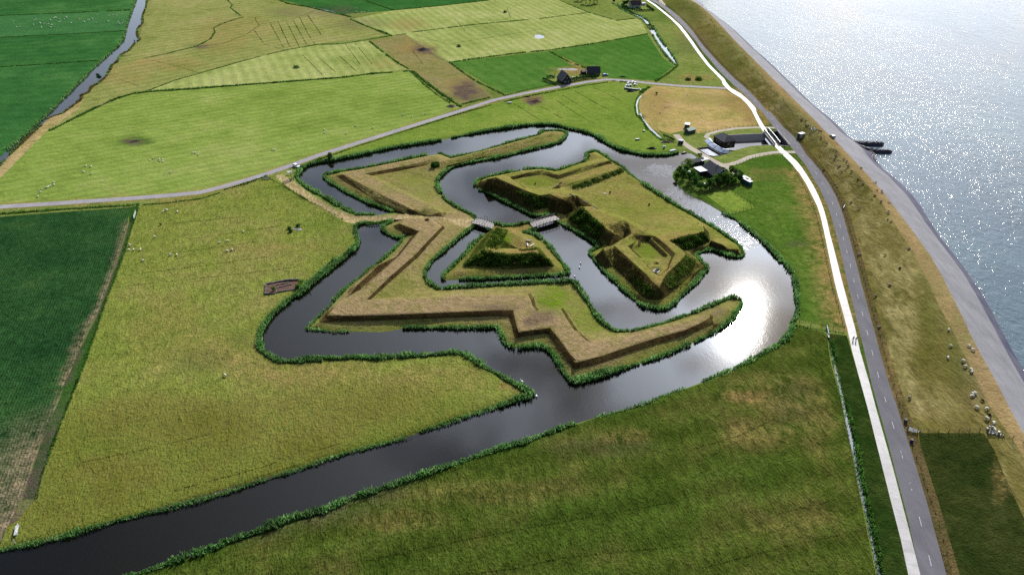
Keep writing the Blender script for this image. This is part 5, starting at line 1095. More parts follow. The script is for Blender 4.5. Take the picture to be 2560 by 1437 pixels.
def tree(px, h, r, kind, label, cat='tree', group=None, name='garden_tree', n=None, trunk=True):
    p = G(*px); t = thing(name, label, cat, (p.x, p.y, p.z), RNG.uniform(0, 6.28), group)
    if group == 'trees round the moat house': h *= 1.1; r *= 1.25
    v, f, rd = crown(h * (.22 if trunk else .05), h, r, n or int(260 * r), 8, .62 if r > 1.6 else .42)
    fast_mesh('crown', v, f, TREE_MATS[kind], parent=t, rnd=rd)
    if trunk:
        m = MB(); m.tube((0, 0, -.2), (.05, 0, h * .45), .09 * r, 7, .05 * r)
        for i in range(4):
            a = i * 1.57 + RNG.uniform(-.5, .5); m.tube((.04, 0, h * RNG.uniform(.25, .42)), (r * .45 * math.cos(a), r * .45 * math.sin(a), h * RNG.uniform(.5, .72)), .04 * r, 5, .015 * r)
        m.build('trunk', M_['bark'], t)
    return t
def hedge(pts, w, h, label, kind='hedge', cat='hedge', group=None, dens=26, name='garden_hedge'):
    l = [G(*p) for p in pts]; o = l[0]; segs = [(np.array(b) - np.array(a)) for a, b in zip(l[:-1], l[1:])]; L = np.array([np.linalg.norm(s) for s in segs]); n = int(L.sum() * (w + h) * dens)
    k = RNG.choice(len(segs), n, p=L / L.sum()); f = RNG.uniform(0, 1, n); a = np.array([np.array(q) for q in l[:-1]])[k] + np.array(segs)[k] * f[:, None]
    nr = np.stack([-np.array(segs)[k][:, 1], np.array(segs)[k][:, 0]], 1); nr /= np.linalg.norm(nr, axis=1)[:, None]
    th = RNG.uniform(0, math.pi, n); rad = RNG.uniform(.7, 1.08, n); wv = 1 + .22 * np.sin(a[:, 0] * 1.9 + a[:, 1] * 1.3)
    c = a.copy(); c[:, :2] += nr * (np.cos(th) * w / 2 * rad)[:, None]; c[:, 2] += np.abs(np.sin(th)) ** .5 * h * rad * wv
    d = RNG.normal(0, 1, (n, 3)); d /= np.linalg.norm(d, axis=1)[:, None]; a2 = np.cross(d, RNG.normal(0, 1, (n, 3))); a2 /= np.linalg.norm(a2, axis=1)[:, None]; s_ = .42 * RNG.uniform(.6, 1.3, n)[:, None]
    v = np.empty((n, 4, 3)); v[:, 0] = c - d * s_ * .5; v[:, 1] = c + a2 * s_ * .4; v[:, 2] = c + d * s_ * .5; v[:, 3] = c - a2 * s_ * .4; v[:, :, 2] = np.maximum(v[:, :, 2], -.1)
    v -= np.array(o); ob = fast_mesh(name, v.reshape(-1, 3), np.arange(n)[:, None] * 4 + np.arange(4), TREE_MATS[kind], rnd=np.repeat(RNG.beta(2, 2, n), 4)); ob.location = o
    return tag(ob, label, cat, group)
GT = [((500, 905), 5.2, 2.6, 'olive', 'broad grey-green tree at the water end of the house garden'), ((372, 985), 3.6, 1.7, 'mid', 'bushy tree on the rounded garden bank nearest the moat'), ((430, 1060), 4.0, 1.9, 'dark', 'dark tree below the broad grey-green tree in the garden'), ((520, 1130), 4.6, 2.0, 'dark', 'dark tree left of the garden lawn'), ((610, 1190), 4.2, 2.0, 'dark', 'second dark tree along the moat side of the garden'), ((660, 1120), 3.0, 1.2, 'mid', 'small round tree on the garden lawn'), ((715, 1125), 2.6, 1.1, 'dark', 'small dark round tree before the house wall'), ((850, 1215), 4.4, 2.0, 'dark', 'dark tree in the garden front row below the house'), ((930, 1170), 4.6, 2.1, 'mid', 'tall bushy tree under the house gable'), ((1010, 1190), 4.0, 1.8, 'dark', 'dark tree in the middle of the garden front row'),
      ((1085, 1150), 5.0, 2.2, 'mid', 'tallest bushy tree right of the house gable'), ((1170, 1130), 4.6, 2.1, 'olive', 'olive tree in the right part of the garden row'), ((1250, 1110), 4.2, 2.0, 'dark', 'dark tree near the garden containers'), ((1320, 1120), 3.6, 1.6, 'dark', 'last dark tree of the garden row beside the containers'), ((1180, 1020), 4.6, 2.0, 'mid', 'bushy tree between the house and the lane'), ((1250, 1045), 4.0, 1.7, 'olive', 'olive tree beside the lane hedge'), ((690, 730), 2.2, 1.2, 'mid', 'light green shrub at the corner of the dam'),
      ((330, 1060), 2.6, 1.4, 'mid', 'low shrub at the very edge of the moat left of the garden'), ((470, 990), 4.2, 1.7, 'dark', 'dark tree beside the white garden cover'), ((570, 1080), 4.4, 1.8, 'mid', 'leafy tree between the garden cover and the lawn'), ((700, 1250), 3.2, 1.6, 'dark', 'low dark tree closest to the sparkling strip of moat'), ((780, 1250), 3.0, 1.5, 'dark', 'dark shrub at the lower tip of the garden'), ((900, 1235), 3.2, 1.6, 'olive', 'olive shrub along the lower garden boundary'), ((985, 1130), 4.2, 1.7, 'dark', 'dark tree touching the right gable of the moat house'), ((1130, 1190), 3.6, 1.7, 'dark', 'dark shrub at the lower boundary right of the gable'), ((1225, 1165), 3.4, 1.6, 'mid', 'bushy shrub at the lower boundary near the containers'), ((1090, 1040), 3.6, 1.5, 'dark', 'dark tree close behind the house on the lane side')]
for p, h, r, k, lb in GT: tree(K([p])[0], h, r, k, lb, group='trees round the moat house')
for p, h, r, k, lb in [((410, 90), 9, 4.2, 'dark', 'left one of the dark trees at the top edge of the picture'), ((500, 100), 8, 4.0, 'mid', 'lighter tree in the clump at the top edge'), ((590, 95), 9, 4.5, 'dark', 'middle dark tree of the clump at the top edge'), ((665, 75), 8.5, 4.0, 'dark', 'right dark tree of the clump at the top edge'), ((230, 20), 7, 3.6, 'dark', 'dark tree left of the clump at the top edge'), ((310, 30), 7, 3.4, 'mid', 'green tree beside the ditch at the top edge'), ((1330, 130), 5, 3.0, 'hedge', 'dark tree at the left end of the white far farmhouse'), ((1280, 135), 4.5, 2.6, 'hedge', 'outer dark tree left of the white far farmhouse'), ((1400, 5), 7, 4, 'dark', 'dark tree behind the white far farmhouse'), ((1500, 0), 7, 4, 'dark', 'second dark tree behind the white far farmhouse')]:
    tree(Y9([p])[0], h, r, k, lb, group='trees by the far farm')
tree(W([(1590, 150)])[0], 3.2, 2.3, 'olive', 'round grey-green willow bush between farm road and moat', 'bush', name='willow_bush')
tree(T1([(738, 590)])[0], 3.6, 2.6, 'hedge', 'round dark bush standing in the far canal', 'bush', name='water_bush', trunk=False, n=700)
tree(A([(1105, 375)])[0], 2.0, 1.7, 'dark', 'dark bush at the head of the long north ridge', 'bush', name='bramble_bush', trunk=False)
tree(X6([(290, 1225)])[0], 1.9, 1.0, 'dark', 'round dark shrub inside the ruined foundation', 'bush', name='ruin_bush', trunk=False)
tree(X6([(750, 1120)])[0], 2.0, 1.5, 'mid', 'bush at the moat end of the ruined foundation', 'bush', name='ruin_bush', trunk=False)
tree(X6([(680, 1180)])[0], 1.6, 1.3, 'dark', 'low dark bush by the sunken part of the ruined foundation', 'bush', name='ruin_bush', trunk=False)
tree(T2([(2040, 20)])[0], 3, 2, 'dark', 'bush where the bright stream begins', 'bush', name='stream_bush', trunk=False)
tree(Q([(385, 1130)])[0], 1.4, 1.1, 'dark', 'small dark shrub on the dry yellow field', 'bush', name='field_bush', trunk=False)
tree(Q([(770, 960)])[0], .8, 2.6, 'olive', 'pale reed tussock left in the meadow beside the cycle path', 'reed clump', name='reed_tussock', trunk=False); tree(Q([(890, 955)])[0], 1.2, 3.2, 'mid', 'light green reed clump in the meadow beside the cycle path', 'reed clump', name='reed_tussock', trunk=False)
for p, lb in ((T2([(1228, 96)])[0], 'small reedy pond clump in the pale field at the top'), (T2([(885, 349)])[0], 'reedy pond clump beside the worn brown strip'), (T1([(2205, 505)])[0], 'dark reedy pond clump in the pale field at the left'), ):
    tree(p, 1.2, 2.6, 'hedge', lb, 'reed clump', 'field ponds', 'pond_reeds', 260, False)
for q, lb in (((690, 170), 'long dark reed clump along the back of the meadow pond'), ((545, 215), 'left dark reed clump of the meadow pond'), ((570, 262), 'lower dark reed clump of the meadow pond')):
    tree(X6([q])[0], .9, 1.4, 'hedge', lb, 'reed clump', 'meadow pond reeds', 'pond_reeds', 220, False)
for i, q in enumerate([(2060, 180), (1068, 270), (1030, 250), (1085, 40), (1060, 130), (870, 462)]):
    pass
hedge(HZ([(150, 515), (300, 570), (450, 620)]), 2.0, 1.7, 'dark clipped hedge left of the black barn drive'); hedge(HZ([(225, 465), (300, 460), (395, 470)]), 1.6, 1.5, 'short dark hedge behind the black barn drive')
hedge(HZ([(580, 580), (760, 545), (900, 510), (1060, 485), (1200, 470), (1300, 455)]), 2.6, 2.2, 'tall green hedge between the two dark farm buildings and the road')
hedge(K([(1205, 895), (1290, 945), (1400, 1005)]), 1.1, .9, 'low dark hedge along the lane below the sluice'); hedge(K([(930, 850), (1010, 895), (1100, 920)]), 1.0, 1.0, 'low garden hedge between the house and the lane')
hedge(Y9([(1230, 150), (1350, 210), (1500, 265)]), 3, 2.4, 'dark hedge between the bright stream and the far farmhouse'); hedge(Y9([(1500, 270), (1700, 266), (1980, 255)]), 1.6, 1.6, 'dark hedge along the front of the far farm garden'); hedge(Y9([(1560, 200), (1690, 245)]), 1.4, 1.4, 'short hedge dividing the far farm garden'); hedge(Y9([(1800, 140), (1880, 200), (1960, 250)]), 1.6, 1.4, 'hedge on the road side of the far farm garden')
hedge(Q([(275, 320), (320, 325), (360, 330)]), 3.0, 1.6, 'dark reedy dam between the two bright stream pools', cat='reed dam', name='reed_dam')
hedge(K([(110, 400), (200, 430), (290, 480)]), 1.0, 1.3, 'dark hedge beside the small hut near the dam')
# ---------------------------------------------------------------- buildings
def frame_xy(o, rz):
    c, s = math.cos(rz), math.sin(rz); return lambda x, y, z: (o[0] + x * c - y * s, o[1] + x * s + y * c, o[2] + z)
def house(name, label, cat, corner, along_px, L, Wd, hw, hr, wall, roof, side=1, over=.35, wins=(), chim=None, trim=None, group=None, hip=False, doors=()):
    """corner: near corner (photo px); ridge runs from it towards along_px; depth to the left (side=1) or right (-1)"""
    p = G(*corner); rz = ang(corner, along_px); t = thing(name, label, cat, (p.x, p.y, p.z), rz, group); y1 = Wd * side
    m = MB(); y0 = 0.0; ya, yb = min(y0, y1), max(y0, y1); ym = (ya + yb) / 2
    v = [(0, ya, -.2), (L, ya, -.2), (L, yb, -.2), (0, yb, -.2), (0, ya, hw), (L, ya, hw), (L, yb, hw), (0, yb, hw), (0, ym, hw + (0 if hip else hr - .12)), (L, ym, hw + (0 if hip else hr - .12))]
    m.add(v, [(0, 1, 5, 4), (2, 3, 7, 6), (1, 2, 6, 9, 5), (3, 0, 4, 8, 7), (3, 2, 1, 0)]); m.build('wall', wall, t)
    r = MB(); k = hr / (Wd / 2); e = over; th = .14; hp = Wd * .42 if hip else -e
    for sgn, ye in ((-1, ya), (1, yb)):
        yo = ye + sgn * e; zo = hw - k * e
        r.add([(-e, yo, zo), (L + e, yo, zo), (L - hp, ym, hw + hr), (hp, ym, hw + hr), (-e, yo, zo - th), (L + e, yo, zo - th), (L - hp, ym, hw + hr - th), (hp, ym, hw + hr - th)],
              [(0, 1, 2, 3), (7, 6, 5, 4), (4, 5, 1, 0), (5, 6, 2, 1), (7, 4, 0, 3)] if sgn < 0 else [(3, 2, 1, 0), (4, 5, 6, 7), (0, 1, 5, 4), (1, 2, 6, 5), (3, 0, 4, 7)])
    if hip:
        for x0, xr, s_ in ((-e, hp, -1), (L + e, L - hp, 1)):
            zo = hw - k * e; r.add([(x0, ya - e, zo), (x0, yb + e, zo), (xr, ym, hw + hr)], [(0, 2, 1) if s_ < 0 else (0, 1, 2)])
    ro = r.build('roof', roof, t)
    if chim:
        c = MB(); c.box((L * chim[0], ym + (yb - ya) * chim[1], hw + hr * .9 + .25), (.6, .6, 1.1)); c.build('chimney', M_['brick'] if len(chim) < 3 else chim[2], ro)
    if trim:
        for x in (-e - .03, L + e + .03):
            q = MB()
            for sgn, ye in ((-1, ya), (1, yb)): q.tube((x, ye + sgn * e, hw - k * e), (x, ym, hw + hr + .02), .09, 4)
            q.build('gable_trim', trim, ro)
    for face, a, z, w_, h_ in wins:
        f = MB(); g = MB()
        if face == 'near': f.box((a, y0 - .03 * side, z), (w_ + .16, .07, h_ + .16)); g.box((a, y0 - .07 * side, z), (w_, .05, h_))
        elif face == 'far': f.box((a, y1 + .03 * side, z), (w_ + .16, .07, h_ + .16)); g.box((a, y1 + .07 * side, z), (w_, .05, h_))
        elif face == 'end': f.box((L + .03, a * side, z), (.07, w_ + .16, h_ + .16)); g.box((L + .07, a * side, z), (.05, w_, h_))
        else: f.box((-.03, a * side, z), (.07, w_ + .16, h_ + .16)); g.box((-.07, a * side, z), (.05, w_, h_))
        fo = f.build('window', M_['white'], t); g.build('pane', M_['glass'], fo)
    for face, a, w_, h_ in doors:
        f = MB()
        if face == 'near': f.box((a, y0 - .04 * side, h_ / 2), (w_, .08, h_))
        elif face == 'end': f.box((L + .04, a * side, h_ / 2), (.08, w_, h_))
        else: f.box((-.04, a * side, h_ / 2), (.08, w_, h_))
        do = f.build('door', M_['greengrey'], t)
    return t
# pump house on the sluice
pk = K([(1068, 588), (895, 478)])
house('pump_house', 'tall brown brick pump house with dark tiled roof over the sluice basin', 'pump house', pk[0], pk[1], 9.4, 7.0, 3.9, 2.3, M_['darkbrick'], M_['slate'], side=-1, hip=True, wins=[('near', 3.4, 2.3, .7, 1.3), ('near', 5.0, 2.3, .7, 1.3), ('near', 6.6, 2.3, .7, 1.3), ('start', 3.0, 2.3, .9, 1.2)], doors=[('start', 4.6, 1.2, 2.1)])
# sheds
s1 = K([(452, 262), (545, 272)]); house('storage_shed', 'small grey shed behind the green roofed shed', 'shed', s1[0], s1[1], 2.6, 3.4, 2.3, .5, M_['greengrey'], M_['steel'], side=1, over=.12, doors=[('near', 1.6, 1.0, 1.9)])
s2 = K([(518, 358), (652, 325)]); house('green_shed', 'long shed with green sheet roof at the edge of the dry field', 'shed', s2[0], s2[1], 5.2, 3.4, 2.0, .8, M_['greengrey'], M_['greenroof'], side=1, over=.2, doors=[('near', 2.2, 1.2, 1.8)], wins=[('near', 3.9, 1.3, .8, .6)])
s3 = K([(350, 515), (415, 525)]); house('lane_hut', 'little dark hut with white roof where the lane reaches the dam', 'hut', s3[0], s3[1], 2.4, 2.2, 2.1, .3, M_['black'], M_['white'], side=1, over=.1, doors=[('near', 1.1, .8, 1.8)])
# moat house
h1 = K([(930, 1105), (770, 985)])
house('moat_house', 'dark roofed house among trees on the round garden bank', 'house', h1[0], h1[1], 11.5, 7.6, 2.5, 3.0, M_['black'], M_['slate'], side=-1, trim=M_['white'], wins=[('near', 2.2, 1.4, 1.4, 1.1), ('near', 5.0, 1.4, 1.6, 1.2), ('near', 8.4, 1.4, 1.4, 1.1), ('start', 2.6, 1.5, 1.2, 1.2), ('start', 5.0, 1.5, 1.2, 1.2), ('start', 3.8, 3.6, .9, .8)], chim=(.45, .0, M_['stone']), doors=[('near', 6.8, 1.0, 2.0)])
p = G(*K([(690, 1040)])[0]); rz = ang(K([(690, 1040)])[0], K([(580, 965)])[0]); t = thing('flat_annex', 'flat white roofed annex on the garden side of the moat house', 'annex', (p.x, p.y, p.z), rz)
m = MB(); m.box((2.6, -2.0, 1.2), (5.2, 4.0, 2.8)); m.build('wall', M_['black'], t); m = MB(); m.box((2.6, -2.0, 2.7), (5.6, 4.4, .22)); m.build('roof', M_['white'], t)
for a in (1.2, 3.4):
    f = MB(); f.box((a, .03, 1.25), (1.5, .06, 1.5)); fo = f.build('window', M_['white'], t); g = MB(); g.box((a, .07, 1.25), (1.3, .05, 1.3)); g.build('pane', M_['glass'], fo)
b1 = K([(560, 868), (715, 842)]); house('garden_barn', 'long low dark barn between the moat house and the dam', 'barn', b1[0], b1[1], 7.6, 3.4, 1.9, 1.1, M_['black'], M_['slate'], side=1, over=.2, doors=[('near', 3.6, 1.6, 1.8)])
p = G(*K([(735, 850)])[0]); rz = ang(K([(735, 850)])[0], K([(870, 805)])[0]); t = thing('car_port', 'striped open car port at the lane end of the garden barn', 'car port', (p.x, p.y, p.z), rz)
for x in (.2, 4.6):
    for y in (.2, 3.0): m = MB(); m.box((x, y, 1.0), (.14, .14, 2.2)); m.build('post', M_['darkwood'], t)
m = MB(); m.box((2.4, 1.6, 2.15), (5.2, 3.6, .12)); m.build('roof', M_['slate'], t)
for x in (.5, 1.7, 2.9): m = MB(); m.box((x, 1.6, 2.26), (.6, 3.4, .08)); m.build('roof_strip', M_['white'], t)
for q, lb in (((1375, 1135), 'long dark container with white roof at the garden end, lane side'), ((1345, 1095), 'dark container with white roof half hidden by the last garden tree')):
    p = G(*K([q])[0]); rz = ang(K([(1380, 1080)])[0], K([(1470, 1130)])[0]); t = thing('site_container', lb, 'container', (p.x, p.y, p.z), rz, 'containers by the lane')
    m = MB(); m.box((2.2, 1.1, 1.1), (4.6, 2.1, 2.2)); m.build('body', M_['teal'], t); m = MB(); m.box((2.2, 1.1, 2.24), (4.7, 2.2, .1)); m.build('roof', M_['white'], t); m = MB(); m.box((4.53, 1.1, 1.05), (.06, 1.7, 1.9)); m.build('door', M_['greengrey'], t)
# far farm by the road
f1 = HZ([(548, 600), (412, 492)]); house('black_barn_house', 'black wooden house with steep roof and white gable edge', 'house', f1[0], f1[1], 9.2, 6.6, 2.4, 4.4, M_['black'], M_['slate'], side=-1, trim=M_['white'], wins=[('start', 2.0, 1.3, .9, 1.0), ('start', 4.6, 1.3, .9, 1.0), ('start', 3.3, 3.7, .8, .9), ('near', 4.0, 1.3, .9, .8)], doors=[('start', 3.3, .9, 2.0)])
f2 = HZ([(1090, 425), (1345, 425)]); house('brick_farmhouse', 'long brick farmhouse with broad dark roof behind the tall hedge', 'house', f2[0], f2[1], 8.4, 6.4, 2.4, 3.2, M_['brick'], M_['slate'], side=1, wins=[('near', 1.6, 1.3, 1.0, 1.0), ('near', 4.6, 1.3, 1.1, 1.0), ('near', 6.8, 1.3, 1.0, 1.0), ('end', 3.2, 1.4, 1.0, 1.0)], chim=(.5, .06, M_['stone']), doors=[('near', 3.2, .9, 2.0)])
f3 = HZ([(975, 395), (1075, 385)]); house('side_annex', 'small dark annex at the left end of the brick farmhouse', 'annex', f3[0], f3[1], 3.0, 2.8, 1.9, .9, M_['black'], M_['slate'], side=1, over=.15, wins=[('near', 1.5, 1.1, .9, .8)])
f4 = Y9([(1440, 190), (1640, 178)]); house('white_farmhouse', 'small white walled farmhouse with brown roof near the top edge', 'house', f4[0], f4[1], 10.5, 6.0, 2.8, 3.4, M_['white'], M_['redroof'], side=1, wins=[('near', 1.8, 1.5, 1.2, 1.1), ('near', 4.2, 1.5, 1.2, 1.1), ('near', 8.2, 1.5, 1.2, 1.1)], doors=[('near', 6.2, 1.0, 2.0)])
f5 = Y9([(1700, 132), (1770, 122)]); house('white_shed', 'white shed beside the far farmhouse', 'shed', f5[0], f5[1], 4.0, 3.0, 1.9, .8, M_['white'], M_['white'], side=1, over=.1, doors=[('near', 2.0, 1.2, 1.7)])

# ---------------------------------------------------------------- sluice works
bz = [P(*q)[:2] for q in BASIN]
o_ = thing('sluice_basin', 'deep walled sluice basin between pump house and sea road', 'basin', (*P(*K([(1500, 470)])[0])[:2], 0)); ox, oy = o_.location.x, o_.location.y
ctr = np.mean(np.array(bz), axis=0)
def wall_between(a, b, z0, z1, th, mat, name, parent, slope=0.0):
    a, b = np.array(a), np.array(b); d = (b - a) / np.linalg.norm(b - a); n = np.array([-d[1], d[0]])
    if (ctr - (a + b) / 2) @ n < 0: n = -n
    q0, q1 = a - n * th, b - n * th; i0, i1 = a + n * slope, b + n * slope; ref = np.array([ox, oy])
    v = [(*(x - ref), z) for x, z in ((q0, z0), (q1, z0), (i1, z0), (i0, z0), (q0, z1), (q1, z1), (b, z1), (a, z1))]
    bm = bmesh.new(); vv = [bm.verts.new(p) for p in v]
    for f in ((3, 2, 1, 0), (4, 5, 6, 7), (0, 1, 5, 4), (1, 2, 6, 5), (2, 3, 7, 6), (3, 0, 4, 7)): bm.faces.new([vv[i] for i in f])
    bmesh.ops.recalc_face_normals(bm, faces=bm.faces); me = bpy.data.meshes.new(name); bm.to_mesh(me); bm.free(); me.materials.append(mat); ob = bpy.data.objects.new(name, me); COL.objects.link(ob); ob.parent = parent
    return ob
nb_ = len(bz)
for i in range(nb_):
    a, b = bz[i], bz[(i + 1) % nb_]; far_ = i in (0, 1)
    wall_between(a, b, -3.0, .06, .45, M_['concrete'] if far_ or i in (4, 5, 6, 7) else M_['darkconc'], 'basin_wall', o_, 4.0 if far_ else 0.0)
q = BASIN2; b2 = [P(*k_)[:2] for k_ in q]; ctr = np.mean(np.array(b2), axis=0)
o2 = thing('outfall_pit', 'dark concrete outfall pit beside the dam below the pale blue screen', 'outfall', (*b2[2], 0)); ox, oy = b2[2]
for i in range(len(b2)): wall_between(b2[i], b2[(i + 1) % len(b2)], -1.4, .1, .35, M_['darkconc'], 'pit_wall', o2)
# curved pale blue screen
lo = [G(*p) for p in K([(772, 462), (860, 556), (960, 616), (1060, 662), (1165, 668)])]; t = thing('curved_screen', 'long curved pale blue steel screen in front of the pump house', 'screen', lo[0])
v = []; f = []
lo_r = resample([tuple(p) for p in lo], 18)
tv = [lo_r[min(i + 1, 17)] - lo_r[max(i - 1, 0)] for i in range(18)]
for i in range(18):
    d = tv[i][:2] / np.linalg.norm(tv[i][:2]); n = np.array([-d[1], d[0]]); n = n if n[1] > 0 else -n
    for k_, z in ((0.0, .1), (2.2, 1.5), (2.45, 1.5), (.9, .1)): v.append((lo_r[i][0] + n[0] * k_ - lo[0].x, lo_r[i][1] + n[1] * k_ - lo[0].y, z))
for i in range(17):
    a = i * 4
    for j in range(4): f.append((a + j, a + (j + 1) % 4, a + 4 + (j + 1) % 4, a + 4 + j))
f += [(0, 1, 2, 3), (68, 71, 70, 69)]
sc_ = mesh_obj('panel', v, f, M_['bluewhite'], parent=t); mb_ = bmesh.new(); mb_.from_mesh(sc_.data); bmesh.ops.recalc_face_normals(mb_, faces=mb_.faces); mb_.to_mesh(sc_.data); mb_.free()
for i in (4, 9, 14): 
    m = MB(); m.tube((v[i * 4][0], v[i * 4][1], .16), (v[i * 4 + 1][0], v[i * 4 + 1][1], 1.56), .06, 4); m.build('rib', M_['steel'], t)
# railings on the cycle bridge
def railing(name, label, pts, h, mat, step=1.6, bars=2, cat='railing', group=None, r=.05, cross=False, top=None):
    l = [G(*p) for p in pts]; o = l[0]; rs = resample([tuple(p) for p in l], max(2, int(sum((l[i + 1] - l[i]).length for i in range(len(l) - 1)) / step) + 1)); t = thing(name, label, cat, o, 0, group)
    first = None
    for k_, p in enumerate(rs):
        loc = (p[0] - o.x, p[1] - o.y, p[2] - o.z)
        if first is None: m = MB(); m.box((0, 0, h / 2), (r * 2, r * 2, h + .1)); first = m.build('post', mat, t); first.location = loc
        else: c = first.copy(); COL.objects.link(c); c.parent = t; c.location = loc
    for b_ in range(bars):
        z = h * (1 - b_ / bars * .9); m = MB()
        for a, c in zip(rs[:-1], rs[1:]):
            m.tube((a[0] - o.x, a[1] - o.y, a[2] - o.z + z), (c[0] - o.x, c[1] - o.y, c[2] - o.z + z), r * .8, 4)
            if cross and b_ == 0: m.tube((a[0] - o.x, a[1] - o.y, .1), (c[0] - o.x, c[1] - o.y, h), r * .6, 4)
        m.build('rail', top if (top and b_ == 0) else mat, t)
    return t
railing('bridge_railing', 'dark lattice railing on the land side of the cycle path bridge', K([(1722, 318), (1808, 425), (1895, 540)]), 1.7, M_['iron'], 1.3, 3, r=.13, cross=True, top=M_['steel'], group='lattice railings of the cycle bridge')
railing('bridge_railing', 'dark lattice railing on the sea side of the cycle path bridge', K([(1785, 300), (1882, 410), (1972, 528)]), 1.7, M_['iron'], 1.3, 3, r=.13, cross=True, top=M_['steel'], group='lattice railings of the cycle bridge')
railing('road_railing', 'dark green parapet railing where the road crosses the sluice', K([(1930, 302), (2030, 420), (2132, 545)]), 1.0, M_['greenrail'], 1.2, 4, r=.08)
p = K([(1700, 318), (1890, 548), (1985, 530), (1795, 300)]); c4 = [P(*q)[:2] for q in p]; m = MB(); m.prism(c4, -1.0, -.06); tag(m.build('bridge_deck', M_['darkconc']), 'concrete slab carrying the cycle path over the sluice basin', 'bridge')
# lane rail over the outfall
railing('dam_railing', 'white rail between the dam lane and the outfall pit', K([(735, 625), (840, 680)]), .9, M_['white'], 1.5, 2)
_cr = railing('culvert_railing', 'pale blue culvert railing at the head of the roadside ditch', U([(430, 470), (455, 590), (480, 700)]), 1.0, M_['bluerail'], .9, 4, r=.09); 
m = MB(); a, b = G(*U([(470, 690)])[0]), G(*U([(495, 800)])[0]); m.box(((a + b) / 2)[:], (.5, (b - a).length, 1.2), math.atan2((b - a).y, (b - a).x) - math.pi / 2); _ch = m.build('head_wall', M_['greenrail'], _cr); _ch.location = -_cr.location

# ---------------------------------------------------------------- wooden fort bridges
def fort_bridge(label, a0, a1, b0, b1, z0, z1, mast=None):
    """near edge a0-a1, far edge b0-b1 in photo px at deck height"""
    q = [Vector(P(*a0, z0)), Vector(P(*a1, z1)), Vector(P(*b1, z1)), Vector(P(*b0, z0))]; o = (q[0] + q[1]) / 2; o.z = -.5; t = thing('wooden_bridge', label, 'bridge', o, 0, 'wooden bridges of the fort')
    q = [p - o for p in q]; m = MB(); n = 9
    rows = []
    for i in range(n):
        f_ = i / (n - 1); cam_ = .35 * math.sin(math.pi * f_); A_, B_ = q[0].lerp(q[1], f_), q[3].lerp(q[2], f_); rows.append((A_ + Vector((0, 0, cam_)), B_ + Vector((0, 0, cam_))))
    for (A0, B0), (A1, B1) in zip(rows[:-1], rows[1:]):
        v = [A0, A1, B1, B0]; m.add([x - Vector((0, 0, .22)) for x in v] + v, [(3, 2, 1, 0), (4, 5, 6, 7), (0, 1, 5, 4), (1, 2, 6, 5), (2, 3, 7, 6), (3, 0, 4, 7)])
    m.build('deck', M_['deck'], t)
    for side_, mt in ((0, M_['wood']), (1, M_['wood'])):
        ra = MB()
        for i in range(n - 1):
            for z in (.55, 1.05): ra.tube(rows[i][side_] + Vector((0, 0, z)), rows[i + 1][side_] + Vector((0, 0, z)), .06, 4)
        ro = ra.build('railing', mt, t)
        for i in range(n): pp = MB(); pp.tube(rows[i][side_] - Vector((0, 0, .3)), rows[i][side_] + Vector((0, 0, 1.15)), .075, 5); pp.build('post', M_['darkwood'], ro)
    for i in (1, 3, 5, 7):
        for side_ in (0, 1):
            pp = MB(); b_ = rows[i][side_]; pp.tube((b_.x, b_.y, -.6), b_ - Vector((0, 0, .2)), .14, 6); pp.build('pile', M_['darkwood'], t)
    if mast:
        for i, s_ in mast: pp = MB(); pp.tube(rows[i][s_], rows[i][s_] + Vector((0, 0, 2.4)), .1, 6); pp.build('gate_post', M_['darkwood'], t)
    return t
r_ = R([(245, 488), (690, 608), (335, 395), (722, 505)]); fort_bridge('left wooden bridge with pale boards and a tall gate post', r_[0], r_[1], r_[2], r_[3], .9, .9, [(5, 1), (4, 1)])
r_ = R([(1545, 575), (2110, 405), (1480, 492), (2010, 330)]); fort_bridge('right wooden bridge on dark piles, rising to the core fort', r_[0], r_[1], r_[2], r_[3], 1.0, 1.3)

# ---------------------------------------------------------------- groynes of dark stone
def groyne(label, cl, w, z1, name='groyne'):
    l = resample([P(x, y, 0) for x, y in cl], 26); v = []; f = []; m = 9; o = l[0]
    for i in range(26):
        d = l[min(i + 1, 25)] - l[max(i - 1, 0)]; d = d[:2] / np.linalg.norm(d[:2]); n = np.array([-d[1], d[0]]); k_ = min(1, (25 - i) / 3 + .25)
        for j in range(m):
            s_ = j / (m - 1) * 2 - 1; z = -2.2 + (z1 + 2.2) * (1 - abs(s_) ** 2.2) * (.55 + .45 * k_) + RNG.normal(0, .09)
            v.append((l[i][0] + n[0] * s_ * w / 2 * k_ - o[0], l[i][1] + n[1] * s_ * w / 2 * k_ + RNG.normal(0, .1) - o[1], z))
    for i in range(25):
        for j in range(m - 1): a = i * m + j; f.append((a, a + m, a + m + 1, a + 1))
    ob = mesh_obj(name, v, f, M_['rock']); ob.location = (o[0], o[1], 0); return tag(ob, label, 'groyne', 'stone groynes in the sea')
groyne('upper dark stone groyne running out from the dike', V([(1380, 610), (1550, 632), (1800, 640), (2140, 650)]), 5.4, .5); groyne('lower dark stone groyne running out from the dike', V([(1640, 720), (1850, 790), (2050, 805), (2320, 815)]), 4.0, .3)
v, f, rd = [], [], []; m = MB()
for q in inside_px(V([(1690, 770), (1800, 800), (1920, 880), (1975, 1050), (1880, 1000), (1760, 880)]), 260):
    p = P(q[0], q[1], -1.0); s_ = RNG.uniform(.5, 1.1); m.box((p[0], p[1], -1.25 + RNG.uniform(0, .3)), (s_, s_ * RNG.uniform(.6, 1), .9), RNG.uniform(0, 3), RNG.uniform(.5, .8))
tag(m.build('boulders', M_['paverock']), 'apron of pale boulders at the root of the lower groyne', 'boulders', kind='stuff')

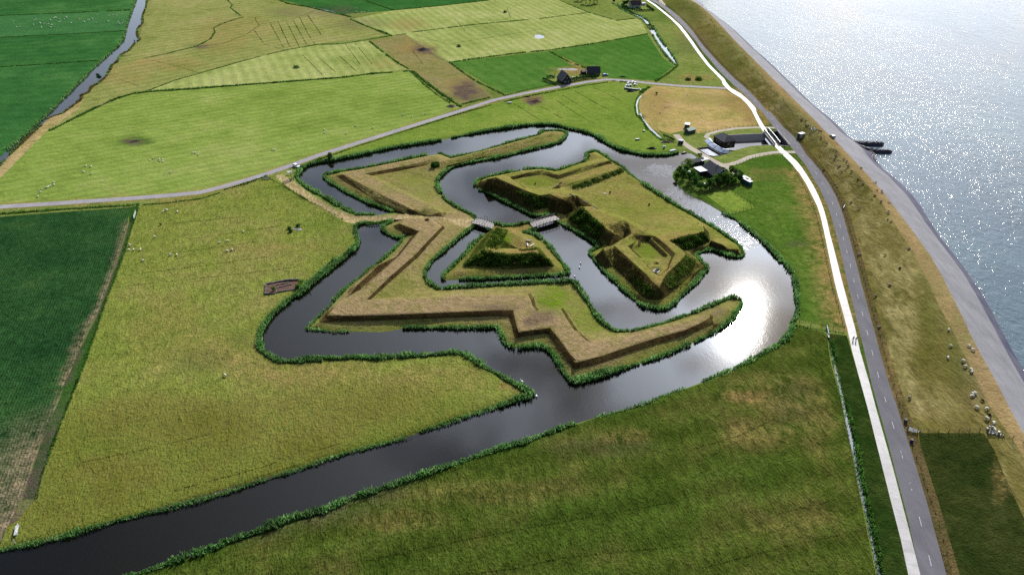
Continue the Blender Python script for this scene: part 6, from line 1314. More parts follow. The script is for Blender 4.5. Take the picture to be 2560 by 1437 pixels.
# ---------------------------------------------------------------- vehicles
def wheels(t, xs, y, r=.32):
    for x in xs:
        for s_ in (-1, 1):
            m = MB(); m.tube((x, s_ * (y - .1), r), (x, s_ * (y + .1), r), r, 12); wo = m.build('wheel', M_['tyre'], t); h_ = MB(); h_.tube((x, s_ * (y + .1), r), (x, s_ * (y + .13), r), r * .55, 10); h_.build('rim', M_['steel'], wo)
def car(label, px, to, mat, group=None, cat='car', name='parked_car'):
    p = G(*px); t = thing(name, label, cat, p, ang(px, to), group)
    prof = [(-2.1, .35), (-2.15, .75), (-2.0, .95), (-1.75, 1.42), (.35, 1.48), (1.05, .98), (2.0, .85), (2.15, .6), (2.1, .32)]
    m = MB(); n = len(prof)
    for y in (-.88, -.74, .74, .88): pass
    v = [(x, -.86, z) for x, z in prof] + [(x, .86, z) for x, z in prof]
    for i, (x, z) in enumerate(prof):
        if z > 1.2: v[i] = (x, -.68, z); v[n + i] = (x, .68, z)
    m.add(v, [(i, i + 1, n + i + 1, n + i)[::-1] for i in range(n - 1)] + [(n - 1, 0, n, 2 * n - 1)[::-1], tuple(range(n)), tuple(range(n, 2 * n))[::-1]])
    bo = m.build('body', mat, t); bmm = bmesh.new(); bmm.from_mesh(bo.data); bmesh.ops.recalc_face_normals(bmm, faces=bmm.faces); bmm.to_mesh(bo.data); bmm.free()
    g = MB(); g.add([(.42, -.62, 1.44), (.42, .62, 1.44), (1.04, .76, 1.02), (1.04, -.76, 1.02)], [(0, 1, 2, 3)]); g.v = [(x + .03, y, z + .03) for x, y, z in g.v]; g.build('windscreen', M_['glass'], t)
    g = MB(); g.add([(-1.8, -.62, 1.38), (-1.8, .62, 1.38), (-2.03, .76, .98), (-2.03, -.76, .98)], [(3, 2, 1, 0)]); g.v = [(x - .03, y, z + .01) for x, y, z in g.v]; g.build('rear_window', M_['glass'], t)
    for s_ in (-1, 1): g = MB(); g.add([(-1.6, s_ * .70, 1.38), (.3, s_ * .70, 1.40), (.85, s_ * .84, 1.02), (-1.75, s_ * .84, 1.0)], [(0, 1, 2, 3) if s_ < 0 else (3, 2, 1, 0)]); g.v = [(x, y + s_ * .03, z) for x, y, z in g.v]; g.build('side_window', M_['glass'], t)
    for s_ in (-1, 1): g = MB(); g.box((2.12, s_ * .6, .68), (.08, .34, .16)); g.build('headlight', M_['steel'], t)
    wheels(t, (-1.3, 1.3), .78); return t
car('white hatchback parked on the verge of the farm road', W([(860, 318)])[0], W([(930, 345)])[0], M_['carwhite'])
car('pale blue car parked at the end of the brick farmhouse', HZ([(1465, 420)])[0], HZ([(1530, 410)])[0], M_['carblue'])
car('silver car parked on the revetment behind the sheep', V([(1030, 545)])[0], V([(960, 470)])[0], M_['cargrey'])
p0, p1 = V([(330, 590), (540, 535)]); p = G(*p0); t = thing('livestock_truck', 'white box truck with grey cab parked at the foot of the dike', 'truck', p, ang(p0, p1))
m = MB(); m.box((1.9, 1.0, 1.75), (3.6, 2.2, 2.5)); m.build('cargo_box', M_['white'], t); m = MB(); m.box((2.0, -.13, 1.9), (.7, .06, .5)); m.build('side_window', M_['glass'], t); m = MB(); m.box((.07, 1.0, 1.7), (.1, 1.9, 2.2)); m.build('tail_door', M_['greengrey'], t)
m = MB(); m.add([(3.75, 0, .45), (6.2, 0, .45), (6.2, 2, .45), (3.75, 2, .45), (3.75, 0, 2.1), (5.0, .1, 2.1), (5.0, 1.9, 2.1), (3.75, 2, 2.1), (5.5, .03, 1.25), (6.2, .05, 1.1), (6.2, 1.95, 1.1), (5.5, 1.97, 1.25)], [(3, 2, 1, 0), (4, 5, 6, 7), (0, 1, 9, 8, 5, 4), (2, 3, 7, 6, 11, 10), (1, 2, 10, 9), (8, 9, 10, 11), (5, 8, 11, 6), (3, 0, 4, 7)]); m.build('cab', M_['cargrey'], t)
m = MB(); m.add([(5.04, .2, 2.05), (5.04, 1.8, 2.05), (5.5, 1.85, 1.32), (5.5, .15, 1.32)], [(0, 1, 2, 3)]); m.v = [(x + .04, y, z + .02) for x, y, z in m.v]; m.build('windscreen', M_['glass'], t)
for x in (.9, 5.2):
    for y in (-.05, 2.05): m = MB(); m.tube((x, y - .1, .4), (x, y + .1, .4), .4, 12); m.build('wheel', M_['tyre'], t)
railing('sheep_hurdle', 'grey sheep hurdle from the truck towards the dike top', V([(540, 480), (600, 440), (640, 400)]), 1.0, M_['wood'], 1.2, 3, cat='hurdle'); 
p = G(*V([(615, 390)])[0]); t = thing('sheep_pen', 'small grey pen where the sheep gather on the dike', 'pen', p, .6)
for i in range(4):
    m = MB(); a = i * math.pi / 2
    for z in (.3, .65, 1.0): m.tube((1.3 * math.cos(a), 1.3 * math.sin(a), z), (1.3 * math.cos(a + 1.571), 1.3 * math.sin(a + 1.571), z), .05, 4)
    m.tube((1.3 * math.cos(a), 1.3 * math.sin(a), 0), (1.3 * math.cos(a), 1.3 * math.sin(a), 1.1), .06, 5); m.build('hurdle', M_['steel'], t)
# ---------------------------------------------------------------- fences, gates, poles
def fence(name, label, pts, h=1.1, step=3.0, wires=3, mat='post', group=None, cat='fence'):
    l = [G(*p) for p in pts]; o = l[0]; n = max(2, int(sum((l[i + 1] - l[i]).length for i in range(len(l) - 1)) / step) + 1); rs = resample([tuple(p) for p in l], n)
    t = thing(name, label, cat, o, 0, group); first = None
    for p in rs:
        z = gz(p[0], p[1]) - o.z; loc = (p[0] - o.x, p[1] - o.y, z)
        if first is None: m = MB(); m.tube((0, 0, -.2), (0, 0, h), .085, 5); first = m.build('post', M_[mat], t); first.location = loc
        else: c = first.copy(); COL.objects.link(c); c.parent = t; c.location = loc
    m = MB(); zs = [gz(p[0], p[1]) - o.z for p in rs]
    for k in range(wires):
        for i in range(n - 1): m.tube((rs[i][0] - o.x, rs[i][1] - o.y, zs[i] + h * (.3 + .3 * k)), (rs[i + 1][0] - o.x, rs[i + 1][1] - o.y, zs[i + 1] + h * (.3 + .3 * k)), .016, 3)
    m.build('wire', M_['post'], t); return t
fence('pasture_fence', 'long post and wire fence along the meadow side of the pale cycle path', PZ([(232, 52), (290, 100), (330, 170), (375, 250), (415, 340), (455, 440), (482, 540), (505, 640), (530, 760), (555, 880), (585, 1010), (620, 1120), (662, 1265)]), 1.1, 3.0)
fence('pasture_fence', 'post and wire fence closing the east meadow at its south end', PZ([(662, 1266), (600, 1266), (535, 1258), (420, 1245), (340, 1222)]), 1.1, 3.0)
fence('dike_fence', 'post and wire fence along the foot of the dike beside the road', PZ([(450, 80), (500, 145), (560, 220), (605, 300), (650, 385)]) + PZ([(690, 520), (735, 670), (770, 790), (805, 920), (840, 1060), (875, 1180), (905, 1270)]) + WD([(20, 750), (60, 900), (105, 1040), (145, 1180), (170, 1270)]), 1.05, 4.0)
fence('dike_fence', 'post and wire fence beside the road below the two blue bins', T7([(1730, 480), (1790, 640), (1850, 850), (1900, 1000), (1950, 1150), (2010, 1380)]), 1.05, 3.5)
fence('cross_fence', 'fence running straight up the dike between pale and dark grass', T7([(1690, 350), (1790, 365), (2000, 368), (2250, 360), (2400, 395), (2550, 455)]), 1.2, 2.4)
fence('paddock_fence', 'wooden fence round the small bright paddock below the moat house', B([(2058, 556), (2130, 610), (2268, 698), (2180, 720), (2075, 752)]), 1.1, 2.2, 3)
fence('lane_fence', 'fence between the lane and the meadow below the sluice', K([(1230, 865), (1400, 800), (1600, 720), (1800, 690), (2030, 690)]), 1.0, 2.6)
fence('field_fence', 'fence along the edge of the dry field above the upper lane', K([(640, 340), (820, 320), (1000, 285), (1300, 235), (1620, 222)]), 1.0, 2.8)
fence('track_fence', 'thin fence along the west meadow beside the sandy track', W([(570, 705), (800, 830), (1200, 1060), (1560, 1260), (1830, 1420)]), 1.0, 3.0)
def gate(label, a, b, h=1.25, mat='wood', name='field_gate', panels=1, group=None):
    p, q = G(*a), G(*b); L = (q - p).length; t = thing(name, label, 'gate', p, math.atan2(q.y - p.y, q.x - p.x), group)
    for x in (0, L): m = MB(); m.box((x, 0, h * .55), (.2, .2, h * 1.15)); m.build('post', M_['post'], t)
    m = MB()
    for k in range(5): m.box((L / 2, 0, .2 + (h - .25) * k / 4), (L - .3, .06, .11))
    for x in np.linspace(.2, L - .2, 2 + panels): m.box((x, 0, h / 2 + .08), (.09, .075, h - .1))
    m.tube((.2, 0, .2), (L - .2, 0, h), .045, 4); m.build('bars', M_[mat], t); return t
gate('grey wooden gate across the sandy track to the fort', W([(575, 690)])[0], W([(725, 622)])[0], 1.5, 'wood', panels=2); gate('short grey gate leaf beside the tall mast at the track', W([(728, 622)])[0], W([(800, 605)])[0], 1.5, 'wood')
gate('pale gate at the corner of the meadow by the farm road', W([(140, 580)])[0], W([(300, 575)])[0], 1.1, 'steel')
gate('white gate on the dam at the top of the crop ditch', T4([(1015, 155)])[0], T4([(998, 208)])[0], 1.5, 'white'); gate('steel gate by the road at the lower end of the dike fence', T7([(1690, 350)])[0], T7([(1782, 362)])[0], 1.3, 'steel')
gate('steel gate at the top of the dike fence where the sheep wait', T7([(2285, 370)])[0], T7([(2405, 398)])[0], 1.3, 'steel'); gate('pale gate in the roadside fence at the bend', PZ([(650, 415)])[0], PZ([(668, 390)])[0], 1.1, 'steel')
# mast and board at the fort entrance
p = G(*W([(755, 582)])[0]); t = thing('flag_mast', 'tall dark mast beside the gate of the sandy track', 'mast', p)
m = MB(); m.tube((0, 0, -.2), (0, 0, 6.4), .11, 7, .06); m.build('pole', M_['darkwood'], t); m = MB(); m.box((0, 0, .2), (.5, .5, .4)); m.build('foot', M_['concrete'], t); m = MB(); m.tube((0, 0, 6.4), (0, 0, 6.55), .1, 8, .03); m.build('finial', M_['steel'], t)
p = G(*W([(715, 480)])[0]); t = thing('information_board', 'white information shelter board on the grass by the farm road', 'board', p, .35)
for x in (-.8, .8): m = MB(); m.box((x, 0, .8), (.12, .12, 1.7)); m.build('post', M_['darkwood'], t)
m = MB(); m.add([(-1.05, -.75, 1.35), (1.05, -.75, 1.35), (1.05, .75, 1.85), (-1.05, .75, 1.85), (-1.05, -.75, 1.25), (1.05, -.75, 1.25), (1.05, .75, 1.75), (-1.05, .75, 1.75)], [(0, 1, 2, 3), (7, 6, 5, 4), (4, 5, 1, 0), (5, 6, 2, 1), (6, 7, 3, 2), (7, 4, 0, 3)]); m.build('panel', M_['white'], t)
p = G(*W([(728, 405)])[0]); t = thing('road_sign', 'small white road sign behind the mast', 'sign', p, .2); m = MB(); m.tube((0, 0, 0), (0, 0, 1.6), .05, 6); m.build('post', M_['steel'], t); m = MB(); m.box((0, -.06, 1.45), (.9, .05, .6)); m.build('plate', M_['white'], t)
def post(px, h, r, mat, name, label, cat, group=None, cap=None):
    p = G(*px); t = thing(name, label, cat, p, 0, group); m = MB(); m.tube((0, 0, -.2), (0, 0, h), r, 7, r * .8); m.build('pole', M_[mat], t)
    if cap: m = MB(); m.box((0, 0, h), cap); m.build('cap', M_[mat], t)
    return t
post(K([(2042, 600)])[0], 4.6, .13, 'darkwood', 'sluice_pole', 'dark pole on the grass between cycle path and sea road', 'pole', cap=(.5, .3, .5)); post(T1([(1005, 318)])[0], 1.6, .45, 'darkwood', 'canal_stake', 'dark stake standing in the far canal', 'stake', cap=(.7, .7, .5))
for k_, lb in (((1222, 215), 'small blue litter bin on the verge near the parked hatchback'),): 
    p = G(*W([k_])[0]); t = thing('litter_bin', lb, 'bin', p); m = MB(); m.tube((0, 0, 0), (0, 0, .95), .26, 10, .32); m.build('body', M_['bluebin'], t); m = MB(); m.tube((0, 0, .95), (0, 0, 1.05), .35, 10, .2); m.build('lid', M_['iron'], t)
for q, lb in ((T7([(1677, 290)])[0], 'dark blue feed bin by the road above the dike gate'), (T7([(1722, 440)])[0], 'dark blue feed bin by the road below the dike gate')):
    p = G(*q); t = thing('feed_bin', lb, 'bin', p); m = MB(); m.tube((0, 0, 0), (0, 0, .9), .42, 12, .5); m.build('body', M_['bluebin'], t); m = MB(); m.tube((0, 0, .9), (0, 0, 1.02), .54, 12, .3); m.build('lid', M_['iron'], t)
m = MB(); a, b = G(*T5([(133, 1068)])[0]), G(*T5([(118, 1140)])[0]); L = (b - a).length; t = thing('plank_bridge', 'white plank footbridge over the ditch at the lower left corner', 'footbridge', a, math.atan2(b.y - a.y, b.x - a.x)); m.box((L / 2, 0, .45), (L, .7, .12)); m.build('deck', M_['white'], t)
for x in (.2, L - .2): m = MB(); m.box((x, .3, .5), (.12, .12, 1.3)); m.build('post', M_['white'], t)
m = MB(); m.box((L / 2, .3, 1.1), (L, .08, .1)); m.build('handrail', M_['white'], t)
post(T5([(113, 1190)])[0], 1.2, .1, 'white', 'water_gauge', 'short white gauge post at the bank below the plank footbridge', 'post')

# ---------------------------------------------------------------- road paint
def dash(px0, px1, w=.16):
    a, b = np.array(P(*px0)[:2]), np.array(P(*px1)[:2]); d = (b - a) / np.linalg.norm(b - a); n = np.array([-d[1], d[0]]) * w / 2
    z = .02; DV.extend([(*(a - n), z), (*(b - n), z), (*(b + n), z), (*(a + n), z)]); k = len(DV) - 4; DF.append((k, k + 1, k + 2, k + 3))
DV, DF = [], []
cl_ = [((a[0] + b[0]) / 2, (a[1] + b[1]) / 2, 0) for a, b in zip(resample(ROADR3, 400), resample(wp(ROAD_L), 400))]
cs_ = resample(cl_, 1200); ss = np.r_[0, np.cumsum(np.linalg.norm(np.diff(cs_[:, :2], axis=0), axis=1))]
ref = np.array(P(2271, 1212)[:2]); s0 = ss[((cs_[:, :2] - ref) ** 2).sum(1).argmin()] - 1.4
per = 10.95
for k in range(-60, 60):
    a = s0 + k * per; b = a + 2.9
    if a < 0 or b > ss[-1]: continue
    pa = [np.interp(x, ss, cs_[:, i]) for x in (a, b) for i in (0, 1)]; A_, B_ = np.array(pa[:2]), np.array(pa[2:]); d = (B_ - A_) / np.linalg.norm(B_ - A_); n = np.array([-d[1], d[0]]) * .07
    for q in (A_ - n, B_ - n, B_ + n, A_ + n): DV.append((*q, .02))
    i = len(DV) - 4; DF.append((i, i + 1, i + 2, i + 3))
mk = mesh_obj('road_markings', DV, DF, M_['paint']); tag(mk, kind='structure')

# ---------------------------------------------------------------- ruin in the west meadow
o = G(*X6([(300, 1200)])[0]); t = thing('ruined_foundation', 'rectangular ruined brick foundation in the grass beside the moat', 'ruin', o)
rel = lambda pt: (P(*X6([pt])[0])[0] - o.x, P(*X6([pt])[0])[1] - o.y)
cn = [(150, 1275), (165, 1115), (470, 1060), (705, 1045)]
for a, b, h in ((cn[0], cn[1], .7), (cn[1], cn[2], .6), (cn[2], cn[3], .8), ((150, 1278), (320, 1265), .6), ((330, 1250), (500, 1220), .5), ((500, 1220), (640, 1200), .4)):
    A_, B_ = rel(a), rel(b); L = math.hypot(B_[0] - A_[0], B_[1] - A_[1]); rz = math.atan2(B_[1] - A_[1], B_[0] - A_[0]); m = MB(); nseg = max(3, int(L / .8))
    for i in range(nseg): f = (i + .5) / nseg; m.box((A_[0] + (B_[0] - A_[0]) * f, A_[1] + (B_[1] - A_[1]) * f, h * .3), (L / nseg * .96, .5 + RNG.uniform(-.08, .08), h * RNG.uniform(.7, 1.3)), rz + RNG.uniform(-.04, .04))
    m.build('foundation_wall', M_['darkconc'], t)
for a, b in (((350, 1125), (520, 1095)), ((370, 1165), (560, 1120))): 
    A_, B_ = rel(a), rel(b); m = MB()
    for i in range(7): f = i / 6; m.box((A_[0] + (B_[0] - A_[0]) * f, A_[1] + (B_[1] - A_[1]) * f, .15), (.7, .45, RNG.uniform(.3, .6)), RNG.uniform(0, .5))
    m.build('inner_wall', M_['rubble'], t)
m = MB(); 
for q in inside_px(X6([(155, 1120), (470, 1070), (640, 1080), (560, 1180), (160, 1265)]), 420)[:170]:
    p = P(*q); s_ = RNG.uniform(.15, .45); m.box((p[0] - o.x, p[1] - o.y, .06), (s_, s_ * .8, s_ * .5), RNG.uniform(0, 3), .8)
m.build('rubble', M_['rubble'], t)
fl = MB(); fl.prism([rel(c) for c in ((155, 1272), (168, 1118), (470, 1066), (700, 1052), (640, 1195))], -.1, .05); fl.build('floor', M_['earth'], t)
# meadow pond stones and pond rims
def mound(px, rx, ry, h, mat, name, label, cat, lumps=26, group=None, pit=False):
    o = G(*px); n, k = 7, 16; v = [(0, 0, h * 1.05)]; f = []
    ph = RNG.uniform(0, 6.28, 4)
    for i in range(1, n + 1):
        for j in range(k):
            a = 6.2832 * j / k; rr = i / n * (1 + .16 * math.sin(2 * a + ph[0]) + .12 * math.sin(3 * a + ph[1]) + .07 * math.sin(7 * a + ph[2]))
            z = h * (1 - (i / n) ** 1.6) * (1 + RNG.uniform(-.45, .45)) - (.12 if i == n else 0) + RNG.uniform(0, .12) * h
            v.append((rx * rr * math.cos(a), ry * rr * math.sin(a), z if i < n else -.12))
    for j in range(k): f.append((0, 1 + j, 1 + (j + 1) % k))
    for i in range(n - 1):
        for j in range(k): a, b = 1 + i * k + j, 1 + i * k + (j + 1) % k; f.append((a, a + k, b + k, b))
    ob = mesh_obj(name, v, f, M_[mat] if isinstance(mat, str) else mat); ob.location = o; return tag(ob, label, cat, group)
mound(X6([(680, 218)])[0], 2.2, 1.0, .25, 'paverock', 'pond_gravel', 'bare pale gravel in the small meadow pond', 'gravel', 30)
mound((1057, 125), 5.0, 4.2, 1.1, 'darkearth', 'mud_heap', 'big dark mud heap on the worn brown strip', 'heap', 46); mound((1338, 254), 4.0, 2.6, .7, 'earth', 'earth_heap', 'reddish earth heap in the meadow below the farm road', 'heap', 34); mound(T2([(1385, 722)])[0], 2.6, 1.2, .5, 'darkearth', 'earth_heap', 'small dark heap on the verge above the reddish earth heap', 'heap', 18)
mound(T2([(830, 795)])[0], 3.6, 1.8, 1.0, 'rubble', 'brush_pile', 'pile of branches and rubble where the ditch meets the farm road', 'pile', 34); mound((337, 353), 3.0, 2.0, .25, 'darkearth', 'hollow_mud', 'bare mud in the oval hollow of the bright meadow', 'mud', 30)
mound(B([(1435, 230)])[0], 2.4, 1.2, .8, 'darkwood', 'driftwood_pile', 'dark woodpile on the meadow edge above the moat bank', 'pile', 26); mound(HZ([(1985, 755)])[0], 2.2, 1.3, 1.0, 'darkwood', 'compost_heap', 'dark heap in front of the white bales', 'heap', 22); mound(HZ([(1830, 448)])[0], 2.6, 1.0, .5, 'darkearth', 'verge_heap', 'dark low heap beside the road right of the brick farmhouse', 'heap', 16)
mound(R([(1500, 2000)])[0] if False else BT([(1050, 705)])[0], .3, .3, .2, 'stone', 'corner_stone', 'pale corner stone of the bastion hollow', 'stone', 2) if False else None
mound(A([(1048, 800)])[0], 1.4, .8, .6, 'earth', 'bare_hollow', 'small bare reddish scrape on the gate bastion', 'scrape', 14); 
mound(B([(1545, 180)])[0], 3.2, 1.3, .7, 'rubble', 'brush_pile', 'pile of dead branches left of the little dark hut', 'pile', 30); mound(HZ([(660, 300)])[0] if False else HZ([(680, 290)])[0], 7.0, 3.2, .25, 'paverock', 'vegetable_plot', 'pale stony garden plot behind the black barn house', 'plot', 90)
# troughs, boat, tank, slab, benches, cannon
def trough(px, rz, L, mat, name, label, cat):
    p = G(*px); t = thing(name, label, cat, p, rz); m = MB(); m.box((0, 0, .35), (L, .8, .6), 0, 1.1); m.build('body', M_[mat], t); m = MB(); m.box((0, 0, .67), (L * 1.06, .86, .1)); m.build('rim', M_['white'], t); return t
trough(B([(1320, 160)])[0], .3, 2.2, 'iron', 'water_trough', 'dark water trough with white rim in the meadow above the moat', 'trough'); trough(B([(1372, 93)])[0], 1.0, 1.0, 'iron', 'salt_lick_box', 'small dark box in the meadow beside the stream bend', 'box'); trough(T2([(1262, 770)])[0], .2, 2.6, 'concrete', 'concrete_trough', 'grey trough in the meadow just below the farm road', 'trough')
p = P(*K([(268, 622)])[0]); t = thing('upturned_boat', 'white upturned rowing boat on the reedy bank by the dam', 'boat', p, ang(K([(215, 632)])[0], K([(325, 606)])[0])); v = []; f = []
for i, (x, w_, h) in enumerate(((-2.2, .5, .3), (-1.4, .75, .5), (0, .85, .6), (1.3, .65, .5), (2.3, .06, .25))): v += [(x, -w_, .1), (x, -w_ * .75, h * .8 + .1), (x, 0, h + .15), (x, w_ * .75, h * .8 + .1), (x, w_, .1)]
for i in range(4):
    for j in range(4): a = i * 5 + j; f.append((a, a + 5, a + 6, a + 1))
f.append((0, 1, 2, 3, 4)); mesh_obj('hull', v, f, M_['white'], parent=t); m = MB(); m.tube((-2.2, 0, .46), (2.3, 0, .42), .05, 5); m.build('keel', M_['wood'], t)
p = P(*K([(445, 655)])[0], -.4); t = thing('moored_punt', 'small dark punt with white seat moored at the dam', 'boat', p, .5); m = MB(); m.box((0, 0, .2), (2.6, 1.0, .4), 0, 1.15); m.build('hull', M_['darkwood'], t); m = MB(); m.box((.3, 0, .45), (.5, .95, .1)); m.build('seat', M_['white'], t)
p = G(*K([(130, 580)])[0]); t = thing('water_tank', 'pale teal water tank in the meadow left of the dam', 'tank', p); m = MB(); m.tube((0, 0, .1), (0, 0, 1.3), .65, 14, .6); m.build('body', M_['bluerail'], t); m = MB(); m.tube((0, 0, 1.3), (0, 0, 1.5), .45, 12, .15); m.build('lid', M_['white'], t)
p = G(1512, 485); t = tag(MB().box((0, 0, .12), (1.5, .8, .35), .2, .85).build('stone_slab', M_['stone']), 'pale stone slab lying in the fort yard', 'slab'); t.location = p
p = G(*B([(682, 525)])[0]); t = tag(MB().box((0, 0, .25), (.7, .6, .8), .4, .7).build('boundary_stone', M_['stone']), 'small white stone at the end of the inner green bank', 'stone'); t.location = p
def bench(px, rz, label, mat, L=1.9):
    p = G(*px); t = thing('bench', label, 'bench', p, rz, 'benches on the ravelin'); m = MB(); m.box((0, 0, .46), (L, .48, .08)); m.build('seat', M_[mat], t)
    for x in (-L * .38, L * .38): m = MB(); m.box((x, 0, .21), (.1, .42, .42)); m.build('leg', M_[mat], t)
bench(R([(1428, 960)])[0], ang(R([(1428, 960)])[0], R([(1440, 1000)])[0]), 'left white bench on the ravelin top', 'white', 2.2); bench(R([(1520, 972)])[0], ang(R([(1500, 985)])[0], R([(1555, 955)])[0]), 'right white bench on the ravelin top', 'white', 2.2)
p = G(*R([(1455, 880)])[0]); t = thing('picnic_table', 'dark picnic table above the white benches on the ravelin', 'table', p, .1); m = MB(); m.box((0, 0, .74), (2.4, .8, .08)); m.build('tabletop', M_['wood'], t)
for y in (-.75, .75): m = MB(); m.box((0, y, .45), (2.4, .3, .07)); m.build('seat', M_['darkwood'], t)
for x in (-.8, .8): m = MB(); m.tube((x, -.8, 0), (x, -.2, .72), .06, 4); m.tube((x, .8, 0), (x, .2, .72), .06, 4); m.tube((x, -.85, .42), (x, .85, .42), .05, 4); m.build('leg', M_['darkwood'], t)
p = G(*BT([(735, 1050)])[0]); t = thing('cannon', 'old cannon on a pale platform in the south bastion', 'cannon', p, ang(BT([(735, 1050)])[0], BT([(700, 1080)])[0])); m = MB(); m.box((0, 0, .06), (2.6, 2.0, .18)); m.build('platform', M_['stone'], t)
m = MB(); m.tube((-.8, 0, .82), (1.5, 0, .95), .22, 10, .14); m.tube((-1.0, 0, .81), (-.8, 0, .82), .08, 8, .2); m.build('barrel', M_['iron'], t)
for y in (-.3, .3): m = MB(); m.box((-.1, y, .5), (1.7, .14, .45)); m.build('carriage_cheek', M_['darkwood'], t)
for x in (-.7, .5):
    for y in (-.48, .48): m = MB(); m.tube((x, y - .06, .28), (x, y + .06, .28), .22, 10); m.build('wheel', M_['iron'], t)
# steps worn into the curtain
for q, lb in ((B([(800, 600)])[0], 'upper'), (B([(905, 655)])[0], 'middle'), (B([(985, 702)])[0], 'lower')):
    p = G(*q); rz = ang(B([(800, 600)])[0], B([(930, 665)])[0]); m = MB()
    for i in range(4): m.box((i * .8 - 1.2, 0, .12), (.7, .5, .3), .1 * i)
    ob = m.build('brick_parapet', M_['darkconc']); ob.location = p; ob.rotation_euler.z = rz; tag(ob, f'{lb} stretch of low dark brick parapet on the main rampart', 'parapet', 'brick parapets on the rampart')
# white bales and teal crates by the farm road
a_px, b_px = HZ([(1870, 700)])[0], HZ([(2150, 735)])[0]; p = G(*a_px); rz = ang(a_px, b_px)
t = thing('pallet_row', 'long teal crate row in front of the white bales', 'crate', p, rz); L = (G(*b_px) - p).length; m = MB(); m.box((L / 2, 0, .5), (L, 1.0, 1.0)); m.build('body', M_['teal'], t)
for i in range(8): m = MB(); m.box((L * (i + .5) / 8, 0, 1.03), (L / 8 * .7, .8, .12)); m.build('lid', M_['white'], t)
for q, s_ in zip(HZ([(1910, 650), (1935, 610), (1955, 580), (2000, 640), (2030, 590), (2045, 565), (2085, 630), (2095, 590), (1960, 650), (2130, 625), (2170, 715), (2205, 735), (1885, 675), (2090, 585)]), [1.2] * 9 + [.7, .9, .9, .9, 1.1]):
    p = G(*q); m = MB(); m.box((0, 0, s_ * .5), (s_ * 1.1, s_ * 1.4, s_), 0, .9); ob = m.build('wrapped_bale', M_['hay']); ob.location = p; ob.rotation_euler.z = rz + RNG.uniform(-.2, .2); tag(ob, 'white wrapped bale in the stack beside the farm road', 'bale', 'white bales by the farm road')
for q, lb, a in ((HZ([(1925, 755)])[0], 'left pale log in front of the dark heap', .7), (HZ([(2050, 765)])[0], 'right pale log in front of the dark heap', -.7)):
    p = G(*q); m = MB(); m.tube((-1.1, 0, .2), (1.1, 0, .2), .18, 7); ob = m.build('log', M_['wood']); ob.location = p; ob.rotation_euler.z = a; tag(ob, lb, 'log')
p = G(*HZ([(790, 470)])[0]); t = thing('garden_table', 'white garden table on the lawn between the dark farm buildings', 'table', p, .4); m = MB(); m.box((0, 0, .74), (2.0, 1.0, .08)); m.build('tabletop', M_['white'], t)
for x in (-.8, .8):
    for y in (-.35, .35): m = MB(); m.box((x, y, .35), (.08, .08, .7)); m.build('leg', M_['white'], t)
for q, lb in ((K([(400, 960)])[0], 'white parasol at the water side of the moat house garden'), (K([(740, 1205)])[0], 'white parasol among the dark front trees of the garden')):
    p = G(*q); t = thing('parasol', lb, 'parasol', p); m = MB(); m.tube((0, 0, 0), (0, 0, 2.3), .04, 6); m.build('pole', M_['steel'], t); m = MB(); m.tube((0, 0, 2.0), (0, 0, 2.45), 1.2, 10, .05); m.build('canopy', M_['white'], t)
p = G(*K([(490, 1000)])[0]); t = thing('terrace_cover', 'long white garden cover between trees and annex', 'awning', p, ang(K([(440, 985)])[0], K([(540, 1015)])[0])); m = MB(); m.box((0, 0, 2.0), (4.0, 1.6, .08)); m.build('sheet', M_['white'], t)
for x in (-1.8, 1.8):
    for y in (-.7, .7): m = MB(); m.tube((x, y, 0), (x, y, 2.0), .05, 5); m.build('post', M_['steel'], t)

# ---------------------------------------------------------------- two cyclists on the cycle path
def bicycle(p, rz, label):
    t = thing('bicycle', label, 'bicycle', p, rz, 'bicycles on the cycle path')
    for x in (-.55, .55):
        m = MB(); n = 18
        for i in range(n):
            a, b = 2 * math.pi * i / n, 2 * math.pi * (i + 1) / n; m.tube((x + .34 * math.cos(a), 0, .36 + .34 * math.sin(a)), (x + .34 * math.cos(b), 0, .36 + .34 * math.sin(b)), .025, 5)
        wo = m.build('wheel', M_['tyre'], t); h = MB()
        for i in range(6): a = math.pi * i / 6; h.tube((x - .33 * math.cos(a), 0, .36 - .33 * math.sin(a)), (x + .33 * math.cos(a), 0, .36 + .33 * math.sin(a)), .006, 3)
        h.build('spokes', M_['steel'], wo)
    m = MB()
    for a, b in (((-.55, 0, .36), (-.12, 0, .34)), ((-.12, 0, .34), (-.25, 0, .88)), ((-.25, 0, .84), (-.55, 0, .36)), ((-.12, 0, .34), (.38, 0, .84)), ((-.25, 0, .82), (.38, 0, .9)), ((.38, 0, .95), (.55, 0, .36))): m.tube(a, b, .024, 6)
    m.build('frame', M_['iron'], t); m = MB(); m.box((-.27, 0, .92), (.26, .16, .07)); m.build('saddle', M_['tyre'], t)
    m = MB(); m.tube((.38, 0, .95), (.36, 0, 1.08), .02, 5); m.tube((.30, -.28, 1.06), (.36, 0, 1.1), .018, 5); m.tube((.30, .28, 1.06), (.36, 0, 1.1), .018, 5); m.build('handlebar', M_['steel'], t)
    m = MB(); m.tube((-.12, -.1, .34), (0.02, -.1, .26), .015, 5); m.tube((-.12, .1, .34), (-.26, .1, .42), .015, 5); m.box((.02, -.15, .25), (.1, .1, .03)); m.box((-.26, .15, .43), (.1, .1, .03)); m.build('pedal', M_['steel'], t); return t
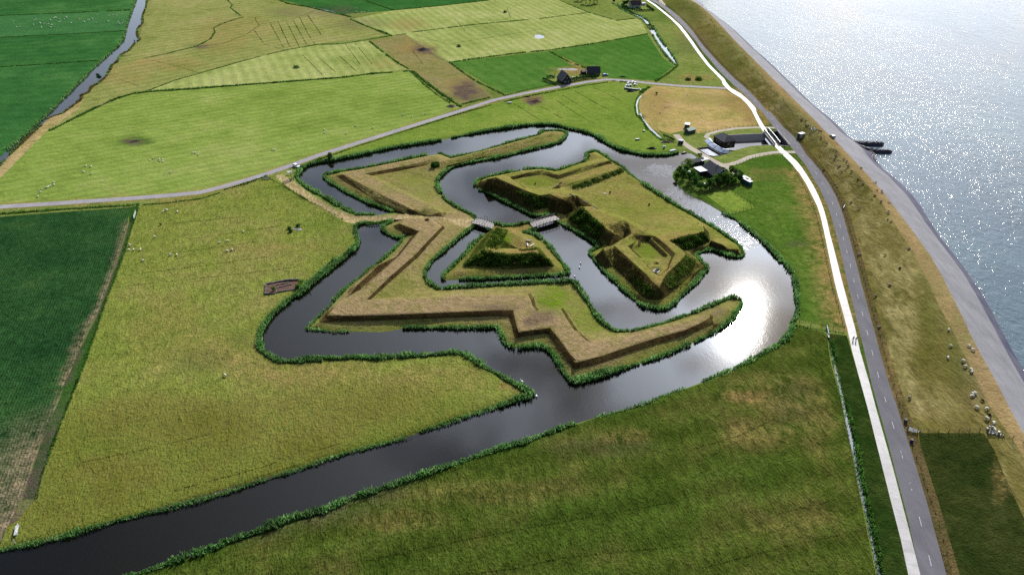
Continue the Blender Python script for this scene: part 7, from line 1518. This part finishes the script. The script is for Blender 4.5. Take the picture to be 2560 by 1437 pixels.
def rider(p, rz, label, top, bottom):
    v = [(-.25, 0, 1.0), (-.18, 0, 1.2), (-.05, 0, 1.42), (.0, 0, 1.5), (.05, 0, 1.60), (.08, 0, 1.72)]; r = [.15, .14, .15, .07, .07, .10]; e = [(0, 1), (1, 2), (2, 3), (3, 4), (4, 5)]
    for s_, kx, kz, fx, fz in ((-1, .12, .72, .03, .28), (1, .06, .84, -.24, .46)):
        b = len(v); v += [(-.2, s_ * .1, .95), (kx, s_ * .13, kz), (fx - .06, s_ * .13, fz + .08), (fx + .08, s_ * .14, fz)]; r += [.10, .065, .042, .035]; e += [(0, b), (b, b + 1), (b + 1, b + 2), (b + 2, b + 3)]
        b = len(v); v += [(-.04, s_ * .19, 1.42), (.12, s_ * .24, 1.22), (.28, s_ * .26, 1.10), (.33, s_ * .26, 1.09)]; r += [.06, .045, .032, .03]; e += [(2, b), (b, b + 1), (b + 1, b + 2), (b + 2, b + 3)]
        h = b + 3
        for i, (dy, ln) in enumerate(((-.035, .075), (-.012, .085), (.012, .08), (.034, .065))): b = len(v); v += [(.36, s_ * .26 + dy, 1.09), (.33 + ln * .8, s_ * .26 + dy, 1.06)]; r += [.009, .008]; e += [(h, b), (b, b + 1)]
        b = len(v); v += [(.34, s_ * .22, 1.07), (.37, s_ * .205, 1.05)]; r += [.011, .009]; e += [(h, b), (b, b + 1)]
    b = len(v); v += [(.17, 0, 1.70)]; r += [.02]; e += [(5, b)]
    def pick(c):
        if c.z > 1.52 or (c.x > .24 and c.z > 1.0): return 0
        if c.z > 1.04 and c.x < .26: return 1
        if c.z < .36 and c.z < .5: return 3
        return 2
    me = skin_mesh('person', v, e, r, [M_['skin'], top, bottom, M_['tyre']], pick, 1)
    o = bpy.data.objects.new('person', me); COL.objects.link(o); o.location = p; o.rotation_euler.z = rz; tag(o, label, 'person', 'cyclists')
    hm = skin_mesh('hair', [(.02, 0, 1.70), (.03, 0, 1.78), (.09, 0, 1.80)], [(0, 1), (1, 2)], [.10, .10, .075], [M_['hair']]); ho = bpy.data.objects.new('hair', hm); COL.objects.link(ho); ho.parent = o
for q, lb1, lb2, top in ((U([(1222, 850)])[0], 'left bicycle ridden towards the camera on the pale cycle path', 'person in yellow-green top cycling on the left of the pair', M_['cloth_yellow']), (U([(1305, 870)])[0], 'right bicycle ridden towards the camera on the pale cycle path', 'person in violet top cycling on the right of the pair', M_['cloth_violet'])):
    p = Vector(P(*q)); rz = ang((2136, 840), (2150, 900)); bicycle(p, rz, lb1); rider(p, rz, lb2, top, M_['cloth_dark'])
SUN_E, SKY_S, EXPO, CLOUD_BASE = 4.0, 0.08, 0.80, 0.6
# ---------------------------------------------------------------- camera, sun, sky
cam = bpy.data.cameras.new('camera'); camo = bpy.data.objects.new('camera', cam); COL.objects.link(camo)
cam.sensor_width = 36; cam.lens = FPX / 2560 * 36; cam.clip_start = 1; cam.clip_end = 20000
camo.location = (0, 0, CAM_H); camo.rotation_euler = (math.pi / 2 - PITCH, 0, 0)
SC.camera = camo
SUN_EL, SUN_AZ = math.radians(34.0), math.radians(22.5)
sd = Vector((math.sin(SUN_AZ) * math.cos(SUN_EL), math.cos(SUN_AZ) * math.cos(SUN_EL), math.sin(SUN_EL)))
sun = bpy.data.lights.new('sun', 'SUN'); sun.energy = SUN_E; sun.angle = math.radians(.55); sun.color = (1, .965, .90)
so = bpy.data.objects.new('sun', sun); COL.objects.link(so); so.rotation_euler = sd.to_track_quat('Z', 'Y').to_euler()
w = bpy.data.worlds.new('World'); SC.world = w; w.use_nodes = True; t = w.node_tree; t.nodes.clear()
def wn(k, **kw):
    x = t.nodes.new(k)
    for a, b in kw.items(): setattr(x, a, b)
    return x
sky = wn('ShaderNodeTexSky'); sky.sky_type = 'NISHITA'; sky.sun_disc = False; sky.sun_elevation = SUN_EL; sky.sun_rotation = SUN_AZ
sky.altitude = 100; sky.air_density = 1.0; sky.dust_density = 1.2; sky.ozone_density = 1.0
tc = wn('ShaderNodeTexCoord')
# broken cumulus: cover from noise on the cloud layer (direction divided by its height), bright towards the sun
sep = wn('ShaderNodeSeparateXYZ'); t.links.new(tc.outputs['Generated'], sep.inputs[0])
def wm(op, a, b=None):
    x = wn('ShaderNodeMath', operation=op)
    for s_, v in ((x.inputs[0], a), (x.inputs[1], b)):
        if v is None: continue
        if isinstance(v, (int, float)): s_.default_value = v
        else: t.links.new(v, s_)
    return x.outputs[0]
zc = wm('MAXIMUM', sep.outputs['Z'], .06)
cx = wm('DIVIDE', sep.outputs['X'], zc); cy = wm('DIVIDE', sep.outputs['Y'], zc)
cmb = wn('ShaderNodeCombineXYZ'); t.links.new(cx, cmb.inputs[0]); t.links.new(cy, cmb.inputs[1]); cmb.inputs[2].default_value = 3.7
nz = wn('ShaderNodeTexNoise'); nz.inputs['Scale'].default_value = 2.3; nz.inputs['Detail'].default_value = 6; nz.inputs['Roughness'].default_value = .55; nz.inputs['Distortion'].default_value = .3
t.links.new(cmb.outputs[0], nz.inputs['Vector'])
mr = wn('ShaderNodeMapRange'); mr.inputs[1].default_value = .42; mr.inputs[2].default_value = .55; t.links.new(nz.outputs['Fac'], mr.inputs[0])
dt = wn('ShaderNodeVectorMath', operation='DOT_PRODUCT'); t.links.new(tc.outputs['Generated'], dt.inputs[0]); dt.inputs[1].default_value = tuple(sd)
def lobe(p, k): return wm('MULTIPLY', wm('POWER', wm('MAXIMUM', dt.outputs['Value'], 0.0), p), k)
glow = wm('ADD', wm('ADD', lobe(300, 60.0), lobe(30, 34.0)), wm('ADD', lobe(6, 33.0), CLOUD_BASE))
cc = wn('ShaderNodeMix'); cc.data_type = 'RGBA'; cc.blend_type = 'MULTIPLY'; cc.inputs[0].default_value = 1; cc.inputs[6].default_value = (.84, .92, 1.06, 1)
cg = wn('ShaderNodeCombineColor')
for i in range(3): t.links.new(glow, cg.inputs[i])
t.links.new(cg.outputs[0], cc.inputs[7])
hz = wm('MULTIPLY', wm('POWER', wm('SUBTRACT', 1.0, wm('MINIMUM', wm('MAXIMUM', sep.outputs['Z'], 0.0), 1.0)), 4.0), 5.5)
hzc = wn('ShaderNodeMix'); hzc.data_type = 'RGBA'; hzc.blend_type = 'MULTIPLY'; hzc.inputs[0].default_value = 1; hzc.inputs[6].default_value = (.80, .90, 1.08, 1)
hg = wn('ShaderNodeCombineColor')
for i in range(3): t.links.new(hz, hg.inputs[i])
t.links.new(hg.outputs[0], hzc.inputs[7])
mx = wn('ShaderNodeMix'); mx.data_type = 'RGBA'; t.links.new(wm('MULTIPLY', mr.outputs[0], .85), mx.inputs[0]); t.links.new(sky.outputs[0], mx.inputs[6]); t.links.new(cc.outputs[2], mx.inputs[7])
bg = wn('ShaderNodeBackground'); bg.inputs['Strength'].default_value = SKY_S; ad = wn('ShaderNodeMix'); ad.data_type = 'RGBA'; ad.blend_type = 'ADD'; ad.inputs[0].default_value = 1; t.links.new(mx.outputs[2], ad.inputs[6]); t.links.new(hzc.outputs[2], ad.inputs[7])
t.links.new(ad.outputs[2], bg.inputs['Color'])
ow = wn('ShaderNodeOutputWorld'); t.links.new(bg.outputs[0], ow.inputs['Surface'])
vs_ = SC.view_settings; vs_.view_transform = 'Standard'; vs_.look = 'None'; vs_.gamma = 1; vs_.use_curve_mapping = False; vs_.exposure = EXPO
SC.render.engine = 'CYCLES'
cy_ = SC.cycles; cy_.max_bounces = 6; cy_.diffuse_bounces = 2; cy_.glossy_bounces = 3; cy_.transmission_bounces = 2; cy_.transparent_max_bounces = 6; cy_.volume_bounces = 0
cy_.use_denoising = False; cy_.sample_clamp_indirect = 6
